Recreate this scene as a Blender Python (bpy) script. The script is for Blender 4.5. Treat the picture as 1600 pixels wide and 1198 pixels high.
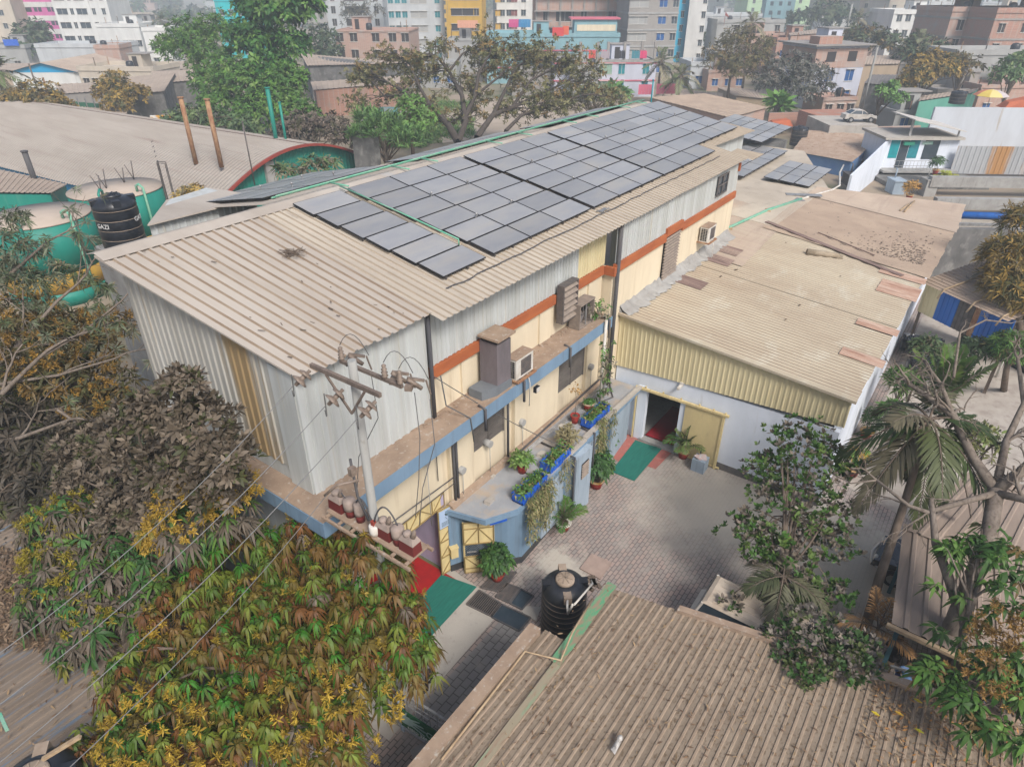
import bpy, math, random
import numpy as np
from mathutils import Vector, Matrix

for o in list(bpy.data.objects):
    bpy.data.objects.remove(o)
sc = bpy.context.scene
COL = sc.collection
RNG = np.random.default_rng(7)
random.seed(7)

# ------------------------------------------------------------------ camera
FPX, CX, CY, HC = 1040.0, 800.0, 599.0, 17.5
PIT, AZ = math.radians(30.96), math.radians(35.96)
FH = np.array([math.cos(AZ), math.sin(AZ), 0.0])
RT = np.array([math.sin(AZ), -math.cos(AZ), 0.0])
FW = FH*math.cos(PIT) + np.array([0, 0, -math.sin(PIT)])
UPV = FH*math.sin(PIT) + np.array([0, 0, math.cos(PIT)])
CAM = np.array([0, 0, HC])
cd = bpy.data.cameras.new('camera')
cd.sensor_width = 36.0
cd.lens = 36.0*FPX/1600.0
cd.clip_start = 0.1
cd.clip_end = 6000
cam = bpy.data.objects.new('camera', cd)
COL.objects.link(cam)
m3 = Matrix([[RT[i], UPV[i], -FW[i]] for i in range(3)])
cam.matrix_world = Matrix.Translation(Vector(CAM)) @ m3.to_4x4()
sc.camera = cam

# ------------------------------------------------------------------ light
W = bpy.data.worlds.new('World')
sc.world = W
W.use_nodes = True
nt = W.node_tree
bg = nt.nodes['Background']
sky = nt.nodes.new('ShaderNodeTexSky')
sky.sky_type = 'NISHITA'
sky.sun_disc = False
sky.sun_elevation = math.radians(46)
sky.sun_rotation = math.radians(208)
sky.air_density = 1.0
sky.dust_density = 4.0
sky.ozone_density = 1.5
nt.links.new(sky.outputs[0], bg.inputs[0])
bg.inputs[1].default_value = 0.105
sl = bpy.data.lights.new('sun', 'SUN')
sl.energy = 2.35
sl.angle = math.radians(16)
sl.color = (1.0, 0.965, 0.92)
sun = bpy.data.objects.new('sun', sl)
COL.objects.link(sun)
sd = Vector((math.sin(math.radians(208))*math.cos(math.radians(46)), math.cos(math.radians(208))*math.cos(math.radians(46)), math.sin(math.radians(46))))
sun.rotation_euler = sd.to_track_quat('Z', 'Y').to_euler()
sun.location = (0, -30, 60)
vs = sc.view_settings
vs.view_transform = 'Standard'
vs.look = 'None'
vs.gamma = 1.0
vs.exposure = 0.62
sc.cycles.use_denoising = True
sc.cycles.max_bounces = 5
sc.cycles.volume_bounces = 2

# ------------------------------------------------------------------ helpers
def ray(x, y):
    return FW*FPX + RT*(x-CX) - UPV*(y-CY)
def at(x, y, z=0.0):
    d = ray(x, y); return CAM + d*((z-HC)/d[2])
def aty(x, y, Y):
    d = ray(x, y); return CAM + d*(Y/d[1])
def atx(x, y, X):
    d = ray(x, y); return CAM + d*(X/d[0])
def dp(x, y, dep):
    return CAM + ray(x, y)*(dep/FPX)
def up(b, x, y):
    d = ray(x, y); b = np.asarray(b)-CAM
    t = (b[0]*d[0]+b[1]*d[1])/(d[0]**2+d[1]**2)
    return HC + t*d[2]

class MB:
    def __init__(s):
        s.v = []; s.f = []; s.mi = []; s.m = 0; s.sm = []
        s.smooth = False; s.groove = None; s.gidx = None
    def face(s, idx):
        s.f.append(idx); s.mi.append(s.m); s.sm.append(s.smooth)
    def poly(s, pts):
        n = len(s.v); s.v += [tuple(map(float, p)) for p in pts]; s.face(list(range(n, n+len(pts)))); return s
    def box(s, c, size, rz=0.0, R=None):
        hx, hy, hz = [k/2 for k in size]
        n = len(s.v); c = np.asarray(c, float)
        cr, sr = math.cos(rz), math.sin(rz)
        for dx, dy, dz in ((-1,-1,-1),(1,-1,-1),(1,1,-1),(-1,1,-1),(-1,-1,1),(1,-1,1),(1,1,1),(-1,1,1)):
            p = np.array([dx*hx, dy*hy, dz*hz])
            if R is not None: p = R @ p
            else: p = np.array([p[0]*cr-p[1]*sr, p[0]*sr+p[1]*cr, p[2]])
            s.v.append(tuple(c+p))
        for q in ((0,3,2,1),(4,5,6,7),(0,1,5,4),(1,2,6,5),(2,3,7,6),(3,0,4,7)):
            s.face([n+i for i in q])
        return s
    def bb(s, x0, x1, y0, y1, z0, z1):
        return s.box(((x0+x1)/2, (y0+y1)/2, (z0+z1)/2), (abs(x1-x0), abs(y1-y0), abs(z1-z0)))
    def hexa(s, b, t):
        n = len(s.v); k = len(b)
        s.v += [tuple(map(float, p)) for p in b] + [tuple(map(float, p)) for p in t]
        s.face([n+i for i in range(k)][::-1]); s.face([n+k+i for i in range(k)])
        for i in range(k):
            j = (i+1) % k; s.face([n+i, n+j, n+k+j, n+k+i])
        return s
    def prism(s, xy, z0, z1):
        return s.hexa([(p[0], p[1], z0) for p in xy], [(p[0], p[1], z1) for p in xy])
    def slab(s, quad, th):
        q = [np.asarray(p, float) for p in quad]
        nrm = np.cross(q[1]-q[0], q[-1]-q[0]); nrm /= np.linalg.norm(nrm)
        if nrm[2] < 0: nrm = -nrm
        return s.hexa([p-nrm*th for p in q], q)
    def tube(s, pts, r, n=8, cap=True):
        pts = [np.asarray(p, float) for p in pts]
        rs = r if hasattr(r, '__len__') else [r]*len(pts)
        base = len(s.v); prev = None; old = s.smooth; s.smooth = True
        for i, p in enumerate(pts):
            a = pts[max(i-1, 0)]; b = pts[min(i+1, len(pts)-1)]
            d = b-a; L = np.linalg.norm(d); d = d/L if L > 1e-9 else np.array([0, 0, 1.])
            if prev is None:
                ref = np.array([0, 0, 1.]) if abs(d[2]) < .9 else np.array([1., 0, 0])
                u = np.cross(d, ref)
            else:
                u = prev - d*(prev@d)
            u /= max(np.linalg.norm(u), 1e-9); prev = u; w = np.cross(d, u)
            for k in range(n):
                a2 = 2*math.pi*k/n
                s.v.append(tuple(p + (u*math.cos(a2)+w*math.sin(a2))*rs[i]))
        for i in range(len(pts)-1):
            for k in range(n):
                k2 = (k+1) % n
                s.face([base+i*n+k, base+i*n+k2, base+(i+1)*n+k2, base+(i+1)*n+k])
        s.smooth = False
        if cap:
            s.face([base+k for k in range(n)][::-1])
            s.face([base+(len(pts)-1)*n+k for k in range(n)])
        s.smooth = old
        return s
    def bar(s, a, b, w, h=None):
        a = np.asarray(a, float); b = np.asarray(b, float); h = h or w
        d = b-a; L = np.linalg.norm(d); d = d/L
        ref = np.array([0, 0, 1.]) if abs(d[2]) < .95 else np.array([1., 0, 0])
        u = np.cross(ref, d); u /= np.linalg.norm(u); q = np.cross(d, u)
        R = np.stack([d, u, q], axis=1)
        return s.box((a+b)/2, (L, w, h), R=R)
    def lathe(s, c, prof, n=20, cap=True):
        c = np.asarray(c, float); base = len(s.v); old = s.smooth; s.smooth = True
        for r, z in prof:
            for k in range(n):
                a = 2*math.pi*k/n
                s.v.append((c[0]+r*math.cos(a), c[1]+r*math.sin(a), c[2]+z))
        for i in range(len(prof)-1):
            for k in range(n):
                k2 = (k+1) % n
                s.face([base+i*n+k, base+i*n+k2, base+(i+1)*n+k2, base+(i+1)*n+k])
        s.smooth = False
        if cap:
            s.face([base+k for k in range(n)][::-1]); s.face([base+(len(prof)-1)*n+k for k in range(n)])
        s.smooth = old
        return s
    def ball(s, c, r, n=10, m=6):
        r = r if hasattr(r, '__len__') else (r, r, r)
        base = len(s.v); old = s.smooth; s.smooth = True
        for i in range(m+1):
            t = math.pi*i/m
            for k in range(n):
                a = 2*math.pi*k/n
                s.v.append((c[0]+r[0]*math.sin(t)*math.cos(a), c[1]+r[1]*math.sin(t)*math.sin(a), c[2]+r[2]*math.cos(t)))
        for i in range(m):
            for k in range(n):
                k2 = (k+1) % n
                s.face([base+i*n+k, base+(i+1)*n+k, base+(i+1)*n+k2, base+i*n+k2])
        s.smooth = old
        return s
    def corr(s, A, B, C, D, pitch, amp, prof='trap', th=0.0, jit=0.0, rows=1):
        """corrugated sheet: ribs run A->D, waves follow A->B"""
        A, B, C, D = [np.asarray(p, float) for p in (A, B, C, D)]
        nrm = np.cross(B-A, D-A); nrm /= np.linalg.norm(nrm)
        if nrm[2] < -1e-6: nrm = -nrm
        L = max(np.linalg.norm(B-A), np.linalg.norm(C-D)); n = max(1, int(round(L/pitch)))
        pr = {'trap': ((0, 0), (.54, 0), (.61, 0), (.68, 1), (.90, 1)), 'box': ((0, 0), (.42, 0), (.5, 1), (.9, 1), (.98, 0)),
              'sine': ((0, .5), (.125, .85), (.25, 1), (.375, .85), (.5, .5), (.625, .15), (.75, 0), (.875, .15))}[prof]
        us = [((i+u)/n, h*amp) for i in range(n) for u, h in pr if (i+u)/n <= 1.0] + [(1.0, pr[0][1]*amp)]
        base = len(s.v); k = len(us)
        rr = random.Random(int(abs(A[0]*31+A[1]*17)))
        wob = [[0.0]*k for _ in range(rows+1)]
        if jit:
            for r in range(rows+1):
                for i in range(0, k, len(pr)*4):
                    dz = rr.uniform(-jit, jit)
                    for j in range(i, min(k, i+len(pr)*4)): wob[r][j] = dz
        for r in range(rows+1):
            t = r/rows
            for i, (u, h) in enumerate(us):
                p = (A*(1-u)+B*u)*(1-t) + (D*(1-u)+C*u)*t
                e = 0.0
                if jit and r in (0, rows): e = wob[r][i]*6
                dirv = (D-A)/np.linalg.norm(D-A)
                p = p + nrm*(h+wob[r][i]) + dirv*e*(1 if r else -1)
                s.v.append(tuple(p))
        for r in range(rows):
            for i in range(k-1):
                a = base+r*k+i
                if s.groove is not None and i % len(pr) in (s.gidx or ((1, 2) if prof == 'trap' else (4, 5, 6))): m_ = s.m; s.m = s.groove; s.face([a, a+1, a+k+1, a+k]); s.m = m_
                else: s.face([a, a+1, a+k+1, a+k])
        return s

ORG = {}
def _mesh(name, mb, mats, org):
    me = bpy.data.meshes.new(name)
    o3 = np.asarray(org, float)
    me.from_pydata([tuple(np.asarray(p)-o3) for p in mb.v], [], mb.f)
    for m in (mats if isinstance(mats, (list, tuple)) else [mats]): me.materials.append(m)
    me.polygons.foreach_set('material_index', mb.mi)
    me.polygons.foreach_set('use_smooth', mb.sm)
    me.update()
    return me
def tag(o, label, cat, group=None, kind=None):
    if label: o['label'] = label
    if cat: o['category'] = cat
    if group: o['group'] = group
    if kind: o['kind'] = kind
    return o
def thing(name, label, cat, loc, group=None):
    o = bpy.data.objects.new(name, None)
    o.empty_display_size = 0.2
    COL.objects.link(o); o.location = tuple(map(float, loc))
    ORG[o] = np.asarray(loc, float)
    return tag(o, label, cat, group)
def part(name, mb, mats, parent, label=None):
    o = bpy.data.objects.new(name, _mesh(name, mb, mats, ORG[parent]))
    COL.objects.link(o); o.parent = parent; ORG[o] = ORG[parent]
    if label: o['label'] = label
    return o
def solo(name, mb, mats, label, cat, loc=None, group=None, kind=None):
    if loc is None:
        a = np.array(mb.v); loc = [(a[:, 0].min()+a[:, 0].max())/2, (a[:, 1].min()+a[:, 1].max())/2, a[:, 2].min()]
    o = bpy.data.objects.new(name, _mesh(name, mb, mats, loc))
    COL.objects.link(o); o.location = tuple(map(float, loc)); ORG[o] = np.asarray(loc, float)
    return tag(o, label, cat, group, kind)
def setting(name, mb, mats):
    o = bpy.data.objects.new(name, _mesh(name, mb, mats, (0, 0, 0)))
    COL.objects.link(o); o['kind'] = 'structure'; ORG[o] = np.zeros(3)
    return o
def dup(root, loc, rz=0.0, label=None, scale=1.0, group=None):
    r = root.copy(); COL.objects.link(r); r.location = tuple(map(float, loc)); r.rotation_euler = (0, 0, rz)
    r.scale = (scale, scale, scale) if not hasattr(scale, '__len__') else scale
    if label: r['label'] = label
    if group: r['group'] = group
    for ch in list(root.children):
        c = ch.copy(); COL.objects.link(c); c.parent = r
        for g in list(ch.children):
            d = g.copy(); COL.objects.link(d); d.parent = c
    return r

# ------------------------------------------------------------------ materials
def rgb(h):
    c = [int(h[i:i+2], 16)/255 for i in (0, 2, 4)]
    return tuple(x/12.92 if x <= .04045 else ((x+.055)/1.055)**2.4 for x in c)
MC = {}
def M(name, c1, c2=None, sc=(1, 1, 1), det=6, lo=.38, hi=.62, c3=None, sc3=(3, 3, 3), lo3=.5, hi3=.7, rough=.85, metal=0.0, bump=0.0, bsc=40, spec=.3):
    m = bpy.data.materials.new(name); m.use_nodes = True
    t = m.node_tree; N = t.nodes; b = N['Principled BSDF']
    b.inputs['Roughness'].default_value = rough; b.inputs['Metallic'].default_value = metal
    b.inputs['Specular IOR Level'].default_value = spec
    b.inputs['Base Color'].default_value = (*c1, 1)
    geo = N.new('ShaderNodeNewGeometry')
    def nz(scale, detail, seed):
        mp = N.new('ShaderNodeMapping'); mp.inputs['Scale'].default_value = scale; mp.inputs['Location'].default_value = (seed, seed*1.7, seed*.6)
        t.links.new(geo.outputs['Position'], mp.inputs['Vector'])
        n = N.new('ShaderNodeTexNoise'); n.inputs['Scale'].default_value = 1.0; n.inputs['Detail'].default_value = detail; n.inputs['Roughness'].default_value = .62
        t.links.new(mp.outputs[0], n.inputs['Vector']); return n.outputs[0]
    def ramp(src, lo, hi):
        r = N.new('ShaderNodeMapRange'); r.inputs[1].default_value = lo; r.inputs[2].default_value = hi
        t.links.new(src, r.inputs[0]); return r.outputs[0]
    def mix(fac, a, b2):
        x = N.new('ShaderNodeMix'); x.data_type = 'RGBA'
        t.links.new(fac, x.inputs['Factor'])
        for s_, k in ((a, 'A'), (b2, 'B')):
            i = [q for q in x.inputs if q.name == k and q.type == 'RGBA'][0]
            if isinstance(s_, tuple): i.default_value = (*s_, 1)
            else: t.links.new(s_, i)
        return [q for q in x.outputs if q.type == 'RGBA'][0]
    col = c1
    if c2: col = mix(ramp(nz(sc, det, len(MC)*1.3), lo, hi), c1, c2)
    if c3: col = mix(ramp(nz(sc3, 8, len(MC)*2.1+5), lo3, hi3), col, c3)
    if not isinstance(col, tuple): t.links.new(col, b.inputs['Base Color'])
    if bump:
        bp = N.new('ShaderNodeBump'); bp.inputs['Strength'].default_value = bump; bp.inputs['Distance'].default_value = .02
        t.links.new(nz((bsc, bsc, bsc), 4, 3), bp.inputs['Height']); t.links.new(bp.outputs[0], b.inputs['Normal'])
    MC[name] = m
    return m
def Mbrick(name, c1, c2, mortar, vert=True, sx=4.0, sy=12.0, rough=.9, msize=.02, c3=None, rotz=0.0, bias=0.0, lo3=.5, hi3=.7, sc3=.6):
    m = bpy.data.materials.new(name); m.use_nodes = True
    t = m.node_tree; N = t.nodes; b = N['Principled BSDF']; b.inputs['Roughness'].default_value = rough
    geo = N.new('ShaderNodeNewGeometry')
    br = N.new('ShaderNodeTexBrick')
    br.inputs['Color1'].default_value = (*c1, 1); br.inputs['Color2'].default_value = (*c2, 1); br.inputs['Mortar'].default_value = (*mortar, 1)
    br.inputs['Scale'].default_value = 1.0; br.inputs['Mortar Size'].default_value = msize; br.inputs['Bias'].default_value = bias
    br.inputs['Brick Width'].default_value = 1.0/sx; br.inputs['Row Height'].default_value = 1.0/sy
    if vert:
        sp = N.new('ShaderNodeSeparateXYZ'); t.links.new(geo.outputs['Position'], sp.inputs[0])
        ad = N.new('ShaderNodeMath'); ad.operation = 'ADD'; t.links.new(sp.outputs[0], ad.inputs[0]); t.links.new(sp.outputs[1], ad.inputs[1])
        cb = N.new('ShaderNodeCombineXYZ'); t.links.new(ad.outputs[0], cb.inputs[0]); t.links.new(sp.outputs[2], cb.inputs[1])
        t.links.new(cb.outputs[0], br.inputs['Vector'])
    else:
        mp = N.new('ShaderNodeMapping'); mp.inputs['Rotation'].default_value = (0, 0, rotz)
        t.links.new(geo.outputs['Position'], mp.inputs[0]); t.links.new(mp.outputs[0], br.inputs['Vector'])
    col = br.outputs[0]
    nz = N.new('ShaderNodeTexNoise'); nz.inputs['Scale'].default_value = sc3; nz.inputs['Detail'].default_value = 8
    t.links.new(geo.outputs['Position'], nz.inputs['Vector'])
    r = N.new('ShaderNodeMapRange'); r.inputs[1].default_value = lo3; r.inputs[2].default_value = hi3
    t.links.new(nz.outputs[0], r.inputs[0])
    x = N.new('ShaderNodeMix'); x.data_type = 'RGBA'; t.links.new(r.outputs[0], x.inputs['Factor'])
    ia, ib = [q for q in x.inputs if q.type == 'RGBA']
    t.links.new(col, ia); ib.default_value = (*(c3 or mortar), 1)
    t.links.new([q for q in x.outputs if q.type == 'RGBA'][0], b.inputs['Base Color'])
    MC[name] = m
    return m
def Mleaf(name, rough=.6):
    m = bpy.data.materials.new(name); m.use_nodes = True
    t = m.node_tree; b = t.nodes['Principled BSDF']; b.inputs['Roughness'].default_value = rough; b.inputs['Specular IOR Level'].default_value = .25
    a = t.nodes.new('ShaderNodeAttribute'); a.attribute_name = 'col'
    t.links.new(a.outputs['Color'], b.inputs['Base Color'])
    MC[name] = m
    return m
# dusty sheet metal, walls, ground
DUST = (.40, .315, .245)
m_roof = M('dusty_roof_sheet', (.42, .375, .325), (.34, .295, .25), (.5, .1, .5), c3=(.33, .335, .34), sc3=(1.2, .10, 1), lo3=.60, hi3=.78)
m_groove = M('dirt_in_groove', (.235, .175, .125), (.30, .24, .18), (3, .6, 1))
m_roof2 = M('pale_roof_sheet', (.45, .395, .295), (.345, .28, .205), (.35, .12, .5), lo=.36, hi=.66, c3=(.50, .47, .38), sc3=(.5, .9, 1), lo3=.55, hi3=.75)
m_roofbrown = M('brown_roof_sheet', (.37, .285, .215), (.31, .235, .18), (.6, .5, .5), c3=(.12, .10, .09), sc3=(1.6, 3.2, 2), lo3=.63, hi3=.70)
m_roofrust = M('rust_roof_sheet', (.36, .22, .16), (.44, .32, .25), (2, .5, 1), c3=(.24, .13, .09), sc3=(9, 1, 2))
m_roofdark = M('dark_fibre_sheet', (.17, .115, .10), (.24, .17, .145), (4, .6, 1), c3=(.12, .08, .07), sc3=(9, 1, 2))
m_rooffg = M('litter_dusty_sheet', (.245, .194, .143), (.18, .14, .102), (.8, 3, 1), c3=(.115, .08, .05), sc3=(9, 11, 6), lo3=.52, hi3=.66, bump=.25, bsc=18)
m_roofleft = M('grimy_blue_sheet', (.20, .16, .125), (.145, .115, .09), (.5, 2, 1), c3=(.10, .15, .21), sc3=(.5, 7, 2), lo3=.55, hi3=.66)
m_rooffar = M('far_roof_sheet', (.40, .325, .26), (.34, .27, .215), (.3, .3, .3), c3=(.28, .22, .18), sc3=(.15, 1.5, 1), lo3=.55, hi3=.75)
m_arch = M('arched_roof_sheet', (.325, .288, .252), (.28, .245, .21), (.5, .12, .3), c3=(.24, .19, .16), sc3=(3, .1, 1), lo3=.55, hi3=.75)
m_wsheet = M('white_wall_sheet', (.47, .49, .485), (.39, .40, .385), (3, 3, .12), c3=(.42, .38, .30), sc3=(5, 5, .1), lo3=.58, hi3=.8, rough=.55)
m_gsheet = M('stained_wall_sheet', (.42, .41, .375), (.34, .325, .29), (3, 3, .1), c3=(.30, .215, .115), sc3=(1.2, .45, .03), lo3=.53, hi3=.585, rough=.6)
m_ysheet = M('yellow_wall_sheet', (.60, .525, .325), (.54, .465, .28), (2, 2, .2), c3=(.50, .39, .20), sc3=(6, 6, .2), lo3=.58, hi3=.8, rough=.55)
m_cream = M('cream_plaster', (.66, .57, .42), (.59, .505, .37), (.9, .9, .3), c3=(.43, .33, .21), sc3=(4, 4, .22), lo3=.555, hi3=.85)
m_white = M('white_plaster', (.66, .70, .77), (.58, .62, .68), (.8, .8, .4), c3=(.38, .37, .34), sc3=(2.5, 2.5, .4), lo3=.60, hi3=.85)
m_blue = M('blue_grey_paint', (.175, .265, .365), (.145, .225, .315), (1, 1, .4), c3=(.12, .155, .195), sc3=(4, 4, .25), lo3=.535, hi3=.8)
m_bluelt = M('pale_blue_paint', (.33, .40, .47), (.27, .33, .39), (1.2, 1.2, .5), c3=(.17, .19, .20), sc3=(5, 5, .3), lo3=.55, hi3=.78)
m_dustc = M('dusty_concrete', (.32, .235, .17), (.25, .18, .13), (2, 2, 2), c3=(.40, .36, .31), sc3=(7, 7, 7), lo3=.56, hi3=.7, bump=.3)
m_conc = M('grey_concrete', (.33, .325, .31), (.26, .25, .235), (1.2, 1.2, 1.2), c3=(.17, .155, .14), sc3=(4, 4, .6), lo3=.56, hi3=.8, bump=.2)
m_concl = M('pale_concrete', (.42, .39, .345), (.34, .31, .275), (.7, .7, .7), c3=(.25, .225, .20), sc3=(3, 3, 3), lo3=.58, hi3=.75, bump=.2)
m_cdark = M('stained_concrete', (.16, .155, .15), (.09, .088, .085), (.7, .7, .5), c3=(.26, .25, .235), sc3=(1.4, 1.4, 1), lo3=.52, hi3=.72)
m_slab = M('grey_roof_slab', (.31, .32, .335), (.25, .26, .275), (1, 1, 1), c3=(.36, .30, .24), sc3=(.9, .9, .9), lo3=.50, hi3=.64, bump=.15)
m_orange = M('orange_band_paint', (.38, .115, .04), (.31, .09, .035), (1, 1, 3), c3=(.28, .11, .05), sc3=(6, 6, 6), lo3=.6, hi3=.8)
m_black = M('black_plastic', (.012, .014, .018), (.022, .024, .03), (3, 3, 3), rough=.35, spec=.5)
m_dustpl = M('dusty_plastic', (.34, .27, .21), (.25, .19, .14), (2, 2, 2), c3=(.10, .085, .07), sc3=(4, 4, 4), lo3=.58, hi3=.75)
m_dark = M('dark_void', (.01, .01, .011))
m_interior = M('interior_wall', (.30, .31, .33), (.24, .25, .27))
m_steel = M('galvanised_steel', (.38, .38, .38), (.27, .26, .25), (5, 5, 5), rough=.5, metal=.5)
m_dsteel = M('dark_steel', (.085, .08, .08), (.13, .11, .10), (6, 6, 6), rough=.6)
m_pipe = M('dark_grey_pipe', (.06, .06, .068), (.10, .095, .095), (3, 3, .5))
m_louver = M('brown_louver', (.20, .165, .14), (.27, .22, .18), (5, 5, 5))
m_shut = M('dark_shutter', (.085, .075, .068), (.125, .11, .098), (2, 2, 5))
m_dirtwht = M('dirty_white_plastic', (.60, .58, .54), (.48, .44, .38), (3, 3, 3), rough=.5)
m_green = M('sea_green_paint', (.016, .215, .165), (.014, .175, .135), (.6, .6, .15), c3=(.10, .27, .21), sc3=(2, 2, .1), lo3=.6, hi3=.85, rough=.5)
m_greenpipe = M('green_pipe', (.10, .36, .24), (.22, .38, .28), (3, 3, 3), rough=.5)
m_red = M('red_paint', (.27, .045, .03), (.20, .04, .028), (2, 2, 2))
m_brightblue = M('bright_blue_sheet', (.012, .125, .44), (.015, .10, .36), (3, 3, .2), c3=(.07, .08, .10), sc3=(5, 5, .3), lo3=.68, hi3=.8, rough=.5)
m_blueplastic = M('blue_plastic', (.015, .11, .55), (.02, .09, .42), (4, 4, 4), rough=.45)
m_terra = M('red_pot', (.30, .03, .022), (.22, .035, .025), (6, 6, 6))
m_potrim = M('yellow_pot_rim', (.50, .27, .05), (.42, .3, .2), (6, 6, 6))
m_soil = M('potting_soil', (.06, .04, .028), (.10, .07, .05), (20, 20, 20))
m_pv = M('dusty_solar_glass', (.235, .237, .247), (.275, .272, .27), (.5, 1.6, .8), c3=(.31, .29, .26), sc3=(.35, 1.3, 1), lo3=.5, hi3=.75, rough=.35, spec=.5)
t_ = m_pv.node_tree; b_ = t_.nodes['Principled BSDF']; src_ = b_.inputs['Base Color'].links[0].from_socket
oi = t_.nodes.new('ShaderNodeObjectInfo'); hv = t_.nodes.new('ShaderNodeHueSaturation'); mr = t_.nodes.new('ShaderNodeMapRange'); mr.inputs[3].default_value = .84; mr.inputs[4].default_value = 1.14
t_.links.new(oi.outputs['Random'], mr.inputs[0]); t_.links.new(mr.outputs[0], hv.inputs['Value']); t_.links.new(src_, hv.inputs['Color']); t_.links.new(hv.outputs[0], b_.inputs['Base Color'])
m_pvedge = M('black_panel_frame', (.02, .02, .022))
m_gateyel = M('cream_gate_paint', (.62, .50, .25), (.54, .43, .22), (4, 4, 2), c3=(.35, .26, .14), sc3=(9, 9, 3), lo3=.62, hi3=.8)
m_gateline = M('brown_gate_rib', (.26, .19, .08))
m_matg = M('green_mat', (.018, .15, .115), (.014, .12, .095), (2, 12, 1), c3=(.05, .19, .15), sc3=(1.5, 20, 1), lo3=.62, hi3=.8)
m_matr = M('red_mat', (.34, .012, .012), (.27, .01, .012), (3, 3, 3))
m_matr2 = M('red_carpet', (.25, .008, .016), (.20, .008, .014), (3, 3, 3))
m_redpave = M('worn_red_paving', (.38, .115, .095), (.30, .12, .10), (4, 4, 4), c3=(.33, .26, .22), sc3=(8, 8, 8), lo3=.55, hi3=.72)
m_wood = M('weathered_bamboo', (.40, .30, .19), (.30, .21, .13), (4, 4, 8))
m_rustm = M('rusty_metal', (.27, .13, .07), (.36, .23, .13), (4, 4, 2), c3=(.16, .07, .04), sc3=(8, 8, 3))
m_bark = M('grey_bark', (.15, .12, .095), (.20, .165, .135), (4, 4, 2), c3=(.09, .07, .055), sc3=(12, 12, 4), bump=.4, bsc=25)
m_barkd = M('brown_bark', (.10, .075, .055), (.15, .115, .09), (5, 5, 2), bump=.4, bsc=25)
m_glassd = M('dark_glass', (.03, .045, .06), (.05, .065, .08), rough=.15, spec=.6)
m_brick = Mbrick('red_brick_wall', (.40, .17, .105), (.30, .125, .085), (.36, .30, .26), sx=4, sy=13, msize=.012, c3=(.30, .22, .18))
m_brickp = Mbrick('pale_brick_wall', (.42, .235, .17), (.34, .19, .14), (.38, .33, .29), sx=4, sy=13, msize=.012, c3=(.36, .30, .27))
m_leaf = Mleaf('leaf', .55)
m_wire = M('wire', (.10, .10, .10))
m_wireL = M('aluminium_wire', (.17, .17, .17), rough=.6)
# ================================================================== ground
m_ground = M('bare_earth', (.30, .235, .175), (.20, .17, .12), (.06, .06, .06), c3=(.10, .115, .055), sc3=(.09, .09, .09), lo3=.5, hi3=.66)
mb = MB(); mb.poly([(-2500, -3000, 0), (4500, -3000, 0), (4500, 4000, 0), (-2500, 4000, 0)])
setting('ground', mb, m_ground)
m_pave = Mbrick('paving_blocks', (.325, .25, .22), (.245, .22, .205), (.11, .095, .085), vert=False, sx=3.7, sy=7.2, msize=.013, c3=(.31, .275, .245), bias=-.1, sc3=.8, lo3=.52, hi3=.74)
t_ = m_pave.node_tree; N_ = t_.nodes; b_ = N_['Principled BSDF']; src_ = b_.inputs['Base Color'].links[0].from_socket
geo_ = [n for n in N_ if n.type == 'NEW_GEOMETRY'][0]
for (cx_, cy_, rad_) in ((20.7, 5.3, 4.2), (21.8, 2.6, 3.2), (14.3, 8.5, 1.4), (20.5, -.6, 4.0)):
    # dried mortar and silt trodden into the blocks
    ds = N_.new('ShaderNodeVectorMath'); ds.operation = 'DISTANCE'; ds.inputs[1].default_value = (cx_, cy_, 0); t_.links.new(geo_.outputs['Position'], ds.inputs[0])
    nz_ = N_.new('ShaderNodeTexNoise'); nz_.inputs['Scale'].default_value = 1.1; nz_.inputs['Detail'].default_value = 9; nz_.inputs['Roughness'].default_value = .68; t_.links.new(geo_.outputs['Position'], nz_.inputs['Vector'])
    ma = N_.new('ShaderNodeMath'); ma.operation = 'MULTIPLY_ADD'; ma.inputs[1].default_value = 5.5; ma.inputs[2].default_value = -2.75; t_.links.new(nz_.outputs[0], ma.inputs[0])
    ad = N_.new('ShaderNodeMath'); ad.operation = 'ADD'; t_.links.new(ds.outputs['Value'], ad.inputs[0]); t_.links.new(ma.outputs[0], ad.inputs[1])
    mr = N_.new('ShaderNodeMapRange'); mr.inputs[1].default_value = rad_*.35; mr.inputs[2].default_value = rad_; mr.inputs[3].default_value = .82; mr.inputs[4].default_value = 0; t_.links.new(ad.outputs[0], mr.inputs[0])
    mx = N_.new('ShaderNodeMix'); mx.data_type = 'RGBA'; t_.links.new(mr.outputs[0], mx.inputs['Factor']); ia, ib = [q for q in mx.inputs if q.type == 'RGBA']; t_.links.new(src_, ia); ib.default_value = (.45, .41, .345, 1); src_ = [q for q in mx.outputs if q.type == 'RGBA'][0]
t_.links.new(src_, b_.inputs['Base Color'])
mb = MB(); mb.poly([(3, -14, .012), (48, -14, .012), (48, 11.6, .012), (3, 11.6, .012)])
setting('pavement', mb, m_pave)
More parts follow.
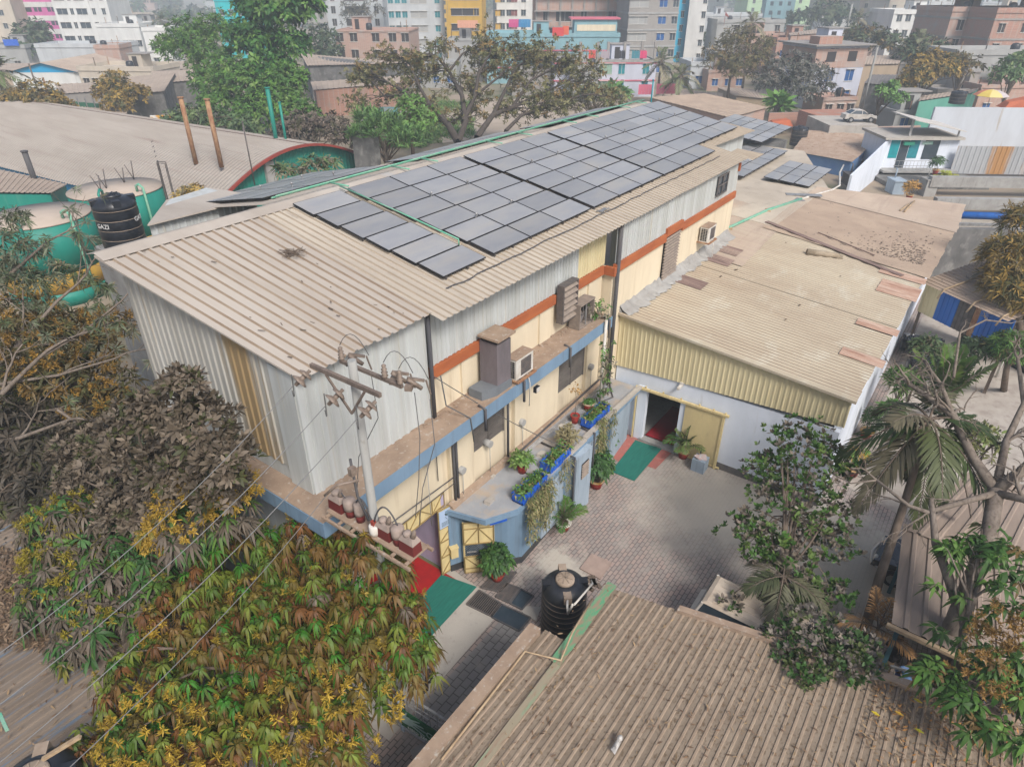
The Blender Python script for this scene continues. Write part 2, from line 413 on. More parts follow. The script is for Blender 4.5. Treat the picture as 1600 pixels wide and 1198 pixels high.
# worn strips and patches in the yard
m_paveg = Mbrick('grey_paving_blocks', (.255, .245, .235), (.21, .20, .195), (.10, .095, .09), vert=False, sx=3.2, sy=4.2, msize=.014, c3=(.30, .28, .25), sc3=1.1, lo3=.54, hi3=.68)
mb = MB(); mb.poly([(7.0, 7.75, .017), (11.6, 7.9, .017), (11.6, 8.75, .017), (7.0, 8.8, .017)])
setting('pavement', mb, m_paveg)
mb = MB(); mb.poly([(6.5, 8.82, .022), (11.5, 8.95, .022), (12.0, 9.3, .022), (12.2, 11.6, .022), (6.5, 11.6, .022)])
setting('path', mb, m_concl)
mb = MB(); mb.poly([tuple(at(x, y, .03)) for x, y in ((984, 671), (1057, 699), (1024, 733), (1002, 724), (990, 738), (958, 715))])
setting('pavement', mb, m_redpave)
mb = MB(); mb.poly([(12, -14, .026), (16.0, -14, .026), (16.0, 1.0, .026), (12, 1.0, .026)]); setting('pavement', mb, m_conc)
m_sandy = M('sandy_yard', (.40, .36, .315), (.33, .29, .25), (.8, .8, .8), c3=(.27, .23, .20), sc3=(2, 2, 2))
mb = MB(); mb.poly([(27, -16, .03), (50, -16, .03), (50, 1.4, .03), (25, 1.4, .03), (24, -2, .03)]); setting('pavement', mb, m_sandy)
m_understory = M('dark_leafy_soil', (.075, .058, .042), (.05, .04, .03), (1.5, 1.5, 1.5), c3=(.12, .09, .06), sc3=(6, 6, 6), lo3=.5, hi3=.7, bump=.6, bsc=12)  # leaf-littered soil, coloured darker to paint in the dim understory shade
mb = MB(); mb.poly([(-14, 11.7, .03), (7.5, 11.7, .03), (9.6, 19.0, .03), (11.5, 40, .03), (-14, 46, .03)]); setting('ground', mb, m_understory)
# land beyond the compound
m_grass = M('rough_grass', (.09, .13, .035), (.16, .15, .06), (.25, .25, .25), c3=(.24, .20, .12), sc3=(.35, .35, .35), lo3=.52, hi3=.7, bump=.6, bsc=6)
g0 = [at(560, 230), at(720, 205), at(700, 150), at(560, 165)]
mb = MB(); mb.poly([(p[0], p[1], .03) for p in g0]); setting('ground', mb, m_grass)
m_sand = M('sandy_ground', (.40, .33, .265), (.33, .27, .21), (.2, .2, .2))
g0 = [at(690, 225), at(990, 180), at(930, 140), at(690, 170)]
mb = MB(); mb.poly([(p[0], p[1], .06) for p in g0]); setting('ground', mb, m_sand)

# ================================================================== main warehouse
SL = .2
def zr(y): return 9.9 + SL*(y-10.75)
wh = thing('warehouse', 'long cream warehouse with dusty sheet roof carrying solar panels and a pale blue ledge', 'warehouse', (20, 14, 0))
mb = MB()
FY = 11.6
for x0, x1, z0, z1 in ((7.6, 8.7, 0, 6.0), (8.7, 12.24, 3.42, 6.0), (12.24, 22.0, 0, 6.0)):
    mb.bb(x0, x1, FY, FY+.3, z0, z1)
for x0, x1 in ((12.45, 13.62), (15.95, 18.8), (20.95, 21.95)):
    mb.bb(x0, x1, FY-.16, FY-.002, 0, 5.99)
mb.bb(11.95, 22.0, FY, FY+.3, 6.002, 8.0)
for x0, x1 in ((13.3, 13.75), (17.55, 18.25), (20.9, 21.9)):
    mb.bb(x0, x1, FY-.07, FY-.002, 6.52, 7.78)
mb.bb(22.0, 35.0, 11.15, 11.45, 0, 8.0)
mb.bb(22.0, 22.3, 11.452, 11.9, 2, 8.0)
mb.bb(35.0, 35.3, 11.15, 18, 0, 9.6)
mb.bb(35.302, 40.5, 12.9, 13.2, 4, 9.9)
mb.bb(40.2, 40.5, 13.202, 21, 4, 9.9)
# recessed panel lines
mb.bb(22.5, 23.75, 11.13, 11.148, 6.55, 7.75)
part('wall', mb, m_cream, wh)
mb = MB(); mb.m = 0
mb.bb(7.6, 7.9, 11.902, 18.6, 0, 6.0)
mb.bb(7.6, 7.9, 11.902, 18.6, 6.002, 7.0)
part('side_wall', mb, m_wsheet, wh)
mb = MB(); mb.bb(7.52, 7.9, 11.62, 12.45, 6.02, 10.0); part('corner_column', mb, m_wsheet, wh)
# interior seen through the gate
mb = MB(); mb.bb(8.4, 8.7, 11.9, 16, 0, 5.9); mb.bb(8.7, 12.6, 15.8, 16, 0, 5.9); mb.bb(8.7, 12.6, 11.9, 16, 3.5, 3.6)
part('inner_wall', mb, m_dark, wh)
m_lav = M('lavender_paint', (.42, .37, .50), (.36, .32, .43), (2, 2, 1))
mb = MB(); mb.bb(12.05, 12.3, 11.605, 14.5, 0, 3.4); part('gate_jamb', mb, m_lav, wh)
# ledge
mb = MB(); mb.bb(6.95, 21.25, 10.6, 11.597, 6.02, 6.48); mb.bb(6.95, 7.597, 11.6, 18.6, 6.02, 6.48)
part('ledge', mb, m_blue, wh)
mb = MB(); mb.bb(6.97, 21.23, 10.62, 11.595, 6.482, 6.50); mb.bb(6.97, 7.595, 11.6, 18.6, 6.482, 6.50)
rr = random.Random(4)
for i in range(70):
    x = rr.uniform(11, 21); mb.box((x, rr.uniform(11.3, 11.55), 6.51), (rr.uniform(.05, .3), rr.uniform(.03, .1), rr.uniform(.02, .07)), rr.uniform(-.3, .3))
part('ledge_top', mb, m_dustc, wh)
# cladding sheets
mb = MB()
mb.corr((7.55, 11.56, 6.50), (11.87, 11.56, 6.50), (11.87, 11.56, zr(11.56)-.03), (7.55, 11.56, zr(11.56)-.03), .30, .035)
mb.corr((11.95, 11.55, 8.16), (20.0, 11.55, 8.16), (20.0, 11.55, zr(11.5)-.03), (11.95, 11.55, zr(11.5)-.03), .19, .03)
mb.corr((22.05, 11.10, 8.26), (35.1, 11.10, 8.26), (35.1, 11.10, zr(11.1)-.03), (22.05, 11.10, zr(11.1)-.03), .19, .03)
mb.corr((35.3, 12.85, 7), (40.5, 12.85, 7), (40.5, 12.85, zr(12.8)-.03), (35.3, 12.85, zr(12.8)-.03), .19, .03)
part('cladding', mb, m_wsheet, wh)
mb = MB(); mb.corr((20.0, 11.545, 8.16), (22.02, 11.545, 8.16), (22.02, 11.545, zr(11.5)-.03), (20.0, 11.545, zr(11.5)-.03), .19, .03)
part('cladding', mb, m_ysheet, wh, 'yellowish cladding sheets beside the corner pipe')
mb = MB(); mb.corr((7.57, 18.6, 6.95), (7.57, 12.42, 6.95), (7.57, 12.42, zr(12.42)-.04), (7.57, 18.6, zr(18.6)-.04), .30, .035)
part('gable_cladding', mb, m_gsheet, wh)
# orange band
mb = MB()
mb.bb(11.93, 18.42, 11.44, 11.597, 7.8, 8.14); mb.bb(19.5, 21.9, 11.44, 11.597, 7.8, 8.14)
mb.bb(21.86, 22.0, 10.98, 11.43, 7.8, 8.14)
mb.bb(22.002, 26.55, 10.98, 11.147, 7.9, 8.24); mb.bb(26.55, 28.25, 10.97, 11.147, 8.1, 8.46); mb.bb(28.25, 34.98, 10.98, 11.147, 7.95, 8.29)
mb.bb(34.9, 35.05, 10.98, 11.15, 9.3, 9.7)
part('trim_band', mb, m_orange, wh)
# roof
def rp(x, y, dz=0.0): return (x, y, zr(y)+dz)
mb = MB()
mb.groove = 1; mb.corr(rp(7.5, 11.2), rp(11.8, 11.2), rp(11.8, 18.45), rp(7.02, 18.45), .31, .045, jit=.004, rows=4)
part('roof', mb, [m_roof, m_groove], wh)
mb = MB(); mb.groove = 1
mb.corr(rp(11.75, 10.75, .012), rp(35.2, 10.75, .012), rp(35.2, 18.45, .012), rp(11.75, 18.45, .012), .26, .04, jit=.003, rows=3)
mb.corr(rp(35.2, 10.5), rp(36.9, 10.5), rp(36.2, 11.7), rp(35.2, 11.7), .26, .04)
mb.corr(rp(35.2, 12.6), rp(40.95, 12.4), rp(39.2, 18.45), rp(35.2, 18.45), .26, .04)
part('roof', mb, [M('pale_dusty_roof_sheet', (.46, .405, .33), (.38, .33, .27), (.8, .15, .5), c3=(.31, .265, .215), sc3=(3, .8, 1), lo3=.56, hi3=.75), M('pale_groove', (.30, .245, .185), (.36, .30, .23), (3, .6, 1))], wh)
mb = MB()
for x0, x1, ya, yb in ((13, 20, 26, 22.3), (20, 28.6, 22.3, 21.2), (28.6, 39.2, 21.2, 21.6)):
    z = lambda y: 11.44-.2*(y-18.45)
    mb.corr((x1, yb, z(yb)), (x0, ya, z(ya)), (x0, 18.45, 11.43), (x1, 18.45, 11.43), .26, .04)
part('roof', mb, m_roof, wh)
mb = MB()
mb.slab([(7.0, 18.02, zr(18.02)+.06), (39.2, 18.02, zr(18.02)+.06), (39.2, 18.48, 11.52), (7.0, 18.48, 11.52)], .012)
mb.slab([(7.0, 18.48, 11.52), (39.2, 18.48, 11.52), (39.2, 18.95, 11.40), (7.0, 18.95, 11.40)], .012)
part('ridge_cap', mb, m_roof, wh)
mb = MB()
mb.slab([(6.98, 18.45, 11.46), (7.12, 18.45, 11.46), (7.6, 11.2, 10.04), (7.46, 11.2, 10.04)], .05)
part('rake_trim', mb, m_roof, wh)
# far-side low wing behind the ridge
mb = MB(); mb.corr((10.7, 23, 7), (14.8, 22.8, 7), (14.8, 22.8, 10.5), (10.7, 23, 10.5), .26, .03)
mb.prism([(10.75, 23.06), (14.7, 22.9), (14.7, 25.9), (12.9, 25.5)], 6, 10.45)
part('rear_wing', mb, m_wsheet, wh)
mb = MB(); mb.slab([(10.55, 22.8, 10.56), (14.9, 22.5, 10.6), (14.9, 26.0, 10.4), (12.85, 25.7, 10.4)], .05); part('rear_wing_roof', mb, m_roof, wh)
# windows, shutter
def shutter(x0, x1, z0, z1, y, name='window'):
    mb = MB(); n = int((z1-z0)/.09)
    mb.bb(x0, x1, y+.02, y+.05, z0, z1); mb.m = 1
    for i in range(n):
        z = z0+(i+.5)*(z1-z0)/n
        mb.box(((x0+x1)/2, y-.01, z), (x1-x0-.04, .05, .05), R=np.array([[1, 0, 0], [0, .8, .6], [0, -.6, .8]]))
    for x in (x0, (x0+x1)/2, x1): mb.box((x, y-.02, (z0+z1)/2), (.05, .07, z1-z0))
    part(name, mb, [m_dark, m_shut], wh)
shutter(13.66, 15.38, 4.05, 5.98, FY-.03)
shutter(18.87, 20.83, 3.75, 5.98, FY-.03)
mb = MB(); mb.bb(26.65, 28.2, 11.08, 11.13, 5.9, 8.05); mb.m = 1
for i in range(15): mb.box((27.42, 11.05, 5.95+i*.142), (1.52, .06, .09), R=np.array([[1, 0, 0], [0, .8, .6], [0, -.6, .8]]))
part('rolling_shutter', mb, [m_dark, m_louver], wh)
mb = MB(); mb.bb(32.1, 33.4, 11.03, 11.09, 8.66, 9.55); mb.m = 1
for x in (32.1, 32.75, 33.4): mb.bb(x-.03, x+.03, 10.98, 11.02, 8.62, 9.58)
for z in (8.64, 9.1, 9.56): mb.bb(32.1, 33.4, 10.97, 11.01, z-.03, z+.03)
part('window', mb, [m_glassd, m_dsteel], wh)
# sills below the shutters, at the annexe roof
mb = MB(); mb.bb(13.63, 15.94, 11.25, 11.44, 2.72, 2.9); mb.bb(18.82, 20.94, 11.25, 11.44, 2.72, 2.9); part('sill', mb, m_dustc, wh)
# drain pipes
def pipe(name, pts, r, mat, parent, label=None, n=8):
    mb = MB(); mb.tube(pts, r, n); return part(name, mb, mat, parent, label)
for x, z1 in ((12.52, 6.0), (12.66, 6.0), (15.42, 6.55)):
    pipe('drain_pipe', [(x, 11.36, 2.75), (x, 11.36, z1)], .045, m_pipe, wh)
for x in (13.15, 15.2, 18.05, 20.9):
    pipe('drain_pipe', [(x, 10.8, 6.53), (x, 10.53, 6.48), (x, 10.53, 5.72)], .045, m_pipe, wh)
pipe('downpipe', [(22.12, 10.98, 2.75), (22.12, 10.98, 9.85)], .085, m_pipe, wh)
pipe('downpipe', [(11.9, 11.45, 6.5), (11.9, 11.45, 9.95)], .06, m_pipe, wh)
pipe('downpipe', [(20.55, 10.5, 2.7), (20.55, 10.5, 6.6)], .06, m_dirtwht, wh)
for x, z in ((11.3, 5.3), (12.9, 3.95), (14.35, 4.15), (16.3, 3.95), (21.2, 4.0)):
    mb = MB(); mb.tube([(x, 11.6, z-.0), (x, 11.28, z)], [.13, .13], 12); mb.tube([(x, 11.34, z-.1), (x, 11.34, 2.75)], .014, 5)
    part('vent_cap', mb, m_conc, wh)
mb = MB()
mb.tube([(12.5, 11.3, 4.0), (10.2, 11.4, 4.0), (9.2, 11.4, 4.05)], .02, 5); mb.tube([(12.5, 11.3, 3.75), (9.2, 11.4, 3.7)], .015, 5); mb.tube([(11.9, 11.5, 6.0), (11.9, 11.5, 4.1)], .015, 5)
part('conduit', mb, m_pipe, wh)
# gate: fixed lattice above the opening, one open leaf
def lattice(mb, O, ux, uz, w, h, nx, cross=True, th=.03):
    O, ux, uz = [np.asarray(v, float) for v in (O, ux, uz)]; nrm = np.cross(ux, uz)
    P = lambda a, b, o=0.0: O+ux*a+uz*b+nrm*o
    mb.m = 0
    mb.hexa([P(0, 0), P(w, 0), P(w, h), P(0, h)], [P(0, 0, th), P(w, 0, th), P(w, h, th), P(0, h, th)])
    mb.m = 1; q = th+.015
    for i in range(nx+1): mb.bar(P(w*i/nx, 0, q), P(w*i/nx, h, q), .035, .03)
    return P, q
mb = MB(); P, q = lattice(mb, (8.75, 11.64, 2.86), (1, 0, 0), (0, 0, 1), 3.45, .55, 6)
for i in range(6):
    a, b = 3.45*i/6, 3.45*(i+1)/6
    mb.bar(P(a, 0 if i % 2 else .55, q), P(b, .55 if i % 2 else 0, q), .03, .025)
for b in (0, .55): mb.bar(P(0, b, q), P(3.45, b, q), .05, .03)
part('gate_transom', mb, [m_gateyel, m_gateline], wh)
g1 = at(690, 899); g2 = at(711, 886)
ux = (g2-g1); ux[2] = 0; gw = np.linalg.norm(ux); ux = ux/gw
mb = MB(); P, q = lattice(mb, g1+np.array([0, 0, .08]), ux, (0, 0, 1), .62, 2.85, 1)
for b in (0, .75, 1.45, 2.05, 2.85): mb.bar(P(0, b, q), P(.62, b, q), .04, .03)
for b0, b1 in ((0, .75), (.75, 1.45), (1.45, 2.05)): mb.bar(P(0, b0, q), P(.62, b1, q), .03, .025)
mb.m = 2; mb.hexa([P(.03, 2.07, q+.02), P(.59, 2.07, q+.02), P(.59, 2.8, q+.02), P(.03, 2.8, q+.02)], [P(.03, 2.07, q+.03), P(.59, 2.07, q+.03), P(.59, 2.8, q+.03), P(.03, 2.8, q+.03)])
mb.m = 3; mb.box(P(.3, 2.62, q+.035), (.1, .1, .02)); mb.bar(P(.26, 2.5, q+.036), P(.34, 2.38, q+.036), .04, .01)
for k in range(4): mb.bar(P(.1, 2.3-.05*k, q+.035), P(.5, 2.3-.05*k, q+.035), .014, .006)
m_poster = M('pale_blue_poster', (.36, .46, .62)); m_ink = M('dark_ink', (.05, .07, .06))
part('gate_leaf', mb, [m_gateyel, m_gateline, m_poster, m_ink], wh)

# ================================================================== solar arrays
pm = MB(); pm.m = 1; pm.bb(-.985, .985, -.49, .49, -.018, .017); pm.m = 0; pm.bb(-.965, .965, -.472, .472, .0172, .0192)
pme = _mesh('solar_panel', pm, [m_pv, m_pvedge], (0, 0, 0))
def array(label, x0, y_top, cols, rows, skew=0.0, zf=None, slope=SL, lift=.16, group='solar arrays along the warehouse roof', gap=(.03, .035), tz=None, az=0.0):
    zf = zf or zr
    loc = np.array([x0, y_top, (zf(y_top) if tz is None else tz)+lift])
    t = thing('solar_array', label, 'solar panels', loc, group)
    ang = math.atan(slope)
    t.rotation_euler = (ang, 0, az)
    for c in range(cols):
        for r in range(rows):
            o = bpy.data.objects.new('solar_panel', pme); COL.objects.link(o); o.parent = t
            o.location = (.985+c*(1.97+gap[0])+skew*(r/rows), -.49-r*(.98+gap[1]), (.001*((c*7+r*3) % 5)))
    mb = MB()
    for c in range(cols):
        for fr in (.25, .75):
            xx = c*(1.97+gap[0])+1.97*fr
            mb.bb(xx-.025, xx+.025, -rows*(.98+gap[1])+.02, -.02, -.1, -.03)
    o = bpy.data.objects.new('mounting_rail', _mesh('mounting_rail', mb, m_dsteel, (0, 0, 0))); COL.objects.link(o); o.parent = t
    # little mid clamps that stand up between the modules
    mb = MB()
    for c in range(1, cols):
        for r in (2, 4):
            if r < rows: mb.box((c*(1.97+gap[0])-.015, -r*(.98+gap[1]), .06), (.03, .03, .12)); mb.lathe((c*(1.97+gap[0])-.015, -r*(.98+gap[1]), .12), [(.04, 0), (.05, .04), (.02, .08)], 8)
    if mb.v:
        o = bpy.data.objects.new('sprinkler', _mesh('sprinkler', mb, m_steel, (0, 0, 0))); COL.objects.link(o); o.parent = t
    return t
array('narrow dusty solar array one panel wide, nearest on the long roof', 12.95, 18.0, 1, 6, .42)
array('dusty solar array three panels wide beside the single-width array', 15.25, 18.0, 3, 6, .5)
array('dusty solar array three panels wide in the middle of the long roof', 21.45, 18.0, 3, 6, .5)
array('dusty solar array three panels wide, second from the far roof end', 27.65, 18.0, 3, 6, .4)
array('dusty solar array at the far end of the long warehouse roof', 33.6, 18.0, 3, 5, .3)
zf2 = lambda y: 11.44-.2*(y-18.45)
def farray(label, x0, y0, cols, rows, sk):
    t = array(label, x0, y0, cols, rows, 0, tz=zf2(y0), slope=-.2, lift=.14)
    return t
farray('flat grey solar array on the rear slope behind the near ridge', 13.4, 25.2, 3, 5, 0)
farray('long flat solar array on the rear slope behind the middle ridge', 20.6, 21.7, 4, 2, 0)
farray('long flat solar array on the rear slope near the far ridge end', 29.6, 21.0, 4, 2, 0)

# green pipework on the ridge and between arrays
def wirething(name, paths, r, mat, label, cat, group=None, n=6, loc=None):
    mb = MB()
    for p in paths: mb.tube(p, r, n)
    return solo(name, mb, mat, label, cat, loc, group)
wirething('water_pipe', [[(13.0, 18.9, 11.6), (22, 18.85, 11.62), (30, 18.8, 11.63), (39, 18.6, 11.62)]]+[[(x, 18.83, 11.6), (x+.1, 18.0, 11.58)] for x in (15.2, 18.2, 19.8, 24, 26.3, 30.2, 32.4, 36, 38)]+[[(13, 19.15, 11.5), (39, 18.95, 11.55)]], .03, m_greenpipe, 'green plastic wash pipes running along the warehouse ridge', 'pipe')
wirething('water_pipe', [[(15.1, 18.2, 11.6), (15.25, 15.5, 11.1), (15.35, 13.2, 10.65), (15.35, 13.2, 10.45)]], .028, m_greenpipe, 'green plastic pipe lying down the gap beside the single-width solar array', 'pipe')
mb = MB(); mb.box((22.1, 11.8, zr(11.8)+.1), (.5, .12, .05), .2); mb.bar((21.8, 11.9, zr(11.9)+.09), (22.5, 11.75, zr(11.75)+.09), .04); part('sheet_clip', mb, m_steel, wh)
rr = random.Random(2)
mb = MB()
for (ya, x0, x1) in ((11.75, 13, 15.6), (11.75, 15.5, 34.0)):
    pts = []; x = x0
    while x < x1:
        pts.append((x, ya-.08+rr.uniform(-.05, .05), zr(ya)+.07)); x += .35
    mb.tube(pts, .02, 5)
solo('cable', mb, m_pipe, 'dark cable run along the lower ends of the roof arrays', 'cable')
# nest of dead twigs on the bare part of the roof
mb = MB(); pass
p0 = CAM + ray(457, 397)*(((np.array([0, 10.75, 9.95])-CAM) @ np.array([0, -.2, 1]))/(ray(457, 397) @ np.array([0, -.2, 1])))
for i in range(70):
    a = rr.uniform(0, 6.28); r = rr.uniform(0, .32); b = rr.uniform(0, 6.28); L = rr.uniform(.1, .3)
    c = p0+np.array([r*math.cos(a), r*math.sin(a), rr.uniform(0, .08)]); mb.bar(c, c+np.array([math.cos(b)*L, math.sin(b)*L, rr.uniform(-.03, .05)]), .012)
solo('twig_nest', mb, m_barkd, 'scatter of dead twigs on the bare end of the warehouse roof', 'twigs')
mb = MB()
for i in range(22):
    x, y = rr.uniform(7.6, 11.5), rr.uniform(11.4, 14.2)
    if rr.random() < .3: x, y = rr.uniform(7.6, 11.5), rr.uniform(14, 18)
    mb.box((x, y, zr(y)+.05), (rr.uniform(.015, .03), rr.uniform(.04, .2), .01), rr.uniform(-.5, .5))
solo('leaf_litter', mb, m_barkd, 'dry leaves and twigs caught on the near roof sheets', 'leaf litter', kind='stuff')

# ================================================================== wall equipment
def louvre_vent():
    mb = MB(); t = thing('louvre_vent', 'brown slatted louvre vent cut through the orange band', 'vent', (19, 11.4, 7.0))
    mb.bb(18.45, 18.5, 11.15, 11.43, 7.05, 8.5); mb.bb(19.4, 19.45, 11.15, 11.43, 7.05, 8.5); mb.bb(18.5, 19.4, 11.38, 11.43, 7.05, 8.5); mb.bb(18.5, 19.4, 11.15, 11.38, 8.46, 8.5); mb.bb(18.5, 19.4, 11.15, 11.38, 7.05, 7.09)
    part('frame', mb, m_dsteel, t)
    for i in range(6):
        mb = MB(); mb.box((18.95, 11.2, 7.2+i*.235), (.9, .2, .02), R=np.array([[1, 0, 0], [0, .75, -.66], [0, .66, .75]])); part('slat', mb, m_louver, t)
louvre_vent()
t = thing('exhaust_fan', 'square exhaust fan housing with open dark front standing on the blue ledge', 'fan', (20.0, 11.1, 6.5))
mb = MB(); mb.bb(19.35, 20.4, 10.95, 11.43, 7.45, 7.5); mb.bb(19.35, 19.4, 10.97, 11.43, 6.52, 7.448); mb.bb(20.35, 20.4, 10.97, 11.43, 6.52, 7.448); mb.bb(19.4, 20.35, 11.38, 11.43, 6.52, 7.448); mb.bb(19.4, 20.35, 10.97, 11.38, 6.52, 6.57)
part('housing', mb, m_louver, t)
mb = MB(); mb.bb(19.41, 20.34, 11.3, 11.36, 6.6, 7.42); part('duct', mb, m_dark, t)
mb = MB()
for k in range(5):
    a = k*1.256; R_ = np.array([[math.cos(a), 0, -math.sin(a)], [0, 1, 0], [math.sin(a), 0, math.cos(a)]])
    mb.box(np.array([19.87, 11.15, 7.0])+R_ @ np.array([0, 0, .2]), (.14, .03, .38), R=R_ @ np.array([[.8, -.6, 0], [.6, .8, 0], [0, 0, 1]]))
mb.tube([(19.87, 11.1, 7.0), (19.87, 11.28, 7.0)], .06, 8); part('blade', mb, m_dsteel, t)
mb = MB(); mb.bb(19.85, 19.89, 11.0, 11.04, 6.55, 7.45); part('brace', mb, m_steel, t)
t = thing('exhaust_chimney', 'grey boxed exhaust flue with a flat cap rising from the ledge', 'chimney', (14.35, 11.1, 6.4))
m_flue = M('purplish_flue_sheet', (.17, .145, .155), (.12, .105, .11), (2, 2, .6))
mb = MB(); mb.bb(14.05, 14.75, 10.75, 11.42, 6.75, 8.2); part('flue', mb, m_flue, t)
mb = MB(); mb.bb(13.95, 14.85, 10.63, 11.42, 8.35, 8.42); part('cap', mb, m_dustc, t)
mb = MB(); mb.bb(14.1, 14.7, 10.8, 11.4, 8.2, 8.349); part('throat', mb, m_dark, t)
mb = MB(); mb.hexa([(13.45, 10.9, 6.3), (13.95, 10.7, 6.3), (14.75, 10.7, 6.5), (14.75, 11.42, 6.5), (13.45, 11.42, 6.3)], [(13.45, 10.9, 6.8), (13.95, 10.7, 6.8), (14.75, 10.7, 6.749), (14.75, 11.42, 6.749), (13.45, 11.42, 6.8)])
part('base', mb, M('bluegrey_sheet', (.15, .165, .18), (.12, .13, .145)), t)
def ac_unit(label, c, w=.95, h=.72, d=.42):
    t = thing('air_conditioner', label, 'air conditioner', c, 'outdoor air conditioner units')
    x, y, z = c
    mb = MB(); mb.bb(x-w/2, x+w/2, y-d, y, z, z+h); part('casing', mb, m_dirtwht, t)
    mb = MB(); mb.bb(x-w/2-.01, x+w/2+.01, y-d-.01, y+.01, z+h+.001, z+h+.02); part('top_cover', mb, m_dustc, t)
    mb = MB(); mb.bb(x-w*.22, x+w*.36, y-d-.012, y-d-.001, z+.08, z+h-.08)
    for k in range(9): mb.bar((x-w*.22, y-d-.02, z+.12+k*.06), (x+w*.36, y-d-.02, z+.12+k*.06), .012)
    part('fan_grille', mb, m_dsteel, t)
    mb = MB()
    for i in range(3):
        for k in range(8): mb.bb(x-w/2-.012, x-w/2-.001, y-d+.06+i*.11, y-d+.14+i*.11, z+.07+k*.075, z+.12+k*.075)
    part('coil_slots', mb, m_dark, t)
    mb = MB(); mb.bb(x-w/2-.05, x-w/2+.02, y-d-.12, y+.2, z-.06, z-.001); mb.bb(x+w/2-.02, x+w/2+.05, y-d-.12, y+.2, z-.06, z-.001); mb.bb(x-w/2, x+w/2, y-d-.14, y-d-.05, z-.05, z-.001)
    part('bracket', mb, m_rustm, t)
    mb = MB(); mb.tube([(x+.1, y-d-.05, z+.02), (x+.1, y-d-.15, z-.3), (x+.12, y-d-.12, z-1.2)], .018, 5); part('hose', mb, m_dirtwht, t)
ac_unit('dusty white air conditioner outdoor unit beside the grey boxed flue', (15.35, 11.05, 6.62))
ac_unit('white air conditioner outdoor unit on the far cream wall past the shutter', (31.2, 11.05, 6.75))

# floodlight under the ledge
t = thing('floodlight', 'small black floodlight hung under the blue ledge', 'lamp', (16.0, 10.6, 5.8))
mb = MB(); mb.box((15.95, 10.55, 5.82), (.22, .12, .2)); part('lamp_body', mb, m_black, t)
mb = MB(); mb.bb(15.86, 16.04, 10.478, 10.489, 5.74, 5.9); part('lens', mb, m_dirtwht, t)
# ================================================================== annexe with planted roof
an = thing('annexe', 'low blue grey lean-to room with chamfered front and plants on its flat roof', 'building', (16, 10.4, 0))
AT = 2.62
out = [(12.1, 11.38), (12.62, 11.1), (13.17, 10.47), (13.5, 9.98), (13.87, 9.64), (18.0, 9.84), (21.4, 10.02), (23.0, 10.25), (23.0, 11.4), (12.1, 11.4)]
mb = MB(); mb.prism(out, .3, AT); part('wall', mb, m_blue, an)
mb = MB(); mb.prism([(p[0]+(-.015 if p[0] < 14 else 0), p[1]-.015) for p in out], 0, .298); part('plinth', mb, M('black_plinth_paint', (.03, .032, .036), (.06, .06, .06)), an)
so = [(12.0, 11.4), (12.08, 11.32), (12.42, 10.05), (13.45, 9.5), (14.6, 9.5), (22.7, 9.74), (22.7, 11.43), (12.0, 11.43)]
mb = MB(); mb.prism(so, AT+.002, AT+.2); part('roof_slab', mb, m_blue, an)
mb = MB(); mb.prism([(12.06, 11.42), (12.15, 11.3), (12.46, 10.11), (13.48, 9.56), (14.62, 9.56), (22.68, 9.8), (22.68, 11.42)], AT+.202, AT+.214); part('roof_top', mb, m_slab, an)
mb = MB(); mb.hexa([(12.2, 11.18, AT+.2), (22.6, 11.2, AT+.2), (22.6, 11.428, AT+.2), (12.2, 11.428, AT+.2)], [(12.2, 11.24, AT+.32), (22.6, 11.26, AT+.32), (22.6, 11.428, AT+.36), (12.2, 11.428, AT+.36)]); part('wall_fillet', mb, m_dustc, an)
mb = MB(); mb.bb(18.05, 22.68, 9.66, 9.84, AT+.216, AT+.34); mb.bb(16.4, 18.05, 9.62, 9.78, AT+.216, AT+.3); part('parapet', mb, m_concl, an)
mb = MB(); mb.bb(16.9, 18.0, 9.35, 9.86, 0, AT+.15); mb.bb(15.0, 16.4, 9.58, 9.7, .3, AT); part('pier', mb, m_bluelt, an)
mb = MB(); mb.bb(18.02, 19.2, 9.72, 9.79, .3, AT-.02); part('pale_panel', mb, m_bluelt, an); mb = MB(); mb.hexa([(20.7, 9.9, 0), (22.7, 10.13, 0), (22.7, 10.2, 0), (20.7, 9.97, 0)], [(20.7, 9.9, AT-.02), (22.7, 10.13, AT-.02), (22.7, 10.2, AT-.02), (20.7, 9.97, AT-.02)]); part('pale_panel', mb, m_bluelt, an)
mb = MB(); mb.bb(19.25, 20.45, 9.87, 9.90, .05, 2.35); part('door_recess', mb, M('deep_blue_paint', (.07, .16, .26), (.05, .12, .2)), an)
mb = MB(); mb.bb(17.25, 17.75, 9.33, 9.345, 1.65, 2.35); mb.m = 1
for k in range(6): mb.box((17.5, 9.32, 1.7+k*.115), (.5, .04, .06), R=np.array([[1, 0, 0], [0, .8, .6], [0, -.6, .8]]))
part('air_grille', mb, [m_dark, m_louver], an)
for pth in ([(18.55, 9.58, 0.9), (18.55, 9.58, AT+.3), (18.6, 10.2, AT+.3)], [(15.0, 9.42, .9), (15.0, 9.42, AT+.25), (15.2, 11.2, AT+.28), (22, 11.35, AT+.4)], [(16.85, 9.42, .3), (16.85, 9.42, AT+.26), (16.9, 10.9, AT+.28)]):
    pipe('drain_pipe', pth, .04, m_pipe, an)
for k in range(3): pipe('conduit', [(15.5, 11.15-.06*k, AT+.26), (19, 11.05-.06*k, AT+.27), (22.2, 11.1-.05*k, AT+.4)], .022, m_steel, an)
pipe('cable', [(22.1, 10.9, 2.9), (21.3, 10.3, AT+.25), (20.8, 10.5, AT+.24), (20.0, 9.9, AT+.36), (19.7, 9.62, AT+.2)], .025, m_pipe, an)
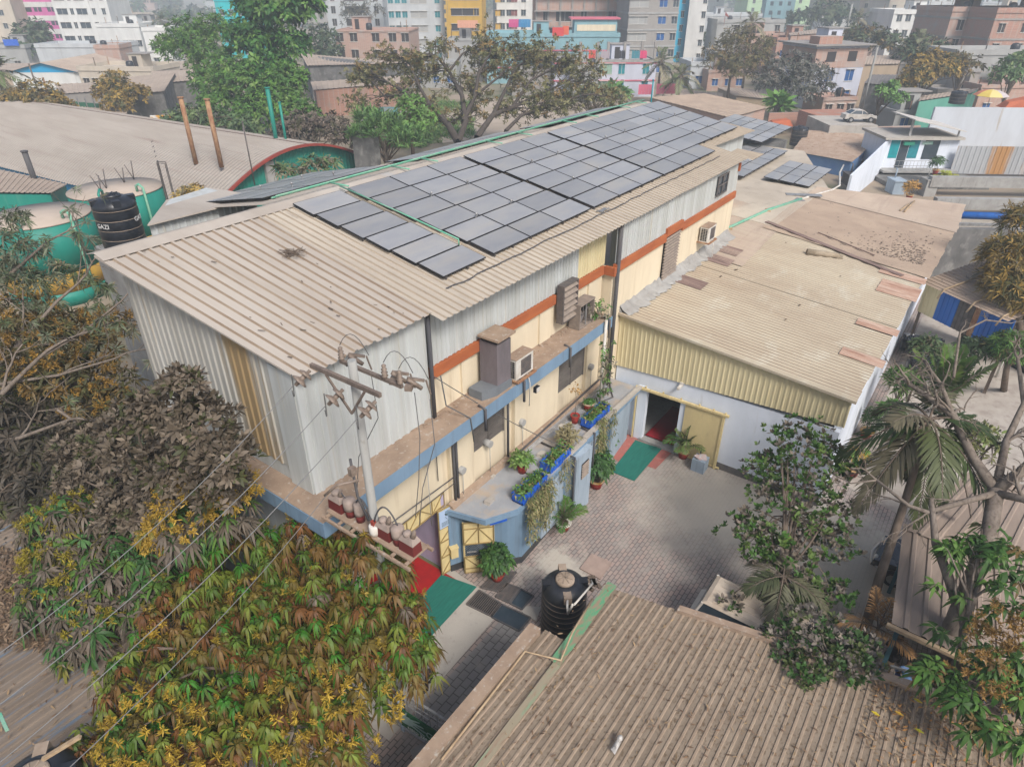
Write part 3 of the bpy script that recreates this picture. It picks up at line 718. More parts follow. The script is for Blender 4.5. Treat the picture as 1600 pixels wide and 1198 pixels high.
mb = MB(); mb.box((13.0, 9.98, 2.45), (.6, .03, .22), -.55); part('blue_tarp', mb, m_blueplastic, an)
# second gate leaf leaning open in front of the annexe
g1 = at(727, 894); g2 = at(772, 889); ux = g2-g1; ux[2] = 0; gw = np.linalg.norm(ux); ux /= gw
dl = thing('gate_leaf', 'cream steel gate leaf with mesh window standing open against the blue annexe', 'gate', (g1+g2)/2, None)
mb = MB(); uzv = np.array([0, 0, 1.]); H2 = 2.3
P, q = lattice(mb, g1+np.array([0, 0, .02]), ux, uzv, gw, .75, 2)
P2, q2 = lattice(mb, g1+np.array([0, 0, 1.35]), ux, uzv, gw, .95, 2)
for PP, hh in ((P, .75), (P2, .95)):
    for b in (0, hh): mb.bar(PP(0, b, q), PP(gw, b, q), .04, .03)
mb.bar(P(0, .2, q), P(gw, .2, q), .03, .025); mb.bar(P2(0, .68, q), P2(gw, .68, q), .03, .025)
mb.bar(P(gw/2, .2, q), P(0, .75, q), .03, .025); mb.bar(P(gw/2, .2, q), P(gw, .75, q), .03, .025)
mb.bar(P2(gw/2, .68, q), P2(0, 0, q), .03, .025); mb.bar(P2(gw/2, .68, q), P2(gw, 0, q), .03, .025)
part('panel', mb, [m_gateyel, m_gateline], dl)
mb = MB()
for a in (0, gw): mb.bar(g1+ux*a, g1+ux*a+np.array([0, 0, H2]), .05)
part('frame', mb, m_gateyel, dl)
mb = MB(); a0 = g1+np.array([0, 0, .77])
n = 11
for i in range(-n, n):
    for s in (1, -1):
        u0, u1 = i*gw/n, i*gw/n+s*.58
        lo, hi = (0, .58)
        pts = []
        for tt in np.linspace(0, 1, 9):
            u = u0+(u1-u0)*tt+ (gw*.5 if False else 0)
            if 0 <= u <= gw: pts.append((u, tt*.58))
        if len(pts) > 1:
            mb.bar(a0+ux*pts[0][0]+uzv*pts[0][1], a0+ux*pts[-1][0]+uzv*pts[-1][1], .012)
part('mesh_window', mb, m_pipe, dl)
mb = MB(); c0 = g1+ux*.05+np.array([0, 0, 1.05])-np.array([.05, .1, 0]); mb.bar(c0, c0+ux*.32, .04); part('bolt', mb, m_steel, dl)
mb = MB(); p = at(716, 868); mb.box((12.17, 11.27, .95), (.26, .2, .42), -.5); mb.box((12.17, 11.27, 1.18), (.3, .24, .04), -.5)
solo('post_box', mb, m_gateyel, 'cream metal box fixed to the wall between the two gate leaves', 'box')

# ================================================================== right hand shed
rs = thing('shed', 'wide low shed with dusty corrugated roof and a yellow over white front wall', 'shed', (30, 6, 0))
RX = 23.05
def zb(y): return 5.0 + .09*(y-1.9)
mb = MB()
for y0, y1, z0, z1 in ((9.62, 11.1, 0, 3.5), (7.98, 9.62, 2.62, 3.5), (2.0, 7.98, 0, 3.5)):
    mb.bb(RX, RX+.25, y0, y1, z0, z1)
mb.bb(RX+.251, 52, 2.0, 2.25, 0, 4.9)
part('wall', mb, m_white, rs)
mb = MB(); mb.bb(RX-.012, RX-.002, 1.99, 7.9, 0, .34); part('plinth', mb, M('dark_wet_plinth', (.10, .10, .105), (.15, .14, .13), (3, 3, 3)), rs)
mb = MB(); mb.bb(RX-.05, RX+.2, 9.55, 9.95, 0, 2.75); part('door_jamb', mb, m_white, rs); mb = MB(); mb.bb(RX-.05, RX+.2, 7.75, 8.02, 0, 2.62); part('door_jamb', mb, m_white, rs)
mb = MB(); mb.bb(27.5, 27.7, 2.3, 11, 0, 4); mb.bb(RX+.3, 27.6, 11.0, 11.1, 0, 4.5); mb.bb(RX+.26, 27.5, 4, 4.1, 0, 4); mb.bb(RX+.26, 27.5, 4.1, 11, 3.4, 3.45)
part('inner_wall', mb, m_interior, rs)
mb = MB(); mb.bb(RX+.05, 27.5, 4.1, 11, .0, .03); mb.bb(RX-.15, RX+.2, 7.95, 9.65, .0, .14); part('door_sill', mb, m_conc, rs)
A_ = (RX-.06, 11.25, 3.36); B_ = (RX-.06, 1.9, 3.8)
mb = MB(); mb.corr(A_, B_, (RX-.06, 1.9, zb(1.9)-.02), (RX-.06, 11.25, zb(11.25)-.02), .2, .02); part('cladding', mb, m_ysheet, rs)
mb = MB(); mb.bar((RX-.12, 10.05, 2.68), (RX-.12, 5.95, 2.72), .1, .1); mb.bar((RX-.1, 10.0, 0), (RX-.1, 10.0, 2.68), .06)
for y in (9.6, 8.8, 8.0, 7.2, 6.6, 6.1): mb.box((RX-.1, y, 2.79), (.06, .06, .08))
part('door_track', mb, m_gateyel, rs)
sd_ = MB(); sd_.bb(RX-.10, RX-.05, 6.2, 7.78, .15, 2.62); sdo = part('sliding_door', sd_, M('faded_yellow_door', (.58, .47, .24), (.50, .40, .21), (1.5, 1.5, .6), c3=(.42, .33, .19), sc3=(5, 5, 2), lo3=.6, hi3=.8), rs)
mb = MB(); mb.bb(RX-.14, RX-.05, 6.1, 6.2, 0, 2.66); mb.bb(RX-.13, RX-.06, 5.95, 7.78, .08, .14); part('door_edge', mb, m_gateyel, sdo)
mb = MB(); mb.box((RX-.25, 8.1, 3.38), (.3, .1, .1)); mb.box((RX-.05, 8.1, 3.45), (.12, .14, .2)); part('camera', mb, m_dirtwht, rs)
mb = MB(); mb.lathe((RX+.5, 8.9, 2.9), [(.02, 0), (.2, -.02), (.22, .03), (.02, .08)], 14); part('ceiling_lamp', mb, m_dirtwht, rs)
# roof in patches of different age
def rb(x, y, dz=0): return (x, y, zb(y)+dz)
mb = MB(); mb.groove = 1
mb.corr(rb(22.85, 1.78), rb(30.2, 1.7), rb(30.2, 11.2), rb(22.85, 11.3), .24, .04, 'sine', jit=.003, rows=3)
mb.corr(rb(30.15, 1.7, .006), rb(38.5, 1.6, .006), rb(38.5, 11.3, .006), rb(30.15, 11.2, .006), .24, .04, 'sine', jit=.004, rows=4)
part('roof', mb, [m_roof2, m_groove], rs)
mb = MB(); mb.groove = 1
mb.corr(rb(37.0, 1.45, .06), rb(46, 1.3, .06), rb(46, 10.0, .06), rb(37.8, 10.1, .06), .26, .045, 'sine', jit=.006, rows=4)
part('roof', mb, [m_roofbrown, m_groove], rs, 'browner older roof sheets')
mb = MB(); mb.corr(rb(45.9, 1.2, .1), rb(52.8, 1.45, .1), rb(48.5, 9.9, .1), rb(45.9, 10.0, .1), .2, .03, 'sine', jit=.008, rows=3)
part('roof', mb, m_rooffar, rs)
mb = MB(); mb.groove = 1; mb.corr(rb(31.5, 9.0, .035), rb(41.5, 9.4, .035), rb(41.5, 13.2, .035), rb(31.5, 11.3, .035), .18, .03, 'sine', jit=.004, rows=2)
part('roof', mb, m_rooffar, rs)
mb = MB(); mb.slab([rb(38.4, 9.6, .09), rb(49, 9.3, .09), rb(58, 13.4, .09), rb(58, 20.5, -.5), rb(36, 20.5, -.5), rb(38.4, 12, .09)], .12)
part('flat_roof', mb, M('dusty_flat_roof', (.47, .41, .33), (.38, .325, .26), (.3, .3, .3), c3=(.30, .26, .21), sc3=(1, 1, 1), lo3=.55, hi3=.72), rs)
mb = MB(); mb.prism([(39.8, 11.6), (58, 13.3), (58, 20), (39.8, 20)], 0, 5.2); mb.bb(45, 52, 2.3, 9.3, 0, 4.9); part('rear_wall', mb, m_conc, rs)
for nm, mt, lst in (('translucent_strip', m_roofdark, [(27.4, 28.42, 9.45, 11.28), (30.9, 31.95, 9.5, 11.4), (32.5, 33.6, 9.65, 11.5)]), ('rusty_sheet', m_roofrust, [(33.5, 35.3, 1.5, 3.25), (29.15, 29.85, 1.55, 3.2), (25.92, 26.65, 1.5, 3.1), (36.0, 36.9, 1.5, 3.6)])):
    for x0, x1, y0, y1 in lst:
        mb = MB(); mb.corr(rb(x0, y0, .052), rb(x1, y0, .052), rb(x1, y1, .052), rb(x0, y1, .052), .165, .03, 'sine'); part(nm, mb, mt, rs)
mb = MB(); mb.hexa([(22.9, 11.0, 5.75), (35, 11.0, 5.75), (35, 11.148, 5.75), (22.9, 11.148, 5.75)], [(22.9, 11.1, 6.0), (35, 11.1, 6.0), (35, 11.148, 6.12), (22.9, 11.148, 6.12)])
rr = random.Random(11)
nn = 60; prev = None
for i in range(nn+1):
    x = 22.9+12.2*i/nn; row = [(x, 11.146, 6.18+rr.uniform(-.05, .06)), (x, 10.95+rr.uniform(-.06, .06), 5.99), (x, 10.62+rr.uniform(-.14, .1), 5.85)]
    if prev: mb.poly([prev[0], prev[1], row[1], row[0]]); mb.poly([prev[1], prev[2], row[2], row[1]])
    prev = row
part('mortar_flashing', mb, m_conc, rs)
mb = MB(); mb.slab([rb(22.8, 11.3, .06), rb(22.8, 1.75, .06), rb(22.95, 1.75, .06), rb(22.95, 11.3, .06)], .1); part('rake_trim', mb, m_roof2, rs)
mb = MB(); mb.slab([rb(36.2, 2.6, .11), rb(36.5, 2.5, .11), rb(38.9, 10.1, .16), rb(38.6, 10.2, .16)], .03); mb.bar(rb(38.0, 4.2, .16), rb(39.2, 7.4, .16), .05); part('lap_trim', mb, m_roofdark, rs)
mb = MB(); mb.bar((38.9, 2.4, 4.4), (38.9, 2.2, 4.9), .3)
for x in (41, 44, 47): mb.box((x, 1.95, 4.6), (1.2, .25, .6))
part('eave_block', mb, M('blue_grey_block', (.12, .19, .26), (.2, .22, .22)), rs)
# things on that roof
pp = [CAM+ray(*q)*(((np.array([0, 1.9, 5.12])-CAM) @ np.array([0, -.09, 1]))/(ray(*q) @ np.array([0, -.09, 1]))) for q in [(1062, 402), (1110, 372), (1140, 355), (1200, 328), (1252, 311), (1278, 303), (1300, 297), (1312, 290), (1312, 270), (1318, 258)]]
mb = MB(); mb.tube(pp[:5], .085, 8); mb.m = 1; mb.tube(pp[4:], .06, 8)
for i in (1, 2, 3): mb.m = 2; mb.box(pp[i]-np.array([0, 0, .04]), (.5, .2, .12), .6)
solo('roof_pipe', mb, [m_greenpipe, m_dirtwht, m_wood], 'long green pipe laid on blocks across the low shed roof', 'pipe')
mb = MB(); c = rb(36.0, 6.5, .16); mb.tube([rb(35.7, 7.05, .15), rb(36.5, 5.6, .13)], [.17, .13], 10); mb.slab([rb(35.9, 7.0, .1), rb(36.3, 6.9, .1), rb(36.9, 5.5, .1), rb(36.4, 5.4, .1)], .05)
solo('sheet_roll', mb, M('old_canvas', (.32, .26, .19), (.25, .20, .14), (3, 3, 3)), 'rolled old canvas lying in the middle of the low shed roof', 'roll')
mb = MB(); mb.tube([rb(47.3, 4.3, .2), rb(50.3, 4.2, .2)], .06, 6); mb.tube([rb(47.4, 4.55, .18), rb(49.2, 4.35, .22)], .06, 6)
solo('bamboo_poles', mb, m_wood, 'two crossed bamboo poles on the far end of the low shed roof', 'poles')
for i, (q, w, l, r) in enumerate((((1245, 312), .8, 2.5, .5),)):
    p = pp[4]; mb = MB(); mb.box(p+np.array([.2, .9, -.02]), (2.4, .9, .04), .9); mb.box(p+np.array([.9, .1, .05]), (2.2, .5, .04), -1.1)
    solo('metal_offcut', mb, m_steel, 'two pale sheet offcuts lying under the green roof pipe', 'metal sheet')
rr = random.Random(9)
mb = MB()
for i in range(420):
    u = rr.gauss(0, 1); x = 38.6+abs(u)*2.0; y = 2.0+abs(rr.gauss(0, 1.6))
    mb.box(rb(x, y, .10), (rr.uniform(.03, .09), rr.uniform(.03, .12), .012), rr.uniform(0, 3))
for i in range(8): mb.box(rb(rr.uniform(26, 45), rr.uniform(2.5, 10.5), .07), (rr.uniform(.05, .2), rr.uniform(.03, .07), .02), rr.uniform(0, 3))
solo('roof_debris', mb, m_barkd, 'dark crumbs of litter strewn over the brown part of the shed roof', 'debris', kind='stuff')
z0 = lambda y: zb(y)+.1
array('small six-panel dusty solar array standing alone on the shed roof', 47.4, 13.2, 3, 3, .3, zf=z0, slope=.09, lift=.12, group='solar arrays on the low roofs behind')
array('four-panel-wide solar array tucked close behind the warehouse end', 46.0, 17.2, 5, 3, .3, zf=z0, slope=.09, lift=.12, group='solar arrays on the low roofs behind')
array('tilted solar array raised over the dark roof beyond the warehouse end', 54.5, 20.9, 4, 5, .3, tz=7.3, slope=.12, lift=.3, group='solar arrays on the low roofs behind')
mb = MB(); mb.bb(54.2, 62.5, 16, 20.5, 0, 6.0); solo('rear_shed', mb, m_cdark, 'dark low shed carrying the tilted solar array', 'shed')

# ================================================================== foreground roof (lower right)
fs = thing('shed', 'nearest shed roof, dusty ribbed sheets littered with dead leaves', 'shed', (8, 0, 0))
FZ = lambda x, y: 2.9+.03*(12.3-x)
def fp(x, y, dz=0): return (x, y, FZ(x, y)+dz)
m_rib = M('dusty_rib', (.29, .225, .165), (.24, .18, .13), (2, 2, 2), c3=(.19, .14, .10), sc3=(7, 7, 7), lo3=.55, hi3=.7)
mb = MB(); mb.groove = 1; mb.gidx = (2, 3, 4)
mb.corr(fp(-3, 5.35), fp(-3, -9), fp(15.2, -9), fp(12.3, 5.35), .2, .026, 'trap', jit=.004, rows=5)
part('roof', mb, [m_rooffg, m_rib], fs)
mb = MB(); mb.groove = 1; mb.gidx = (2, 3, 4); mb.corr(fp(-3, 6.15), fp(-3, 5.38), fp(9.95, 5.38), fp(9.95, 6.15), .2, .026, 'trap', jit=.004, rows=4); part('roof', mb, [m_rooffg, m_rib], fs)
mb = MB(); mb.bb(-3, 9.75, 6.16, 6.48, 2.85, 3.22); part('gutter_wall', mb, m_dustc, fs)
mb = MB(); mb.hexa([(12.75, 3.6, 2.5), (15.4, -9, 2.5), (15.2, -9, 2.5), (12.55, 3.6, 2.5)], [(12.75, 3.6, 3.02), (15.4, -9, 3.02), (15.2, -9, 3.02), (12.55, 3.6, 3.02)]); part('eave_wall', mb, m_dustc, fs)
mb = MB(); mb.prism([(-3, 6.4), (-3, -9), (14.9, -9), (12.2, 5.2), (9.8, 5.3), (9.7, 6.4)], 0, 2.6); part('wall', mb, m_conc, fs)
m_gsheet2 = M('green_plastic_sheet', (.09, .27, .14), (.15, .26, .15), (2, 8, 2), c3=(.25, .19, .13), sc3=(3, 10, 3), lo3=.48, hi3=.58)
mb = MB(); mb.slab([fp(9.2, 5.5, .10), fp(9.2, 5.2, .10), fp(12.35, 5.32, .10), fp(12.35, 5.6, .10)], .02); part('green_sheet', mb, m_gsheet2, fs)
mb = MB(); mb.slab([fp(4.5, 5.32, .09), fp(4.5, 5.12, .09), fp(9.2, 5.2, .09), fp(9.2, 5.4, .09)], .015); part('ridge_strip', mb, M('faded_green_strip', (.27, .23, .16), (.2, .27, .17), (.7, 5, 1), lo=.5, hi=.6, c3=(.25, .16, .11), sc3=(2, 9, 2)), fs)
def fgpt(x, y, dz=.09): return at(x, y, 3.05)+np.array([0, 0, dz])
mb = MB(); mb.tube([fgpt(690, 1190), fgpt(820, 1022, .12), fgpt(876, 1036, .12), fgpt(893, 1000, .3), at(926, 935, 3.0)], .028, 6)
solo('water_pipe', mb, m_wood, 'dusty pale water pipe bent across the nearest shed roof', 'pipe')
# fallen leaves on it
def litter(n, fn, cols, smin, smax, seed):
    r = np.random.default_rng(seed)
    C = np.array([fn(r) for _ in range(n)])
    a = r.uniform(0, 2*np.pi, n); el = r.uniform(-.35, .45, n)
    D = np.stack([np.cos(a)*np.cos(el), np.sin(a)*np.cos(el), np.sin(el)], 1)
    S = np.stack([-np.sin(a), np.cos(a), r.uniform(-.4, .4, n)], 1)
    L = r.uniform(smin, smax, n)
    c = np.array(cols)[r.integers(0, len(cols), n)]*r.uniform(.7, 1.3, (n, 1))
    return C, D, S, L, L*.28, r.uniform(-.2, .5, n), c

# ================================================================== low roof, bottom left
ls = thing('shed', 'low shed at lower left, grimy ribbed roof under the mango tree', 'shed', (2, 16, 0))
LZ = lambda x, y: 3.0
mb = MB(); mb.corr((-6, 22.5, 3.2), (-6, 10.6, 2.9), (5.6, 10.6, 2.9), (5.6, 22.5, 3.2), .2, .035, 'trap', jit=.005, rows=4); part('roof', mb, m_roofleft, ls)
mb = MB(); mb.bb(-6, 5.3, 11, 22.3, 0, 2.8); part('wall', mb, m_cdark, ls)

# ================================================================== water tanks
def tank(name, label, c, r, h, legs=0, rings=5, dusty=m_dustpl, writing=None, rz=0.0, group=None):
    t = thing(name, label, 'water tank', c, group)
    x, y, z = c
    prof = [(r*.98, 0)]
    for k in range(rings):
        z0 = h*.74*k/rings; z1 = h*.74*(k+1)/rings
        prof += [(r*.975, z0+.01), (r, z0+.05*h), (r, z1-.05*h), (r*.975, z1-.01)]
    prof += [(r, h*.76), (r*.97, h*.83), (r*.80, h*.905), (r*.55, h*.945)]
    mb = MB(); mb.lathe(c, prof, 30); part('barrel', mb, m_black, t)
    mb = MB(); mb.m = 0
    mb.lathe((x, y, z+h*.93), [(r*.42, 0), (r*.42, h*.05), (r*.36, h*.062), (r*.05, h*.07)], 20)
    for k in range(4): mb.box((x, y, z+h*1.0), (r*.68, r*.035, h*.015), rz+k*math.pi/4)
    part('lid', mb, dusty, t)
    for k in range(4):
        a = rz+k*math.pi/2+.4
        mb = MB(); mb.m = 0
        mb.box((x+r*.68*math.cos(a), y+r*.68*math.sin(a), z+h*.875), (r*.62, r*.34, h*.12), a)
        part('lug', mb, m_black if k % 2 else dusty, t)
    mb = MB()
    for k in range(rings): mb.lathe((x, y, z+h*.74*(k+1)/rings-.012), [(r*.985, 0), (r*.995, .012), (r*.985, .024)], 30, cap=False)
    part('hoop', mb, m_dustpl, t)
    return t
def text(parent, s, loc, rot, size, mat, name='lettering', org=None, extr=.004):
    cu = bpy.data.curves.new('lettering', 'FONT'); cu.body = s; cu.size = size; cu.extrude = extr; cu.align_x = 'CENTER'; cu.align_y = 'CENTER'
    o = bpy.data.objects.new('tmp', cu); COL.objects.link(o)
    dg = bpy.context.evaluated_depsgraph_get(); me = bpy.data.meshes.new_from_object(o.evaluated_get(dg))
    bpy.data.objects.remove(o); me.materials.clear(); me.materials.append(mat)
    o = bpy.data.objects.new(name, me); COL.objects.link(o)
    o.parent = parent; o.location = tuple(np.asarray(loc, float)-ORG[parent]); o.rotation_euler = rot; ORG[o] = ORG[parent]
    return o
def wrap_text(parent, s, c, r, zc, ang, size, mat, extr=.006):
    o = text(parent, s, (0, 0, 0), (0, 0, 0), size, mat, extr=extr)
    me = o.data; n = len(me.vertices); co = np.empty(n*3); me.vertices.foreach_get('co', co); co = co.reshape(-1, 3)
    a = ang+co[:, 0]/r
    new = np.stack([c[0]+(r+co[:, 2])*np.cos(a), c[1]+(r+co[:, 2])*np.sin(a), zc+co[:, 1]], 1)-ORG[parent]
    me.vertices.foreach_set('co', new.ravel()); me.update(); o.location = (0, 0, 0); o.rotation_euler = (0, 0, 0)
    return o
m_letter = M('white_lettering', (.62, .62, .60), rough=.6)
tk = tank('water_tank', 'black ribbed water tank with dusty lid standing in the paved yard', (12.45, 7.05, .0), .70, 2.15, rings=7, rz=.3)
mb = MB(); mb.tube([(11.95, 6.65, 1.95), (11.7, 6.5, 1.95), (11.68, 6.45, 1.7), (11.1, 6.0, 2.95)], .035, 6); mb.tube([(12.9, 6.4, 2.05), (12.6, 6.2, 2.3), (11.1, 5.95, 2.98)], .03, 6)
part('feed_pipe', mb, m_dirtwht, tk)
c2 = np.array([11.6, 28.2, 8.25]); c2 = dp(197, 382, 29.5)
t2 = tank('water_tank', 'black water tank with white lettering beside the green oil tanks', tuple(c2), .88, 2.25, rings=4, dusty=m_black, rz=.9)
va = math.atan2(-c2[1], -c2[0])
wrap_text(t2, 'GAZI', c2, .885, c2[2]+1.05, va-.85, .27, m_letter); wrap_text(t2, 'GAZI', c2, .885, c2[2]+1.2, va+1.1, .27, m_letter)
mb = MB(); mb.box((c2[0], c2[1], c2[2]/2-.01), (1.9, 1.9, c2[2]-.02)); part('stand', mb, m_conc, t2)
c3 = dp(52, 1215, 12.6)
t3 = tank('water_tank', 'dust caked water tank at the lower left corner of the picture', (c3[0], c3[1], c3[2]-1.6), .72, 1.75, rings=4, rz=.55)
wrap_text(t3, 'GAZI', (c3[0], c3[1]), .725, c3[2]-1.6+.95, math.atan2(-c3[1], -c3[0])+.5, .3, m_letter)
mb = MB(); mb.box((c3[0], c3[1], (c3[2]-1.6)/2-.01), (1.2, 1.2, c3[2]-1.64)); part('stand', mb, m_conc, t3)
mb = MB(); q0 = dp(70, 1190, 12.6)+np.array([0, 0, .1]); q1 = dp(125, 1150, 12.5); mb.bar(q0, q1, .07); part('rail', mb, m_wood, t3)
mb = MB(); mb.bar(dp(0, 1115, 13.2), dp(11, 1140, 12.9), .06); solo('water_pipe', mb, m_greenpipe, 'short green pipe by the dust caked tank at lower left', 'pipe')
# ================================================================== mats and yard furniture
def mat_from_px(px, z, mt, label, name='mat', cat='mat', th=.012):
    q = [at(x, y, z) for x, y in px]; mb = MB(); mb.slab(q, th); return solo(name, mb, mt, label, cat)
mat_from_px([(605, 990), (690, 897), (745, 916), (640, 1030)], .045, m_matg, 'green mat on the ground beside the bright red carpet at the lattice gate')
mb = MB(); mb.bb(8.8, 11.9, 10.9, 13.5, .02, .04); solo('carpet', mb, m_matr, 'bright red carpet running in through the lattice gate', 'carpet')
mat_from_px([(993, 687), (1034, 701), (991, 751), (955, 736)], .045, m_matg, 'green mat on worn red paving before the yellow sliding door')
mb = MB(); mb.bb(23.3, 26.2, 7.98, 9.5, .145, .16); solo('carpet', mb, m_matr2, 'dark red carpet inside the doorway of the yellow sliding door', 'carpet')
# drain grates
def grate(px, label, solid=False, n=14):
    q = [at(x, y, .03) for x, y in px]
    mb = MB(); mb.slab([p-np.array([0, 0, .004]) for p in q], .01); mb.m = 1
    for a, b in ((0, 1), (1, 2), (2, 3), (3, 0)): mb.bar(q[a]+[0, 0, .02], q[b]+[0, 0, .02], .05, .03)
    if not solid:
        for i in range(1, n):
            t = i/n; mb.bar(q[0]*(1-t)+q[1]*t+[0, 0, .02], q[3]*(1-t)+q[2]*t+[0, 0, .02], .025, .02)
    solo('drain_grate', mb, [m_dark if not solid else m_glassd, m_dsteel if not solid else m_pipe], label, 'grate', group='drain covers in the yard')
grate([(749, 922), (783, 943), (768, 963), (729, 944)], 'rusty barred drain grate at the edge of the green mat')
grate([(793, 912), (812, 919), (795, 942), (774, 932)], 'barred drain grate with pale steel rim, farther from the mat')
grate([(814, 920), (834, 931), (816, 952), (797, 943)], 'smooth dark drain cover beside the pale rimmed grate', True)
grate([(784, 944), (829, 965), (811, 986), (768, 964)], 'large smooth dark drain cover nearest the dusty roof', True)
grate([(778, 893), (807, 894), (783, 925), (751, 918)], 'brown barred drain grate under the red potted shrub')
mb = MB(); mb.slab([at(x, y, .07) for x, y in [(924, 864), (956, 878), (938, 904), (906, 887)]], .06); solo('paving_slab', mb, M('pinkish_slab', (.36, .27, .225), (.30, .225, .19), (3, 3, 3)), 'square pinkish stone slab lying behind the yard water tank', 'slab')
mb = MB(); mb.slab([at(x, y, .03) for x, y in [(640, 1172), (668, 1155), (690, 1170), (655, 1205)]], .02); solo('drain_cover', mb, m_conc, 'pale stained drain cover below the hand sign', 'cover')
mb = MB(); mb.slab([at(x, y, .05) for x, y in [(822, 945), (845, 948), (838, 970), (815, 955)]], .04); solo('paving_slab', mb, m_concl, 'cracked pale slab between the drain covers and the yard tank', 'slab')
rr = random.Random(21)
mb = MB()
for i in range(7): mb.box(at(925+rr.uniform(-12, 14), 912+rr.uniform(-6, 8), .06), (rr.uniform(.2, .5), .12, .06), rr.uniform(0, 3))
solo('broken_bricks', mb, m_barkd, 'broken brown bricks behind the yard water tank', 'bricks')

# ================================================================== leaves engine
LEAF = {}
def leafcloud(name, parts_, parent=None, mats=None, th=None, labelkw=None):
    C = np.concatenate([p[0] for p in parts_]); D = np.concatenate([p[1] for p in parts_]); S = np.concatenate([p[2] for p in parts_])
    L = np.concatenate([p[3] for p in parts_])[:, None]; Wd = np.concatenate([p[4] for p in parts_])[:, None]
    dr = np.concatenate([p[5] for p in parts_])[:, None]; c = np.concatenate([p[6] for p in parts_]); tipc = np.concatenate([p[7] if len(p) > 7 else p[6] for p in parts_])
    n = len(C); dn = np.array([0, 0, -1.0])
    nrm = np.cross(D, S)
    V = np.empty((n, 6, 3))
    V[:, 0] = C
    V[:, 1] = C+D*L*.38+S*Wd*.5+dn*dr*L*.14
    V[:, 2] = C+D*L*.38-S*Wd*.5+dn*dr*L*.14
    V[:, 3] = C+D*L*.74+S*Wd*.34+dn*dr*L*.5
    V[:, 4] = C+D*L*.74-S*Wd*.34+dn*dr*L*.5
    V[:, 5] = C+D*L+dn*dr*L*.95
    org = ORG[parent] if parent is not None else np.zeros(3)
    V -= org
    T = np.array([[0, 2, 1], [1, 2, 4], [1, 4, 3], [3, 4, 5]])
    F = (np.arange(n)[:, None, None]*6+T[None]).reshape(-1, 3)
    me = bpy.data.meshes.new(name)
    me.vertices.add(n*6); me.vertices.foreach_set('co', V.reshape(-1))
    me.loops.add(len(F)*3); me.loops.foreach_set('vertex_index', F.reshape(-1).astype(np.int32))
    me.polygons.add(len(F)); me.polygons.foreach_set('loop_start', np.arange(0, len(F)*3, 3, dtype=np.int32))
    at_ = me.attributes.new('col', 'FLOAT_COLOR', 'POINT')
    cc = np.ones((n, 6, 4)); cc[:, :, :3] = np.clip(c, 0, 1)[:, None, :]; cc[:, 3:, :3] = np.clip(tipc, 0, 1)[:, None, :]
    at_.data.foreach_set('color', cc.reshape(-1).astype(np.float32))
    me.materials.append(m_leaf); me.update(calc_edges=True); me.validate()
    o = bpy.data.objects.new(name, me); COL.objects.link(o)
    if parent is not None: o.parent = parent; ORG[o] = org
    return o
def unit(v): return v/np.maximum(np.linalg.norm(v, axis=-1, keepdims=True), 1e-9)
def rosettes(P, axis, n, L, Wd, spread, droop, cols, r, jit=.25, lj=.3):
    """n leaves radiating about axis at every point; spread 0 = along axis, 1 = flat, >1 = backwards"""
    k = len(P); axis = unit(axis)
    ref = np.where(np.abs(axis[:, 2:3]) < .9, np.array([[0, 0, 1.]]), np.array([[1., 0, 0]]))
    u = unit(np.cross(axis, ref)); w = np.cross(axis, u)
    ph = r.uniform(0, 6.28, (k, 1)); a = ph+np.arange(n)[None]*2.4+r.normal(0, .25, (k, n))
    sp = (spread*(.55+.6*np.arange(n)/max(n-1, 1)))[None]*math.pi/2+r.normal(0, jit, (k, n))
    rad = u[:, None]*np.cos(a)[..., None]+w[:, None]*np.sin(a)[..., None]
    D = unit(axis[:, None]*np.cos(sp)[..., None]+rad*np.sin(sp)[..., None])
    S = unit(np.cross(D, axis[:, None]+r.normal(0, .25, (k, n, 3))))
    Ls = L*(1+r.uniform(-lj, lj, (k, n)))*r.uniform(.8, 1.15, (k, 1))
    C = np.repeat(P[:, None], n, 1)+D*.02
    c = np.repeat(cols[:, None], n, 1)*r.uniform(.72, 1.28, (k, n, 1))
    f = lambda x: x.reshape(-1, *x.shape[2:])
    return f(C), f(D), f(S), f(Ls), f(Ls*Wd/L), np.full(k*n, droop)*r.uniform(.6, 1.3, k*n), f(c)
def pick(pal, n, r):
    w = np.array([p[1] for p in pal], float); w /= w.sum()
    i = r.choice(len(pal), n, p=w)
    return np.array([p[0] for p in pal])[i]*r.uniform(.82, 1.18, (n, 1))
def sample(lobes, n, r, inner=.55, flat=0.0):
    vol = np.array([l[1][0]*l[1][1]+l[1][0]*l[1][2]+l[1][1]*l[1][2] for l in lobes]); idx = r.choice(len(lobes), n, p=vol/vol.sum())
    d = unit(r.normal(size=(n, 3))); d[:, 2] = np.where(d[:, 2] < -.35, -d[:, 2]*.6, d[:, 2]); d = unit(d)
    rad = inner+(1-inner)*np.sqrt(r.uniform(0, 1, n))
    c = np.array([l[0] for l in lobes])[idx]; R = np.array([l[1] for l in lobes])[idx]
    bump = 1+.13*np.sin(d[:, 0]*7+idx)*np.sin(d[:, 1]*6+2*idx)
    return c+d*R*(rad*bump)[:, None], unit(d/R), idx
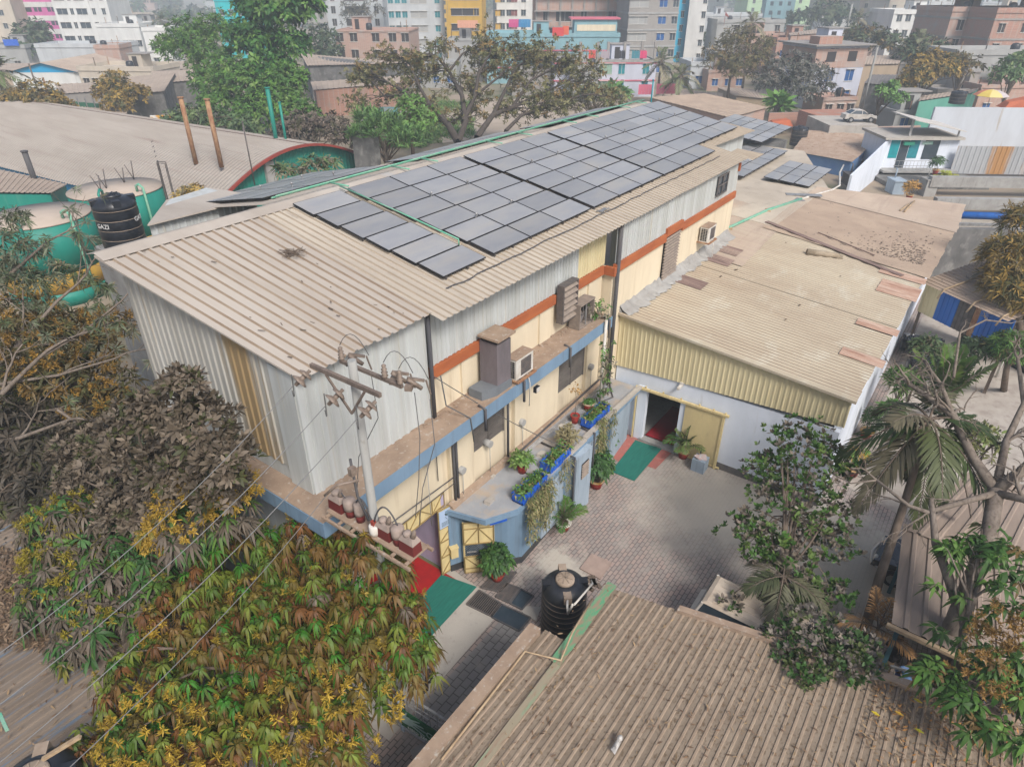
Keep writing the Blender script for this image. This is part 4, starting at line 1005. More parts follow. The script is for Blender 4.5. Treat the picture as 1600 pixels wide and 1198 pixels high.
def limb_mesh(base, tops, pts, r0, r1, r, mat, parent, name='trunk', nl=14, wig=.25, thick=.35):
    mb = MB(); base = np.asarray(base, float); tops = [np.asarray(t, float) for t in tops]
    prev = base; path = [base]+tops
    k = len(path); mb.tube(path, [r0+(r1-r0)*i/(k-1) for i in range(k)], 9)
    sel = r.choice(len(pts), min(nl, len(pts)), replace=False)
    for i in sel:
        p = np.asarray(pts[i]); tt = r.uniform(.45, 1.0)*(k-1); j = min(int(tt), k-2); a = path[j]+(path[j+1]-path[j])*(tt-j)
        m1 = a*.6+p*.4+np.array([0, 0, .12*np.linalg.norm(p-a)])+r.normal(0, wig*.3, 3)
        m2 = a*.25+p*.75+np.array([0, 0, .1*np.linalg.norm(p-a)])+r.normal(0, wig*.3, 3)
        ra = (r0+(r1-r0)*tt/(k-1))*thick+.01
        mb.tube([a, m1, m2, p], [ra, ra*.7, ra*.42, ra*.15], 5, cap=False)
    return part(name, mb, mat, parent)
def A3(p): return np.asarray(p, float)
def pot(label, c, r=.3, h=.4, mat=None, rim=None, name='potted_plant', group='potted plants', cat='potted plant'):
    t = thing(name, label, cat, c, group)
    mb = MB(); mb.lathe(c, [(r*.7, 0), (r*.86, h*.5), (r*.98, h*.8)], 18); part('pot', mb, mat or m_terra, t)
    mb = MB(); mb.lathe(c, [(r*.99, h*.8), (r*1.1, h*.82), (r*1.1, h), (r*.98, h), (r*.95, h*.9)], 18); part('rim', mb, rim or m_potrim, t)
    mb = MB(); mb.lathe(c, [(r*.96, h*.86), (r*.5, h*.93), (.01, h*.94)], 16, cap=False); part('soil', mb, m_soil, t)
    return t
def bush(parent, c, rad, n, style, pal, seed, L=.14, Wd=.05, name='foliage', spread=.9, droop=.4, k=7):
    r = np.random.default_rng(seed)
    P, ax, _ = sample([(A3(c), rad)], n, r, .3)
    leafcloud(name, [rosettes(P, ax*.6+[0, 0, .6], k, L, Wd, spread, droop, pick(pal, n, r), r)], parent)
    mb = MB(); b = A3(c)-[0, 0, rad[2]*1.3]
    for i in range(6): mb.tube([b+r.normal(0, .02, 3), b*.5+P[i]*.5+r.normal(0, .03, 3), P[i]], [.018, .012, .005], 5, cap=False)
    part('stem', mb, m_barkd, parent)
def frond(mb, B, az, el, Lf, droop, r, nl=18, ll=.35, lw=.035, cols=None, vee=.5, back=False):
    """arching palm frond: rachis tube into mb, returns leaflet arrays"""
    d = np.array([math.cos(az)*math.cos(el), math.sin(az)*math.cos(el), math.sin(el)])
    side = np.array([-math.sin(az), math.cos(az), 0.])
    ts = np.linspace(0, 1, 9); pts = [B+d*Lf*t+np.array([0, 0, -1.])*droop*Lf*t*t for t in ts]
    mb.tube(pts, [.03*Lf/2*(1-.85*t)+.004 for t in ts], 5, cap=False)
    tl = np.repeat(np.linspace(.16, .99, nl), 2); sg = np.tile([1, -1], nl)
    C = B+d*Lf*tl[:, None]+np.array([0, 0, -1.])*droop*Lf*(tl**2)[:, None]
    tan = unit(d*Lf+np.array([0, 0, -1.])*droop*Lf*2*tl[:, None])
    upv = unit(np.cross(tan, np.cross(np.array([0, 0, 1.]), tan)+1e-6)); sd_ = unit(np.cross(tan, np.array([[0, 0, 1.]])) + side*.001)
    nr = unit(np.cross(sd_, tan))
    D = unit(sd_*sg[:, None]*(.85-.35*tl[:, None])+tan*(.45+.5*tl[:, None])+nr*vee*.35+r.normal(0, .06, (2*nl, 3)))
    S = unit(np.cross(D, nr)); LL = ll*np.sin(np.pi*np.clip(tl*.8+.2, 0, 1))**.7*r.uniform(.85, 1.1, 2*nl)
    c = np.repeat(np.asarray(cols, float)[None], 2*nl, 0)*r.uniform(.75, 1.25, (2*nl, 1))
    return C, D, S, LL+.03, np.full(2*nl, lw), r.uniform(.25, .6, 2*nl), c
def palm(parent, top, n, Lf, cols, seed, nl=18, ll=.4, lw=.04, el=(.2, 1.2), droop=(.35, .7), az=None, name='crown', stem=m_barkd, vee=.5):
    r = np.random.default_rng(seed); mb = MB(); arr = []
    for i in range(n):
        a = (az[i] if az is not None else i*2.4+r.uniform(-.3, .3)); e = el[1]-(el[1]-el[0])*i/max(n-1, 1)+r.uniform(-.1, .1)
        c = cols[r.integers(0, len(cols))]
        arr.append(frond(mb, A3(top), a, e, Lf*r.uniform(.85, 1.1), r.uniform(*droop), r, nl, ll, lw, c, vee))
    o = leafcloud(name, arr, parent); ro = part('rachis', mb, stem, parent); ro.parent = o; return o
G1 = (.05, .115, .025); G2 = (.085, .17, .035); G3 = (.03, .075, .02); G4 = (.13, .20, .05); DUSTG = (.15, .135, .10); YEL = (.42, .27, .05); BRN = (.20, .105, .045)

# ---- pots on the ground
t = pot('potted areca palm with a yellow rimmed red pot before the sliding door', at(1067, 714, .02), .26, .42, rim=m_potrim)
palm(t, at(1067, 714)+[0, 0, .45], 18, 1.75, [G1, (.07, .12, .03), (.10, .14, .04)], 3, nl=22, ll=.36, lw=.04, el=(.85, 1.5), droop=(.3, .75))
t = pot('potted palm with spilling fronds in a whitish pot along the annexe wall', at(880, 826, .02), .27, .36, mat=m_terra, rim=m_dirtwht)
palm(t, at(880, 826)+[0, 0, .45], 15, 1.35, [G1, G2, (.09, .15, .03)], 5, nl=18, ll=.33, lw=.04, el=(.5, 1.4), droop=(.2, .55))
t = pot('dark leafy potted shrub in a red and yellow pot beside the annexe door', at(931, 760, .02), .3, .42)
bush(t, at(931, 760)+[0, 0, 1.15], (.6, .6, .62), 120, '', [(G3, 3), (G1, 1)], 7, L=.24, Wd=.09, droop=.6)
t = pot('dark leafy potted shrub in a plain red pot before the open gate leaf', at(777, 905, .02), .24, .34, rim=m_terra)
bush(t, at(777, 905)+[0, 0, .95], (.5, .5, .5), 90, '', [(G3, 2), (G1, 2)], 9, L=.24, Wd=.1, droop=.6)
t = pot('small potted plant beside the blue recessed annexe door', at(953, 705, .02), .2, .3, mat=m_blueplastic)
bush(t, at(953, 705)+[0, 0, .6], (.25, .25, .25), 30, '', [(G1, 2), (G2, 1)], 10, L=.18)
for i, (px, py, sd2, lab) in enumerate([(1330, 742, 11, 'yellow leaved potted croton at the right corner of the white wall'), (1352, 683, 12, 'dark red pot with small plant farther along the shed side wall'), (1420, 735, 14, 'potted shrub by the low roof under the bare tree')]):
    c = at(px, py, .03); t = pot(lab, c, .28, .4); bush(t, c+[0, 0, .95], (.5, .5, .55), 60, '', [(YEL, 2), (G2, 2)] if i != 1 else [(G1, 1)], sd2, L=.2)
# bin / grey planter next to sliding door
t = thing('planter_box', 'grey blue square bin with papers on top by the sliding door', 'bin', at(1092, 733))
c = at(1092, 733); mb = MB(); mb.box(c+[0, 0, .3], (.52, .55, .6)); part('body', mb, m_bluelt, t)
mb = MB(); mb.box(c+[.05, -.05, .63], (.4, .3, .05), .4); mb.box(c+[-.1, .12, .68], (.25, .2, .04), 1.2); part('papers', mb, M('pink_paper', (.55, .36, .33), (.5, .5, .5), (9, 9, 9)), t)
mb = MB(); mb.tube([c+[.2, .1, .6], c+[.22, .12, .95]], .03, 6); part('handle', mb, m_black, t)
# ---- things on the annexe roof
ATZ = AT+.214
def planter(px, az_len, lab, seed, hang=0, L=1.35):
    c = at(*px, ATZ); t = thing('planter_box', lab, 'planter', c, 'blue planters on the annexe roof')
    mb = MB(); w, h = .42, .36
    for k in range(7):
        mb.box(c+[-L/2+L*(k+.5)/7, -w/2, h/2], (L/7-.05, .05, h)); mb.box(c+[-L/2+L*(k+.5)/7, w/2, h/2], (L/7-.05, .05, h))
    mb.box(c+[0, 0, .03], (L, w, .05)); mb.bb(c[0]-L/2, c[0]-L/2+.04, c[1]-w/2, c[1]+w/2, ATZ, ATZ+h); mb.bb(c[0]+L/2-.04, c[0]+L/2, c[1]-w/2, c[1]+w/2, ATZ, ATZ+h)
    for s in (-1, 1): mb.box(c+[0, s*w/2, h-.04], (L, .07, .06)); mb.box(c+[0, s*w/2, .08], (L, .06, .06))
    part('trough', mb, m_blueplastic, t)
    mb = MB(); mb.box(c+[0, 0, .24], (L-.08, w-.06, .06)); part('soil', mb, m_soil, t)
    r = np.random.default_rng(seed); n = 90
    P = c+np.stack([r.uniform(-L/2, L/2, n), r.uniform(-.22, .22, n), r.uniform(.28, .5, n)], 1)
    arr = [rosettes(P, np.tile([[0, 0, 1.]], (n, 1))+r.normal(0, .4, (n, 3)), 5, .16, .05, .8, .6, pick([(G2, 3), (G1, 2), ((.2, .17, .06), 1)], n, r), r)]
    leafcloud('foliage', arr, t)
    if hang:
        for s in range(hang):
            x0 = c+[r.uniform(-L*.45, L*.5), -w/2, .3]; Lh = r.uniform(.6, 2.0)
            m = int(26*Lh); tt = r.uniform(0, 1, m)
            P = x0+np.stack([r.normal(0, .07, m)+.12*np.sin(tt*4+s), -.18-.1*tt+r.normal(0, .05, m), -Lh*tt], 1)
            arr2 = rosettes(P, np.tile([[0, -.5, -.5]], (m, 1))+r.normal(0, .5, (m, 3)), 4, .13, .028, .9, .7, pick([((.20, .18, .085), 3), ((.12, .15, .05), 2), ((.26, .22, .10), 1)], m, r), r)
            arr.append(arr2)
        leafcloud('trailing_vine', arr[1:], t)
planter((828, 768), 0, 'blue planter box with long trailing vines at the annexe roof edge', 31, 22, 1.45)
planter((868, 722), 0, 'blue planter box full of green plants in the middle of the annexe roof', 32, 3, 1.35)
planter((930, 655), 0, 'blue planter box with yellowish climbers farthest along the annexe roof', 33, 14, 1.5)
for i, (q, r0, lab, pal, kind) in enumerate([((816, 737), .2, 'red pot with a sprawling pale green plant near the front of the annexe roof', [(G2, 2), (G4, 2)], 0), ((887, 697), .19, 'red pot with sparse dry stems in the middle of the annexe roof', [((.22, .19, .1), 2)], 0),
      ((898, 660), .17, 'red pot with a thin bare stem on the annexe roof', [((.3, .17, .05), 1)], 1), ((919, 640), .22, 'red pot with short green grass, farthest on the annexe roof', [(G1, 1)], 2)]):
    c = at(*q, ATZ); t = pot(lab, c, r0, .36, rim=m_terra if i != 3 else M('pale_pot_rim', (.45, .3, .22)), group='potted plants on the annexe roof')
    if kind == 1:
        mb = MB(); mb.tube([c+[0, 0, .3], c+[.02, 0, .9], c+[.1, .1, 1.5]], .012, 5); part('stem', mb, m_barkd, t)
        r = np.random.default_rng(40); P = c+[.1, .1, 1.5]+r.normal(0, .12, (9, 3)); leafcloud('foliage', [rosettes(P, r.normal(0, 1, (9, 3)), 4, .13, .05, .8, .3, pick(pal, 9, r), r)], t)
    else:
        bush(t, c+[0, 0, .55 if kind == 0 else .38], (.4, .4, .32) if kind == 0 else (.18, .18, .08), 42 if kind == 0 else 30, '', pal, 41+i, L=.2 if kind == 0 else .1, Wd=.07)
for i, (q, s, lab) in enumerate([((765, 784), .3, 'loose grey brick lying at the front end of the annexe roof'), ((846, 711), .3, 'pale broken block among cables on the annexe roof'), ((872, 683), .3, 'pale block between two red pots on the annexe roof'), ((770, 745), .18, 'small grey stone by the wall edge of the annexe roof'), ((877, 667), .24, 'grey stone by the pipes on the annexe roof')]):
    c = at(*q, ATZ); mb = MB(); mb.hexa([c+np.array([a*s*.6, b*s*.4, 0]) for a, b in ((-1, -1), (1, -.8), (.9, 1), (-1, .9))], [c+np.array([a*s*.5, b*s*.36, s*.4]) for a, b in ((-.9, -1), (1, -.9), (.8, .8), (-1, 1))])
    solo('loose_brick', mb, m_concl, lab, 'brick', group='loose stones on the annexe roof')
# wall climbing weed by the corner
t = thing('climbing_weed', 'weeds rooted in the blue ledge, trailing down the white downpipe', 'plant', (20.5, 10.5, 3))
r = np.random.default_rng(55); n = 90; P = np.stack([r.normal(20.6, .22, n), r.normal(10.42, .1, n), np.concatenate([r.uniform(3.2, 5.6, n-30), r.uniform(6.5, 7.2, 30)])], 1); P[-30:, 1] = r.normal(10.95, .2, 30)
leafcloud('foliage', [rosettes(P, r.normal(0, 1, (n, 3))+[0, -.4, .2], 6, .15, .07, .8, .4, pick([(G1, 2), (DUSTG, 3), (G2, 1)], n, r), r)], t)
mb = MB(); mb.tube([(20.75, 10.95, 6.5), (20.7, 10.4, 6.5), (20.6, 10.42, 5), (20.65, 10.42, 3.2)], .015, 5); part('stem', mb, m_barkd, t)

# ================================================================== power pole with transformers
pb = A3([7.2, 9.0, 0]); pt = thing('power_pole', 'white concrete power pole carrying insulators and a transformer platform', 'utility pole', pb)
m_pole = M('white_concrete_pole', (.31, .31, .295), (.25, .245, .23), (3, 3, .5), c3=(.16, .145, .12), sc3=(12, 12, 5), lo3=.6, hi3=.8)
mb = MB(); mb.tube([pb, pb+[0, 0, 5.5], pb+[0, 0, 11.35]], [.115, .105, .085], 14); part('shaft', mb, m_pole, pt)
m_rustarm = M('dusty_brown_steel', (.12, .095, .08), (.18, .14, .115), (6, 6, 6)); m_ins = M('dusty_brown_porcelain', (.15, .115, .092), (.24, .19, .155), (9, 9, 9), rough=.5)
a0 = aty(502, 558, 9.9); a0 = dp(503, 559, np.dot(pb+[0, 0, 10.9]-CAM, FW)); 
az_ = 10.98
mb = MB(); mb.bb(7.02-.035, 7.02+.035, 8.1, 10.05, az_-.045, az_+.045); mb.bar((7.0, 8.5, az_-.05), (7.02, 9.0, az_-.75), .04); mb.bar((7.0, 9.6, az_-.05), (7.02, 9.0, az_-.75), .04); part('crossarm', mb, m_rustarm, pt)
mb = MB(); mb.bb(7.4-.035, 7.4+.035, 7.9, 9.6, az_+.04, az_+.11); part('crossarm', mb, m_rustarm, pt)
def insul(name, p, d, s=1.0):
    d = A3(d)/np.linalg.norm(d); p = A3(p); mb = MB()
    pts = []; rs = []
    for k, (u, r0) in enumerate([(0, .03), (.06, .03), (.065, .07), (.10, .13), (.115, .13), (.12, .045), (.2, .045), (.205, .07), (.25, .15), (.27, .15), (.275, .04), (.36, .03)]):
        pts.append(p+d*u*s); rs.append(r0*s)
    mb.tube(pts, rs, 12); return part(name, mb, m_ins, pt)
wdir = A3([-1.0, .35, -.38])
att = [A3([6.97, 10.0, az_-.02]), A3([6.97, 9.05, az_-.12]), A3([6.97, 8.15, az_-.05])]
for a in att: insul('strain_insulator', a+[-.03, 0, -.05], wdir+[0, 0, -.35], 1.15)
for y in (9.55, 8.35, 7.95):
    p = A3([7.4, y, az_+.11])
    mb = MB(); pts, rs = [], []
    for u, r0 in ((0, .05), (.05, .09), (.07, .05), (.12, .085), (.14, .045), (.19, .075), (.21, .04), (.27, .06), (.3, .02)): pts.append(p+[0, 0, u]); rs.append(r0*.8)
    mb.tube(pts, rs, 10); part('pin_insulator', mb, m_ins, pt)
    mb = MB(); mb.tube([p+[.1, -.1, .1], p+[.3, -.25, -.15]], .045, 8); mb.bar(p+[.1, -.1, .12], p+[.34, -.3, .02], .05); mb.bar(p+[.36, -.32, .03], p+[.42, -.36, -.3], .025); mb.box(p+[.15, -.1, -.06], (.3, .14, .1), .5); part('cutout_fuse', mb, m_rustarm if y > 9 else m_ins, pt)
# dropper loops
def arc3(a, b, h, n=8):
    a, b = A3(a), A3(b); return [a*(1-t)+b*t+[0, 0, h*4*t*(1-t)] for t in np.linspace(0, 1, n)]
mb = MB()
for y in (9.55, 8.35, 7.95): mb.tube(arc3((7.4, y, az_+.44), (7.8, y-.35, az_+.15), .35), .008, 4)
for a in att: mb.tube(arc3(a+[-.45, .1, -.35], a+[-.3, .25, -.1], -.3), .012, 4)
part('jumper_wire', mb, m_wire, pt)
PZ = 7.0
mb = MB(); mb.bb(6.98, 7.5, 7.72, 10.4, PZ-.05, PZ-.002)
for k in range(7): mb.bb(6.88, 7.6, 7.76+k*.42, 7.82+k*.42, PZ-.1, PZ-.052)
mb.bb(6.84, 6.9, 7.65, 10.45, PZ-.17, PZ-.102); mb.bb(7.56, 7.62, 7.65, 10.45, PZ-.17, PZ-.102); part('platform', mb, m_dustc, pt)
m_maroon = M('maroon_transformer', (.13, .022, .02), (.10, .018, .016)); m_dtop = M('dusty_transformer_top', (.32, .255, .22), (.25, .2, .17), (5, 5, 5))
def ct(y, x=7.22):
    s = .68; fz = lambda q: [(x+(a-x)*s, y+(b-y)*s, PZ+(c-PZ)*s) for a, b, c in q]
    mb = MB(); mb.hexa(fz([(x-.2, y-.32, PZ), (x+.2, y-.32, PZ), (x+.2, y+.32, PZ), (x-.2, y+.32, PZ)]), fz([(x-.18, y-.3, PZ+.42), (x+.18, y-.3, PZ+.42), (x+.18, y+.3, PZ+.42), (x-.18, y+.3, PZ+.42)]))
    o = part('transformer', mb, m_maroon, pt)
    mb = MB(); mb.hexa(fz([(x-.2, y-.32, PZ+.421), (x+.2, y-.32, PZ+.421), (x+.2, y+.32, PZ+.421), (x-.2, y+.32, PZ+.421)]), fz([(x-.12, y-.22, PZ+.62), (x+.12, y-.22, PZ+.62), (x+.12, y+.2, PZ+.62), (x-.12, y+.2, PZ+.62)]))
    mb.lathe((x, y+.05, PZ+.4), [(.1, 0), (.095, .08), (.04, .11)], 12); q = part('top', mb, m_dtop, pt); q.parent = o
    mb = MB(); mb.tube([(x, y-.1, PZ+.4), (x, y-.14, PZ+.5), (x, y-.17, PZ+.63)], [.06, .055, .035], 10); q = part('bushing', mb, m_ins, pt); q.parent = o
def vt(y, x=7.22, r=.15, h=.44):
    mb = MB(); mb.lathe((x, y, PZ), [(r*.8, 0), (r*.8, .2)], 16); o = part('transformer', mb, m_maroon, pt)
    mb = MB(); mb.lathe((x, y, PZ), [(r*.95, .2), (r, .3), (r, h), (r*.85, h+.03), (r*.2, h+.05)], 16); q = part('drum', mb, m_dtop, pt); q.parent = o
ct(10.22); vt(9.82); vt(9.5, 7.22, .125, .5); ct(8.68); vt(8.3); ct(7.95)
mb = MB(); mb.lathe((7.1, 8.92, PZ), [(.1, 0), (.12, .08), (.12, .26), (.1, .28)], 14); part('cable_box', mb, m_dirtwht, pt)
mb = MB(); mb.box((7.1, 8.92, PZ+.34), (.09, .09, .12)); part('terminal', mb, m_red, pt)
mb = MB(); mb.tube(arc3((7.1, 8.9, PZ+.35), (7.25, 8.3, PZ+.45), .5, 12), .02, 6); mb.tube(arc3((7.1, 8.95, PZ+.35), (7.2, 9.55, PZ+.5), .35, 12), .02, 6); mb.tube(arc3((7.2, 10.05, PZ+.6), (7.2, 9.85, PZ+.45), -.03, 8), .014, 6)
mb.tube([(7.0, 9.25, 9.0), (7.02, 9.22, 8.0), (7.05, 9.0, PZ+.4)], .03, 6); part('cable', mb, m_pipe, pt)
mb = MB(); mb.tube([(6.95, 9.0, 8.6), (6.6, 9.3, 8.55), (6.4, 9.5, 8.3)], .03, 5); mb.box((6.95, 9.18, 8.75), (.14, .12, .2)); part('clamp', mb, m_ins, pt)
mb = MB()
for (x, y, x2, y2) in ((7.8, 8.0, 7.5, 8.0), (7.8, 7.6, 7.35, 7.75), (7.8, 9.2, 7.3, 9.6)):
    mb.tube([(x, y, az_-.3), (x+.04, y, 9.6), (x2+.2, y2, 8.6), (x2, y2, PZ+.7)], .012, 4)
part('dropper_wire', mb, m_wire, pt)
# incoming lines (each a wire of its own)
ends = [((-8, 640+330),), ]
for i, (a, q, lab) in enumerate(((att[0], (0, 694), 'uppermost overhead wire from the pole to the left edge'), (att[1], (0, 738), 'middle overhead wire from the pole to the left edge'), (att[2], (0, 862), 'lowest of the three pole wires to the left edge'))):
    s = a+unit(wdir+[0, 0, -.35])*.5
    tgt = {0: (0, 905+100), 1: (0, 1090-20), 2: (0, 1093)}[i]
    e = dp({0: 0, 1: 0, 2: 0}[i], {0: 1005, 1: 1085, 2: 1175}[i], {0: 10.5, 1: 10.2, 2: 9.6}[i])
    v = e-s; e = s+v*1.15
    pts = [s*(1-t)+e*t+[0, 0, -.35*4*t*(1-t)] for t in np.linspace(0, 1, 16)]
    mb = MB(); mb.tube(pts, .0085, 5); solo('power_line', mb, m_wireL, lab, 'wire', group='overhead wires from the pole')
s = A3([6.45, 9.45, 8.35]); e = s+(dp(100, 1198, 9.0)-s)*1.1
mb = MB(); mb.tube([s*(1-t)+e*t+[0, 0, -.25*4*t*(1-t)] for t in np.linspace(0, 1, 14)], .008, 5); solo('power_line', mb, m_wireL, 'lower stay wire running from the pole clamp down across the mango tree', 'wire', group='overhead wires from the pole')
s = A3([11.95, 11.4, 7.9]); e = A3([16.9, 9.6, 3.1]); mb = MB(); mb.tube([s*(1-t)+e*t+[0, 0, -.15*4*t*(1-t)] for t in np.linspace(0, 1, 12)], .014, 5); mb.tube([(12.1, 11.3, 7.9), (12.15, 11.2, 6.9), (12.5, 10.58, 6.5), (12.6, 10.56, 5.6)], .022, 5)
solo('cable', mb, m_wire, 'black cable slung from the orange band down to the annexe roof', 'cable')

# ================================================================== sliding fence gate with the hand sign
fg = thing('barrier_gate', 'white barred gate panel carrying a green sign with a pale hand', 'gate', at(660, 1150))
gA = at(580, 1106, .0); gB = at(735, 1209, 0)
gd = gB-gA; gd[2] = 0; gl = np.linalg.norm(gd); gd /= gl
mb = MB()
for z in (.12, 1.75): mb.bar(gA+[0, 0, z], gB+[0, 0, z], .06)
for z in (1.5, 1.3): mb.bar(gA+[0, 0, z], gB+[0, 0, z], .02)
for i in range(15): mb.bar(gA+gd*gl*i/14+[0, 0, .12], gA+gd*gl*i/14+[0, 0, 1.75], .018)
part('rail', mb, m_steel, fg)
mb = MB(); mb.bar(gA+gd*gl*.35+[0, 0, 0], gA+gd*gl*.35+[0, 0, 1.3], .1); part('post', mb, m_bluelt, fg)
nv = np.array([gd[1], -gd[0], 0]); nv = nv if nv @ (CAM-gA) > 0 else -nv
m_signg = M('dark_green_sign', (.008, .085, .03), (.006, .065, .025)); m_hand = M('pale_teal_print', (.27, .36, .33), (.22, .31, .29))
s0 = gA+gd*gl*.36+nv*.05; sw = gl*.62
mb = MB(); mb.hexa([s0+[0, 0, .38], s0+gd*sw+[0, 0, .38], s0+gd*sw+nv*.03+[0, 0, .38], s0+nv*.03+[0, 0, .38]], [s0+[0, 0, 1.12], s0+gd*sw+[0, 0, 1.12], s0+gd*sw+nv*.03+[0, 0, 1.12], s0+nv*.03+[0, 0, 1.12]]); sgn = part('sign_board', mb, m_signg, fg)
def S2(u, v, o=.034): return s0+gd*u+nv*o+np.array([0, 0, .38+v])
mb = MB()
def strip(pts, o=.034): mb.hexa([S2(u, v, o) for u, v in pts], [S2(u, v, o+.008) for u, v in pts])
strip([(.0, .52), (.0, .22), (.10, .2), (.30, .22), (.42, .30), (.40, .52), (.30, .58), (.12, .54)])
for (u0, v0, u1, v1, w) in ((.16, .54, .24, .73, .035), (.36, .52, .66, .66, .032), (.40, .46, .78, .52, .034), (.40, .40, .84, .38, .034), (.36, .30, .8, .2, .036)):
    d_ = np.array([u1-u0, v1-v0]); d_ /= np.linalg.norm(d_); n_ = np.array([-d_[1], d_[0]])*w
    strip([(u0-n_[0], v0-n_[1]), (u1-n_[0]*.6, v1-n_[1]*.6), (u1+d_[0]*.03, v1+d_[1]*.03), (u1+n_[0]*.6, v1+n_[1]*.6), (u0+n_[0], v0+n_[1])], .035)
strip([(1.12, .30), (1.2, .2), (1.36, .24), (1.42, .4), (1.34, .52), (1.2, .54), (1.12, .44)])
strip([(1.2, .57), (1.3, .55), (1.28, .68), (1.2, .66)])
ho = part('hand_print', mb, m_hand, fg); ho.parent = sgn
ang = math.atan2(gd[1], gd[0])
def stext(s, u, v, size, mt):
    o = text(fg, s, S2(u, v, .036), (math.pi/2, 0, ang), size, mt); o.parent = sgn; return o
stext('G', .98, .34, .34, m_hand); stext('NEED ZERO', .62, .075, .15, m_letter)

# ================================================================== vehicles
def car(label, name, c, rz, body, w=1.7, l=4.1, h=1.45, van=False, roofmat=None, cat='car', bump=None):
    t = thing(name, label, cat, (0, 0, 0))
    def sect(pts):  # list of (y, z, halfwidth)
        return pts
    mb = MB(); hw = w/2
    if van: prof = [(l*.5, .45, .8), (l*.49, .95, .86), (l*.42, 1.1, .9), (-l*.49, 1.1, .92), (-l*.5, .45, .9)]
    else: prof = [(l*.5, .42, .8), (l*.485, .72, .86), (l*.2, .95, .92), (-l*.36, 1.0, .92), (-l*.49, .9, .86), (-l*.5, .42, .82)]
    n = len(prof)
    L_ = [(-hw*k, y, z) for y, z, k in prof]; R_ = [(hw*k, y, z) for y, z, k in prof]
    mb.poly(L_[::-1]); mb.poly(R_)
    for i in range(n):
        j = (i+1) % n; mb.poly([L_[i], L_[j], R_[j], R_[i]])
    part('body', mb, body, t)
    z0 = 1.12 if van else .97; y0, y1, y2, y3 = (l*.45, l*.39, -l*.46, -l*.49) if van else (l*.2, l*.04, -l*.22, -l*.38)
    zt = h
    mb = MB(); mb.hexa([(-hw*.9, y0, z0), (hw*.9, y0, z0), (hw*.9, y3, z0), (-hw*.9, y3, z0)], [(-hw*.78, y1, zt-.04), (hw*.78, y1, zt-.04), (hw*.78, y2, zt-.04), (-hw*.78, y2, zt-.04)]); part('window', mb, m_glassd, t)
    mb = MB(); mb.hexa([(-hw*.8, y1+.03, zt-.04), (hw*.8, y1+.03, zt-.04), (hw*.8, y2-.03, zt-.04), (-hw*.8, y2-.03, zt-.04)], [(-hw*.7, y1-.1, zt+.03), (hw*.7, y1-.1, zt+.03), (hw*.7, y2+.05, zt+.03), (-hw*.7, y2+.05, zt+.03)])
    if van:
        for k in range(5): mb.bb(-hw*.6+k*hw*.3-.04, -hw*.6+k*hw*.3+.04, y2+.3, y1-.25, zt+.03, zt+.045)
    part('roof', mb, roofmat or body, t)
    mb = MB()
    for s in (-1, 1):
        mb.bar((s*hw*.9, y0, z0), (s*hw*.79, y1, zt-.03), .07); mb.bar((s*hw*.9, y3, z0), (s*hw*.79, y2, zt-.03), .07); mb.bar((s*hw*.905, 0, z0), (s*hw*.79, 0, zt-.03), .06)
    part('pillar', mb, body, t)
    for sx in (-1, 1):
        for sy in (l*.31, -l*.31):
            mb = MB(); mb.tube([(sx*(hw-.2), sy, .31), (sx*(hw+.0), sy, .31)], .31, 16); wo = part('wheel', mb, m_black, t)
            mb = MB(); mb.tube([(sx*(hw+.0), sy, .31), (sx*(hw+.015), sy, .31)], .18, 12); q = part('rim', mb, m_steel, t); q.parent = wo
    for s in (-1, 1):
        mb = MB(); mb.ball((s*hw*.62, l*.478, .66), (.17, .09, .10)); part('headlight', mb, m_dirtwht, t)
        mb = MB(); mb.box((s*(hw+.08), y0-.05, z0+.08), (.14, .09, .14)); part('mirror', mb, m_black, t)
    mb = MB(); mb.tube([(-hw*.86, l*.40, .45), (-hw*.7, l*.5, .45), (0, l*.525, .45), (hw*.7, l*.5, .45), (hw*.86, l*.40, .45)], .05, 6); part('bumper', mb, bump or m_black, t)
    t.location = tuple(c); t.rotation_euler = (0, 0, rz); return t
m_vanw = M('dusty_white_car_paint', (.52, .49, .45), (.42, .38, .33), (2, 2, 2), rough=.4, spec=.5); m_carb = M('black_car_paint', (.02, .02, .026), (.03, .03, .04), rough=.25, spec=.6)
m_vanr = M('dust_covered_car_roof', (.47, .40, .32), (.39, .32, .25), (2, 2, 2), rough=.7)
car('dusty white van parked behind the nearest roof', 'parked_van', (14.85, 1.75, .03), 0.0, m_vanw, 1.6, 4.2, 1.9, van=True, roofmat=m_vanr, cat='van')
car('black car with white bumper nosing out from under the ribbed shelter roof', 'parked_car', (21.05, -2.35, .03), -.06, m_carb, 1.72, 4.0, 1.45, bump=m_dirtwht)

# ================================================================== shelter with people (right)
sh = thing('shelter', 'open sided shelter with dusty ribbed roof at the right edge', 'shelter', (18, -4, 0))
mb = MB(); mb.corr((15.75, -1.2, 2.75), (15.75, -8.5, 2.55), (20.6, -8.0, 2.85), (20.0, -.75, 2.95), .42, .045, 'trap', rows=3, jit=.004); part('roof', mb, M('greyish_dusty_sheet', (.30, .235, .19), (.235, .185, .15), (.4, 2, 1), c3=(.20, .16, .13), sc3=(.6, 9, 1), lo3=.54, hi3=.7), sh)
mb = MB(); mb.corr(at(1416, 828, 3.0), at(1660, 915, 2.95), at(1690, 775, 3.05), at(1512, 738, 3.05), .42, .045, 'trap', rows=2, jit=.004); part('roof', mb, MC['greyish_dusty_sheet'], sh)
mb = MB(); mb.bar((15.7, -1.1, 2.68), (15.7, -8.5, 2.5), .12, .1); part('beam', mb, m_wood, sh)
